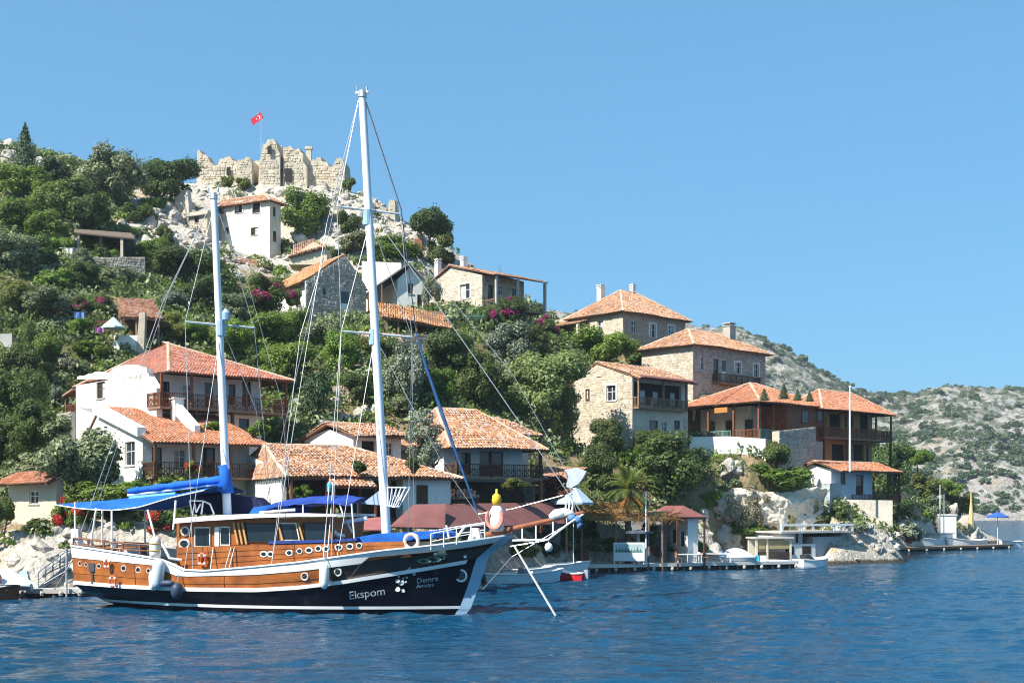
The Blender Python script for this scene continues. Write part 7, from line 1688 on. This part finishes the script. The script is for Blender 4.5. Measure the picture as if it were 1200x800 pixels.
def small_boat(name, label, a, c, beam, fb, hull_mat, in_mat, cat='rowing boat', thw=2, sheer=.25, stripe=None, group=None):
    """stern (px, water py, depth) to bow"""
    p0, p1 = at(*a), at(*c); p0.z = p1.z = 0; d = p1 - p0; Lh = d.length; e = empty(name, p0, math.atan2(d.y, d.x), label, cat, group)
    n = 14; out = []; inn = []; wl = []; fl = []
    def hbw(t): return beam / 2 * (.72 + .28 * math.sin(min(1, t / .4) * math.pi / 2)) if t < .45 else beam / 2 * (1 - ((t - .45) / .55) ** 2.2) + .01
    for i in range(n + 1):
        t = i / n; z = fb + sheer * (t - .3) ** 2 * 2; out.append((t * Lh, hbw(t), z)); wl.append((.12 + t * (Lh * .9), hbw(t) * .93, -.12)); inn.append((t * Lh * .985, max(0, hbw(t) - .07), z)); fl.append((.1 + t * Lh * .88, max(0, hbw(t) * .66 - .05), fb * .3))
    S_ = lambda L_, s: [Vector((x, y * s, z)) for x, y, z in L_]
    mb = MB()
    for s in (-1, 1): strip(mb, S_(wl, s), S_(out, s))
    mb.poly([S_(wl, -1)[0], S_(wl, 1)[0], S_(out, 1)[0], S_(out, -1)[0]]); mb.build('hull', hull_mat, e, smooth=True)
    mb = MB()
    for s in (-1, 1): strip(mb, S_(inn, s), S_(fl, s))
    strip(mb, S_(fl, -1), S_(fl, 1)); mb.poly([S_(fl, -1)[0], S_(fl, 1)[0], S_(inn, 1)[0], S_(inn, -1)[0]]); mb.build('interior', in_mat, e)
    mb = MB()
    for s in (-1, 1): strip(mb, S_(out, s), S_(inn, s)); mb.path([p + Vector((0, s * .02, -.03)) for p in S_(out, s)], .045, 5)
    mb.build('gunwale', stripe or in_mat, e)
    for k in range(thw): t = .2 + .5 * k / max(1, thw - 1); mb = MB(); mb.box(t * Lh - .14, t * Lh + .14, -hbw(t) + .08, hbw(t) - .08, fb * .72, fb * .72 + .05); mb.build('thwart', in_mat, e)
    return e, Lh
bl_w = M('skiff_white', (.78, .78, .75), .4, (.70, .70, .68), 1.5); bl_b = M('skiff_blue', (.50, .66, .70), .45, (.42, .58, .63), 1.5)
small_boat('rowing_boat', 'pale blue and white rowing boat nearest the bow of the big boat', (566, 683, 87.5), (660, 681, 89), 1.9, .62, bl_b, bl_w, thw=3, sheer=.35)
small_boat('rowing_boat', 'white rowing boat moored right behind the pale blue one', (578, 678, 92), (654, 677, 93), 1.8, .75, bl_w, bl_w, thw=2)
small_boat('rowing_boat', 'longer white boat with pointed bow against the shore by red skiff', (604, 674, 96), (692, 673, 97.5), 2.0, .9, bl_w, bl_w, thw=3)
e, Lh = small_boat('skiff', 'small red hulled skiff with white rim next to the jetty', (686, 678, 91), (655, 678, 92), 1.3, .5, M('skiff_red', (.58, .02, .03), .45, (.5, .02, .03), 1), bl_w, thw=2)
mb = MB(); mb.box(-.25, .05, -.15, .15, .1, .75); mb.box(-.2, 0, -.1, .1, -.4, .1); mb.build('outboard', M('motor_grey', (.28, .32, .38), .5), e)
p = at(613, 672, 89); mb = MB(); mb.lathe((p.x, p.y, .45), [(0, 0), (.3, 0), (.36, .25), (.34, .5), (.30, .52), (.28, .1), (0, .1)], 12); tag(mb.build('bucket', M('bucket_grey', (.22, .26, .30), .6)), 'dark grey tub in the pale blue rowing boat', 'bucket')
small_boat('rowing_boat', 'brown hulled boat with white canvas at the left edge', (-30, 700, 71.5), (24, 697, 72), 1.8, .7, wood_red, bl_w, thw=2)
p = at(-5, 690, 72); mb = MB(); vs = [Vector((p.x + dx, p.y + dy, .8 + .9 * (1 - abs(dy)) * (1 - (dx / 2.2) ** 2))) for dx in np.linspace(-2.1, 2.1, 9) for dy in (-.9, -.45, 0, .45, .9)]
mb.add(vs, [(i * 5 + j, i * 5 + j + 1, i * 5 + 6 + j, i * 5 + 5 + j) for i in range(8) for j in range(4)]); tag(mb.build('boat_tarpaulin', bl_w, smooth=True), 'white tarpaulin tented over the brown hulled boat', 'tarpaulin')
mb = MB(); p = at(4, 679, 72); mb.lathe((p.x, p.y - .9, 1.2), [(0, -.3), (.22, -.2), (.28, 0), (.22, .2), (0, .3)], 10); tag(mb.build('buoy', M('pink_buoy', (.75, .30, .25), .5), smooth=True), 'pink round buoy hanging on the brown hulled boat', 'buoy')
e, Lh = small_boat('motor_boat', 'white motorboat with pointed bow moored at the jetty end by the boathouse', (935, 665, 112), (971, 663, 114), 1.9, .65, bl_w, bl_w, 'motorboat', thw=1)
mb = MB(); mb.prism([(.9, -.6, .6), (1.6, -.6, .6), (1.6, .6, .6), (.9, .6, .6)], [(.7, -.5, 1.05), (.95, -.5, 1.05), (.95, .5, 1.05), (.7, .5, 1.05)]); mb.build('windscreen', tinted, e)
e, Lh = small_boat('motor_boat', 'white cabin boat with tall thin masts moored behind the far jetty', (1114, 637, 166), (1064, 637, 161), 2.6, 1.25, bl_w, bl_w, 'motorboat', thw=1, sheer=.5)
mb = MB(); mb.box(.8, 3.4, -.9, .9, .8, 1.9); ca = mb.build('cabin', bl_w, e); mb = MB(); mb.box(1.0, 3.2, -.93, -.905, 1.2, 1.7); mb.build('window', tinted, ca)
mb = MB(); mb.box(.6, 3.7, -1.1, 1.1, 1.903, 2.0); mb.build('cabin_roof', M('blue_grey_roof', (.3, .42, .5), .6), e)
for x, hgt in ((2.2, 8.2), (1.4, 7.0)): mb = MB(); mb.tube((x, 0, 1.9), (x, 0, hgt), .07, .05, 6); mb.build('mast', mast_white, e)
e, Lh = small_boat('motor_boat', 'white open launch in front of the tall masts at the far jetty', (1152, 638, 167), (1108, 638, 163), 2.2, 1.1, bl_w, bl_w, 'motorboat', thw=2, sheer=.5)
P0 = at(1102, 630, 176); mb = MB(); mb.box(P0.x, P0.x + 2.2, P0.y, P0.y + 2, P0.z - 2, P0.z + 3.1); e = empty('white_hut', (0, 0, 0), 0, 'small white square hut between white rocks and tall thin masts', 'hut'); mb.build('wall', white_plaster, e)
mb = MB(); mb.box(P0.x - .1, P0.x + 2.3, P0.y - .1, P0.y + 2.1, P0.z + 3.103, P0.z + 3.25); mb.build('roof', white_plaster, e); mb = MB(); mb.box(P0.x - .25, P0.x - .003, P0.y + .2, P0.y + 1.8, P0.z, P0.z + 2.8); mb.build('shutter', metal_grey, e)
small_boat('rowing_boat', 'long low white boat lying before the stones at the left of far jetty', (1066, 640, 157), (1022, 640, 150), 1.8, 1.0, bl_w, bl_w, thw=2)
small_boat('rowing_boat', 'little white dinghy at the very end of far jetty', (1196, 640, 168), (1170, 640, 167), 1.4, .9, bl_w, bl_w, thw=1)
small_boat('rowing_boat', 'white dinghy tied left of the grey tub against the quay shrubs', (600, 668, 99), (565, 668, 97), 1.6, .8, bl_w, bl_w, thw=2)
def parasol(name, label, px, top_y, base_y, d, r, hgt, mat, lean=0, vent=False, pole_mat=None, z0=None):
    p = at(px, base_y, d); z0 = p.z if z0 is None else z0; ztop = zpx(top_y, d) ; e = empty(name, (p.x, p.y, z0), 0, label, 'parasol'); H = ztop - z0
    mb = MB(); mb.tube((0, 0, 0), (0, 0, H), .035, n=6); mb.build('pole', pole_mat or white_paint, e)
    mb = MB(); n = 8; rim = [Vector((r * math.cos(R(45 * i + 22)), r * math.sin(R(45 * i + 22)), H - hgt)) for i in range(n)]
    for i in range(n):
        a, c = rim[i], rim[(i + 1) % n]; mb.poly([Vector((0, 0, H)), a, c]); mb.poly([a, c, c - Vector((0, 0, .14)), a - Vector((0, 0, .14))])
    cn = mb.build('canopy', mat, e)
    for i in range(n): mb = MB(); mb.tube((0, 0, H - .06), rim[i] - Vector((0, 0, .05)), .015, n=4); mb.build('rib', steel, e)
    return e, H, p, z0
parasol('parasol', 'open blue parasol on the far jetty against the grey bay', 1169, 599, 636, 164, 1.35, .65, M('parasol_blue', (.03, .10, .42), .8), z0=.55)
e, H, p, z0 = parasol('parasol', 'large pale blue grey parasol with folded flap over the bowsprit', 672, 566, 655, 97, 1.6, 1.45, pale_canvas, z0=.5)
P_ = [at(x, y, 96.6) - Vector((p.x, p.y, z0)) for x, y in ((662, 550), (675, 548), (687, 552), (683, 560), (677, 567), (668, 572), (663, 570), (665, 560))]; mb = MB(); mb.prism([q + Vector((.1, .35, 0)) for q in P_], P_); mb.build('folded_flap', M('pale_flap', (.66, .70, .74), .8), e)
e, H, p, z0 = parasol('parasol', 'flat topped grey parasol on white stem over the jetty table', 748, 620, 655, 104.5, 1.3, .18, M('parasol_grey', (.10, .12, .16), .8), z0=.62)
mb = MB(); mb.tube((0, 0, 0), (0, 0, H - .3), .14, .09, 8); mb.build('stem', white_paint, e)
p = at(757, 655, 103.6); mb = MB(); mb.tube((p.x, p.y, .6), (p.x, p.y, zpx(575, 103.6)), .07, .05, 8); mb.box(p.x - .12, p.x + .12, p.y - .12, p.y + .12, .6, .75); tag(mb.build('signal_pole', white_paint), 'tall thin white pole on the jetty in front of palm', 'pole')
p = at(996, 540, 121); mb = MB(); mb.tube((p.x, p.y, p.z - 1), (p.x, p.y, zpx(454, 121)), .10, .07, 8); mb.lathe((p.x, p.y, zpx(454, 121)), [(.11, 0), (.11, .12), (0, .2)], 8); tag(mb.build('flagpole', white_paint), 'bare white flagpole in front of the wooden galleries', 'flagpole')
for px, top_, d, lab in ((1138, 572, 186, 'thin ochre conical post at the headland tip above white rocks'), (1104, 584, 184, 'thin pale post among the headland bushes')):
    p = at(px, 620, d); mb = MB(); mb.lathe((p.x, p.y, p.z), [(.5, 0), (.35, 2), (.14, 4), (.05, zpx(top_, d) - p.z)], 8); tag(mb.build('marker_post', M('ochre_post', (.62, .46, .22), .8)), lab, 'post')
# painted board, tables and chairs on the long jetty
P0 = at(719, 650, 103.2); P0.z = .62; e = empty('painted_board', P0, 0, 'white framed sign board painted with green trees on the jetty', 'sign')
mb = MB(); mb.box(0, 2.5, 0, .08, .25, 1.75); mb.build('board', white_paint, e)
rr = random.Random(3)
mb = MB(); mb.box(.12, 2.38, -.012, -.004, .95, 1.62); mb.build('painted_sky', M('mural_sky', (.45, .58, .58), .7), e)
mb = MB()
for i in range(9): x = .25 + i * .24; hgt = rr.uniform(.25, .5); mb.poly([(x - .13, -.018, .97), (x + .13, -.018, .97), (x, -.018, .97 + hgt)])
mb.build('painted_trees', M('mural_green', (.08, .22, .16), .7), e)
for x in (.05, 2.4): mb = MB(); mb.box(x, x + .08, .082, .16, 0, 1.6); mb.build('leg', white_paint, e)
def table(px, d, w_, label, top=white_paint, y=None, cat='table'):
    p = at(px, 655, d); e = empty('dining_table', (p.x, p.y, .62), 0, label, cat)
    mb = MB(); mb.box(-w_ / 2, w_ / 2, -.4, .4, .70, .76); mb.build('tabletop', top, e)
    for sx in (-1, 1):
        for sy in (-.32, .32): mb = MB(); mb.box(sx * (w_ / 2 - .1) - .03, sx * (w_ / 2 - .1) + .03, sy - .03, sy + .03, 0, .697); mb.build('leg', white_paint, e)
def chair(px, d, mat, label, face=1):
    p = at(px, 655, d); e = empty('garden_chair', (p.x, p.y, .62), random.uniform(-.4, .4) + (0 if face > 0 else math.pi), label, 'chair')
    mb = MB(); mb.box(-.22, .22, -.22, .22, .42, .46); mb.build('seat', mat, e); mb = MB(); mb.box(-.24, -.20, -.22, .22, .463, .9); mb.build('backrest', mat, e)
    for sx in (-.19, .19):
        for sy in (-.19, .19): mb = MB(); mb.tube((sx, sy, 0), (sx, sy, .418), .02, n=5); mb.build('leg', mat, e)
tan = M('tan_cushion', (.45, .20, .10), .8)
table(735, 103.9, 1.3, 'white table in front of the painted board'); table(806, 105.2, 1.9, 'white jetty table left of the wide bench table'); table(838, 106.5, 2.6, 'wide white bench table before the pale boulders')
for px, d, m_, lab, f in ((727, 103.6, tan, 'tan chair left of the table at the painted board', 1), (745, 103.7, bl_w, 'white chair right of the table at the painted board', -1), (795, 104.9, tan, 'tan chair at the jetty table by the hedge', 1), (816, 105.4, bl_w, 'white chair right of the jetty table by the hedge', -1), (827, 106.0, tan, 'orange brown chair at the left end of bench table', 1), (848, 106.8, bl_w, 'white chair at the right end of bench table', -1)): chair(px, d, m_, lab, f)
P0 = at(862, 653, 108.4); P0.z = .62; e = empty('covered_boat', P0, R(15), 'white tarpaulin covered dinghy lying on the jetty', 'dinghy'); mb = MB()
vs = [Vector((x, y, .25 + (.75 * (1 - (x / 1.7) ** 2) + .15) * (1 - (y / .85) ** 2))) for x in np.linspace(-1.6, 1.6, 9) for y in np.linspace(-.8, .8, 7)]
mb.add(vs, [(i * 7 + j, i * 7 + j + 1, i * 7 + 8 + j, i * 7 + 7 + j) for i in range(8) for j in range(6)]); mb.build('tarpaulin', bl_w, e, smooth=True)
mb = MB(); mb.prism([(-1.4, -.5, 0), (1.5, -.5, 0), (1.5, .5, 0), (-1.4, .5, 0)], [(-1.65, -.85, .4), (1.65, -.85, .4), (1.65, .85, .4), (-1.65, .85, .4)]); mb.build('hull', bl_w, e)
for px, lab, m_ in ((886, 'turquoise plastic crate near the jetty end', M('turquoise', (.05, .42, .55))), (893, 'white plastic crate beside turquoise crate near the jetty end', bl_w)):
    p = at(px, 655, 109.2); mb = MB(); mb.box(p.x - .3, p.x + .3, p.y - .25, p.y + .25, .62, .66)
    for s in (-1, 1): mb.box(p.x + s * .3 - .02, p.x + s * .3 + .02, p.y - .25, p.y + .25, .663, 1.1); mb.box(p.x - .278, p.x + .278, p.y + s * .25 - .02, p.y + s * .25 + .02, .663, 1.1)
    tag(mb.build('crate', m_), lab, 'crate')
# plain terrace things
def cloth(px, py, d, w_, h_, mat, label, name='laundry', cat='laundry'):
    p = at(px, py, d); mb = MB(); n = 6; vs = [p + Vector((w_ * (i / n - .5), .08 * math.sin(i * 1.9), 0)) for i in range(n + 1)] + [p + Vector((w_ * (i / n - .5), .12 * math.sin(i * 1.9 + .5), -h_)) for i in range(n + 1)]
    mb.add(vs, [(i, i + 1, n + 2 + i, n + 1 + i) for i in range(n)]); mb.tube(p + Vector((-w_ * .8, 0, .02)), p + Vector((w_ * .8, 0, .02)), .015, n=4); tag(mb.build(name, mat), label, cat)
cloth(80, 291, 134.5, .9, 1.0, bl_w, 'white cloth drying left on the terrace beneath the pergola'); cloth(87, 292, 134.6, .9, 1.1, M('indigo_cloth', (.12, .12, .28), .8), 'indigo cloth drying right of the white cloth under the pergola')
cloth(93, 366, 112, .9, .5, M('blue_cloth', (.12, .22, .48), .8), 'blue cloth hanging below the magenta bougainvillea'); cloth(117, 384, 111.5, .8, .4, M('violet_cloth', (.34, .10, .34), .8), 'violet cloth left of the white and turquoise parasol')
parasol('parasol', 'white and turquoise parasol before the ruined tile roofed cottage', 133, 371, 392, 111, 1.0, .9, M('parasol_turquoise', (.55, .68, .68), .8))
# bather by the motorboat
skin = M('skin', (.48, .26, .17), .6); shirt = M('red_shirt', (.50, .13, .12), .8); hair = M('dark_hair', (.02, .015, .012), .6)
P0 = at(948, 655, 121.5); P0.z = .38
person = empty('person', P0, R(-20), 'person in a red top sitting by the white motorboat', 'person')
import bmesh
def skin_body(nodes, edges, mat, name, parent, root=0):
    me = bpy.data.meshes.new(name); me.from_pydata([n_[:3] for n_ in nodes], edges, []); o = link(name, me, parent); me.materials.append(mat)
    md = o.modifiers.new('skin', 'SKIN'); md.use_smooth_shade = True
    for i, n_ in enumerate(nodes): me.skin_vertices[0].data[i].radius = (n_[3], n_[3] * (n_[4] if len(n_) > 4 else 1)); me.skin_vertices[0].data[i].use_root = i == root
    o.modifiers.new('sub', 'SUBSURF').levels = 1; o.modifiers['sub'].render_levels = 1; return o
nodes = [(0, 0, .55, .15), (0, .02, .80, .14), (0, .03, 1.02, .15), (0, .02, 1.13, .06), (0, 0, 1.22, .085), (0, -.01, 1.33, .10), (.18, .03, 1.04, .06), (.26, -.06, .80, .045), (.20, -.28, .66, .035), (.17, -.38, .64, .03), (-.18, .03, 1.04, .06), (-.26, -.06, .80, .045), (-.20, -.28, .66, .035), (-.17, -.38, .64, .03),
         (.11, -.08, .50, .09), (.13, -.45, .52, .065), (.13, -.50, .08, .04), (.13, -.66, .03, .03), (-.11, -.08, .50, .09), (-.13, -.45, .52, .065), (-.13, -.50, .08, .04), (-.13, -.66, .03, .03)]
ed = [(0, 1), (1, 2), (2, 3), (3, 4), (4, 5), (2, 6), (6, 7), (7, 8), (8, 9), (2, 10), (10, 11), (11, 12), (12, 13), (0, 14), (14, 15), (15, 16), (16, 17), (0, 18), (18, 19), (19, 20), (20, 21)]
skin_body(nodes, ed, skin, 'body', person)
skin_body([(0, 0, .52, .175), (0, .02, .80, .165), (0, .03, 1.03, .17), (.19, .03, 1.04, .075), (.235, -.03, .90, .065), (-.19, .03, 1.04, .075), (-.235, -.03, .90, .065)], [(0, 1), (1, 2), (2, 3), (3, 4), (2, 5), (5, 6)], shirt, 'shirt', person)
mb = MB(); mb.lathe((0, .015, 1.31), [(.112, -.05), (.122, .03), (.09, .12), (0, .15)], 12); mb.build('hair', hair, person, smooth=True)
mb = MB(); mb.box(-.3, .3, -.22, .3, 0, .40); o = mb.build('stone_block', concrete); o.location = P0; o.rotation_euler = (0, 0, R(-20)); tag(o, 'low block seat under the person in the red top', 'block')

for o in list(COL.objects):
    if o.get('category') and not o.get('kind') and o.parent is None: o['kind'] = 'thing'
# ---------------------------------------------------------------- sea air
hz = bpy.data.materials.new('sea_air'); hz.use_nodes = True
for nd in list(hz.node_tree.nodes):
    if nd.type == 'BSDF_PRINCIPLED': hz.node_tree.nodes.remove(nd)
pv = hz.node_tree.nodes.new('ShaderNodeVolumePrincipled'); pv.inputs['Color'].default_value = (.80, .90, 1.0, 1); pv.inputs['Density'].default_value = 0.00016; pv.inputs['Anisotropy'].default_value = .2
hz.node_tree.links.new(pv.outputs['Volume'], hz.node_tree.nodes['Material Output'].inputs['Volume'])
tag(MB().box(-3100, 4100, -700, 5100, -13, 125).build('haze', hz), 'thin pale sea haze over the whole bay', 'haze', kind='stuff')
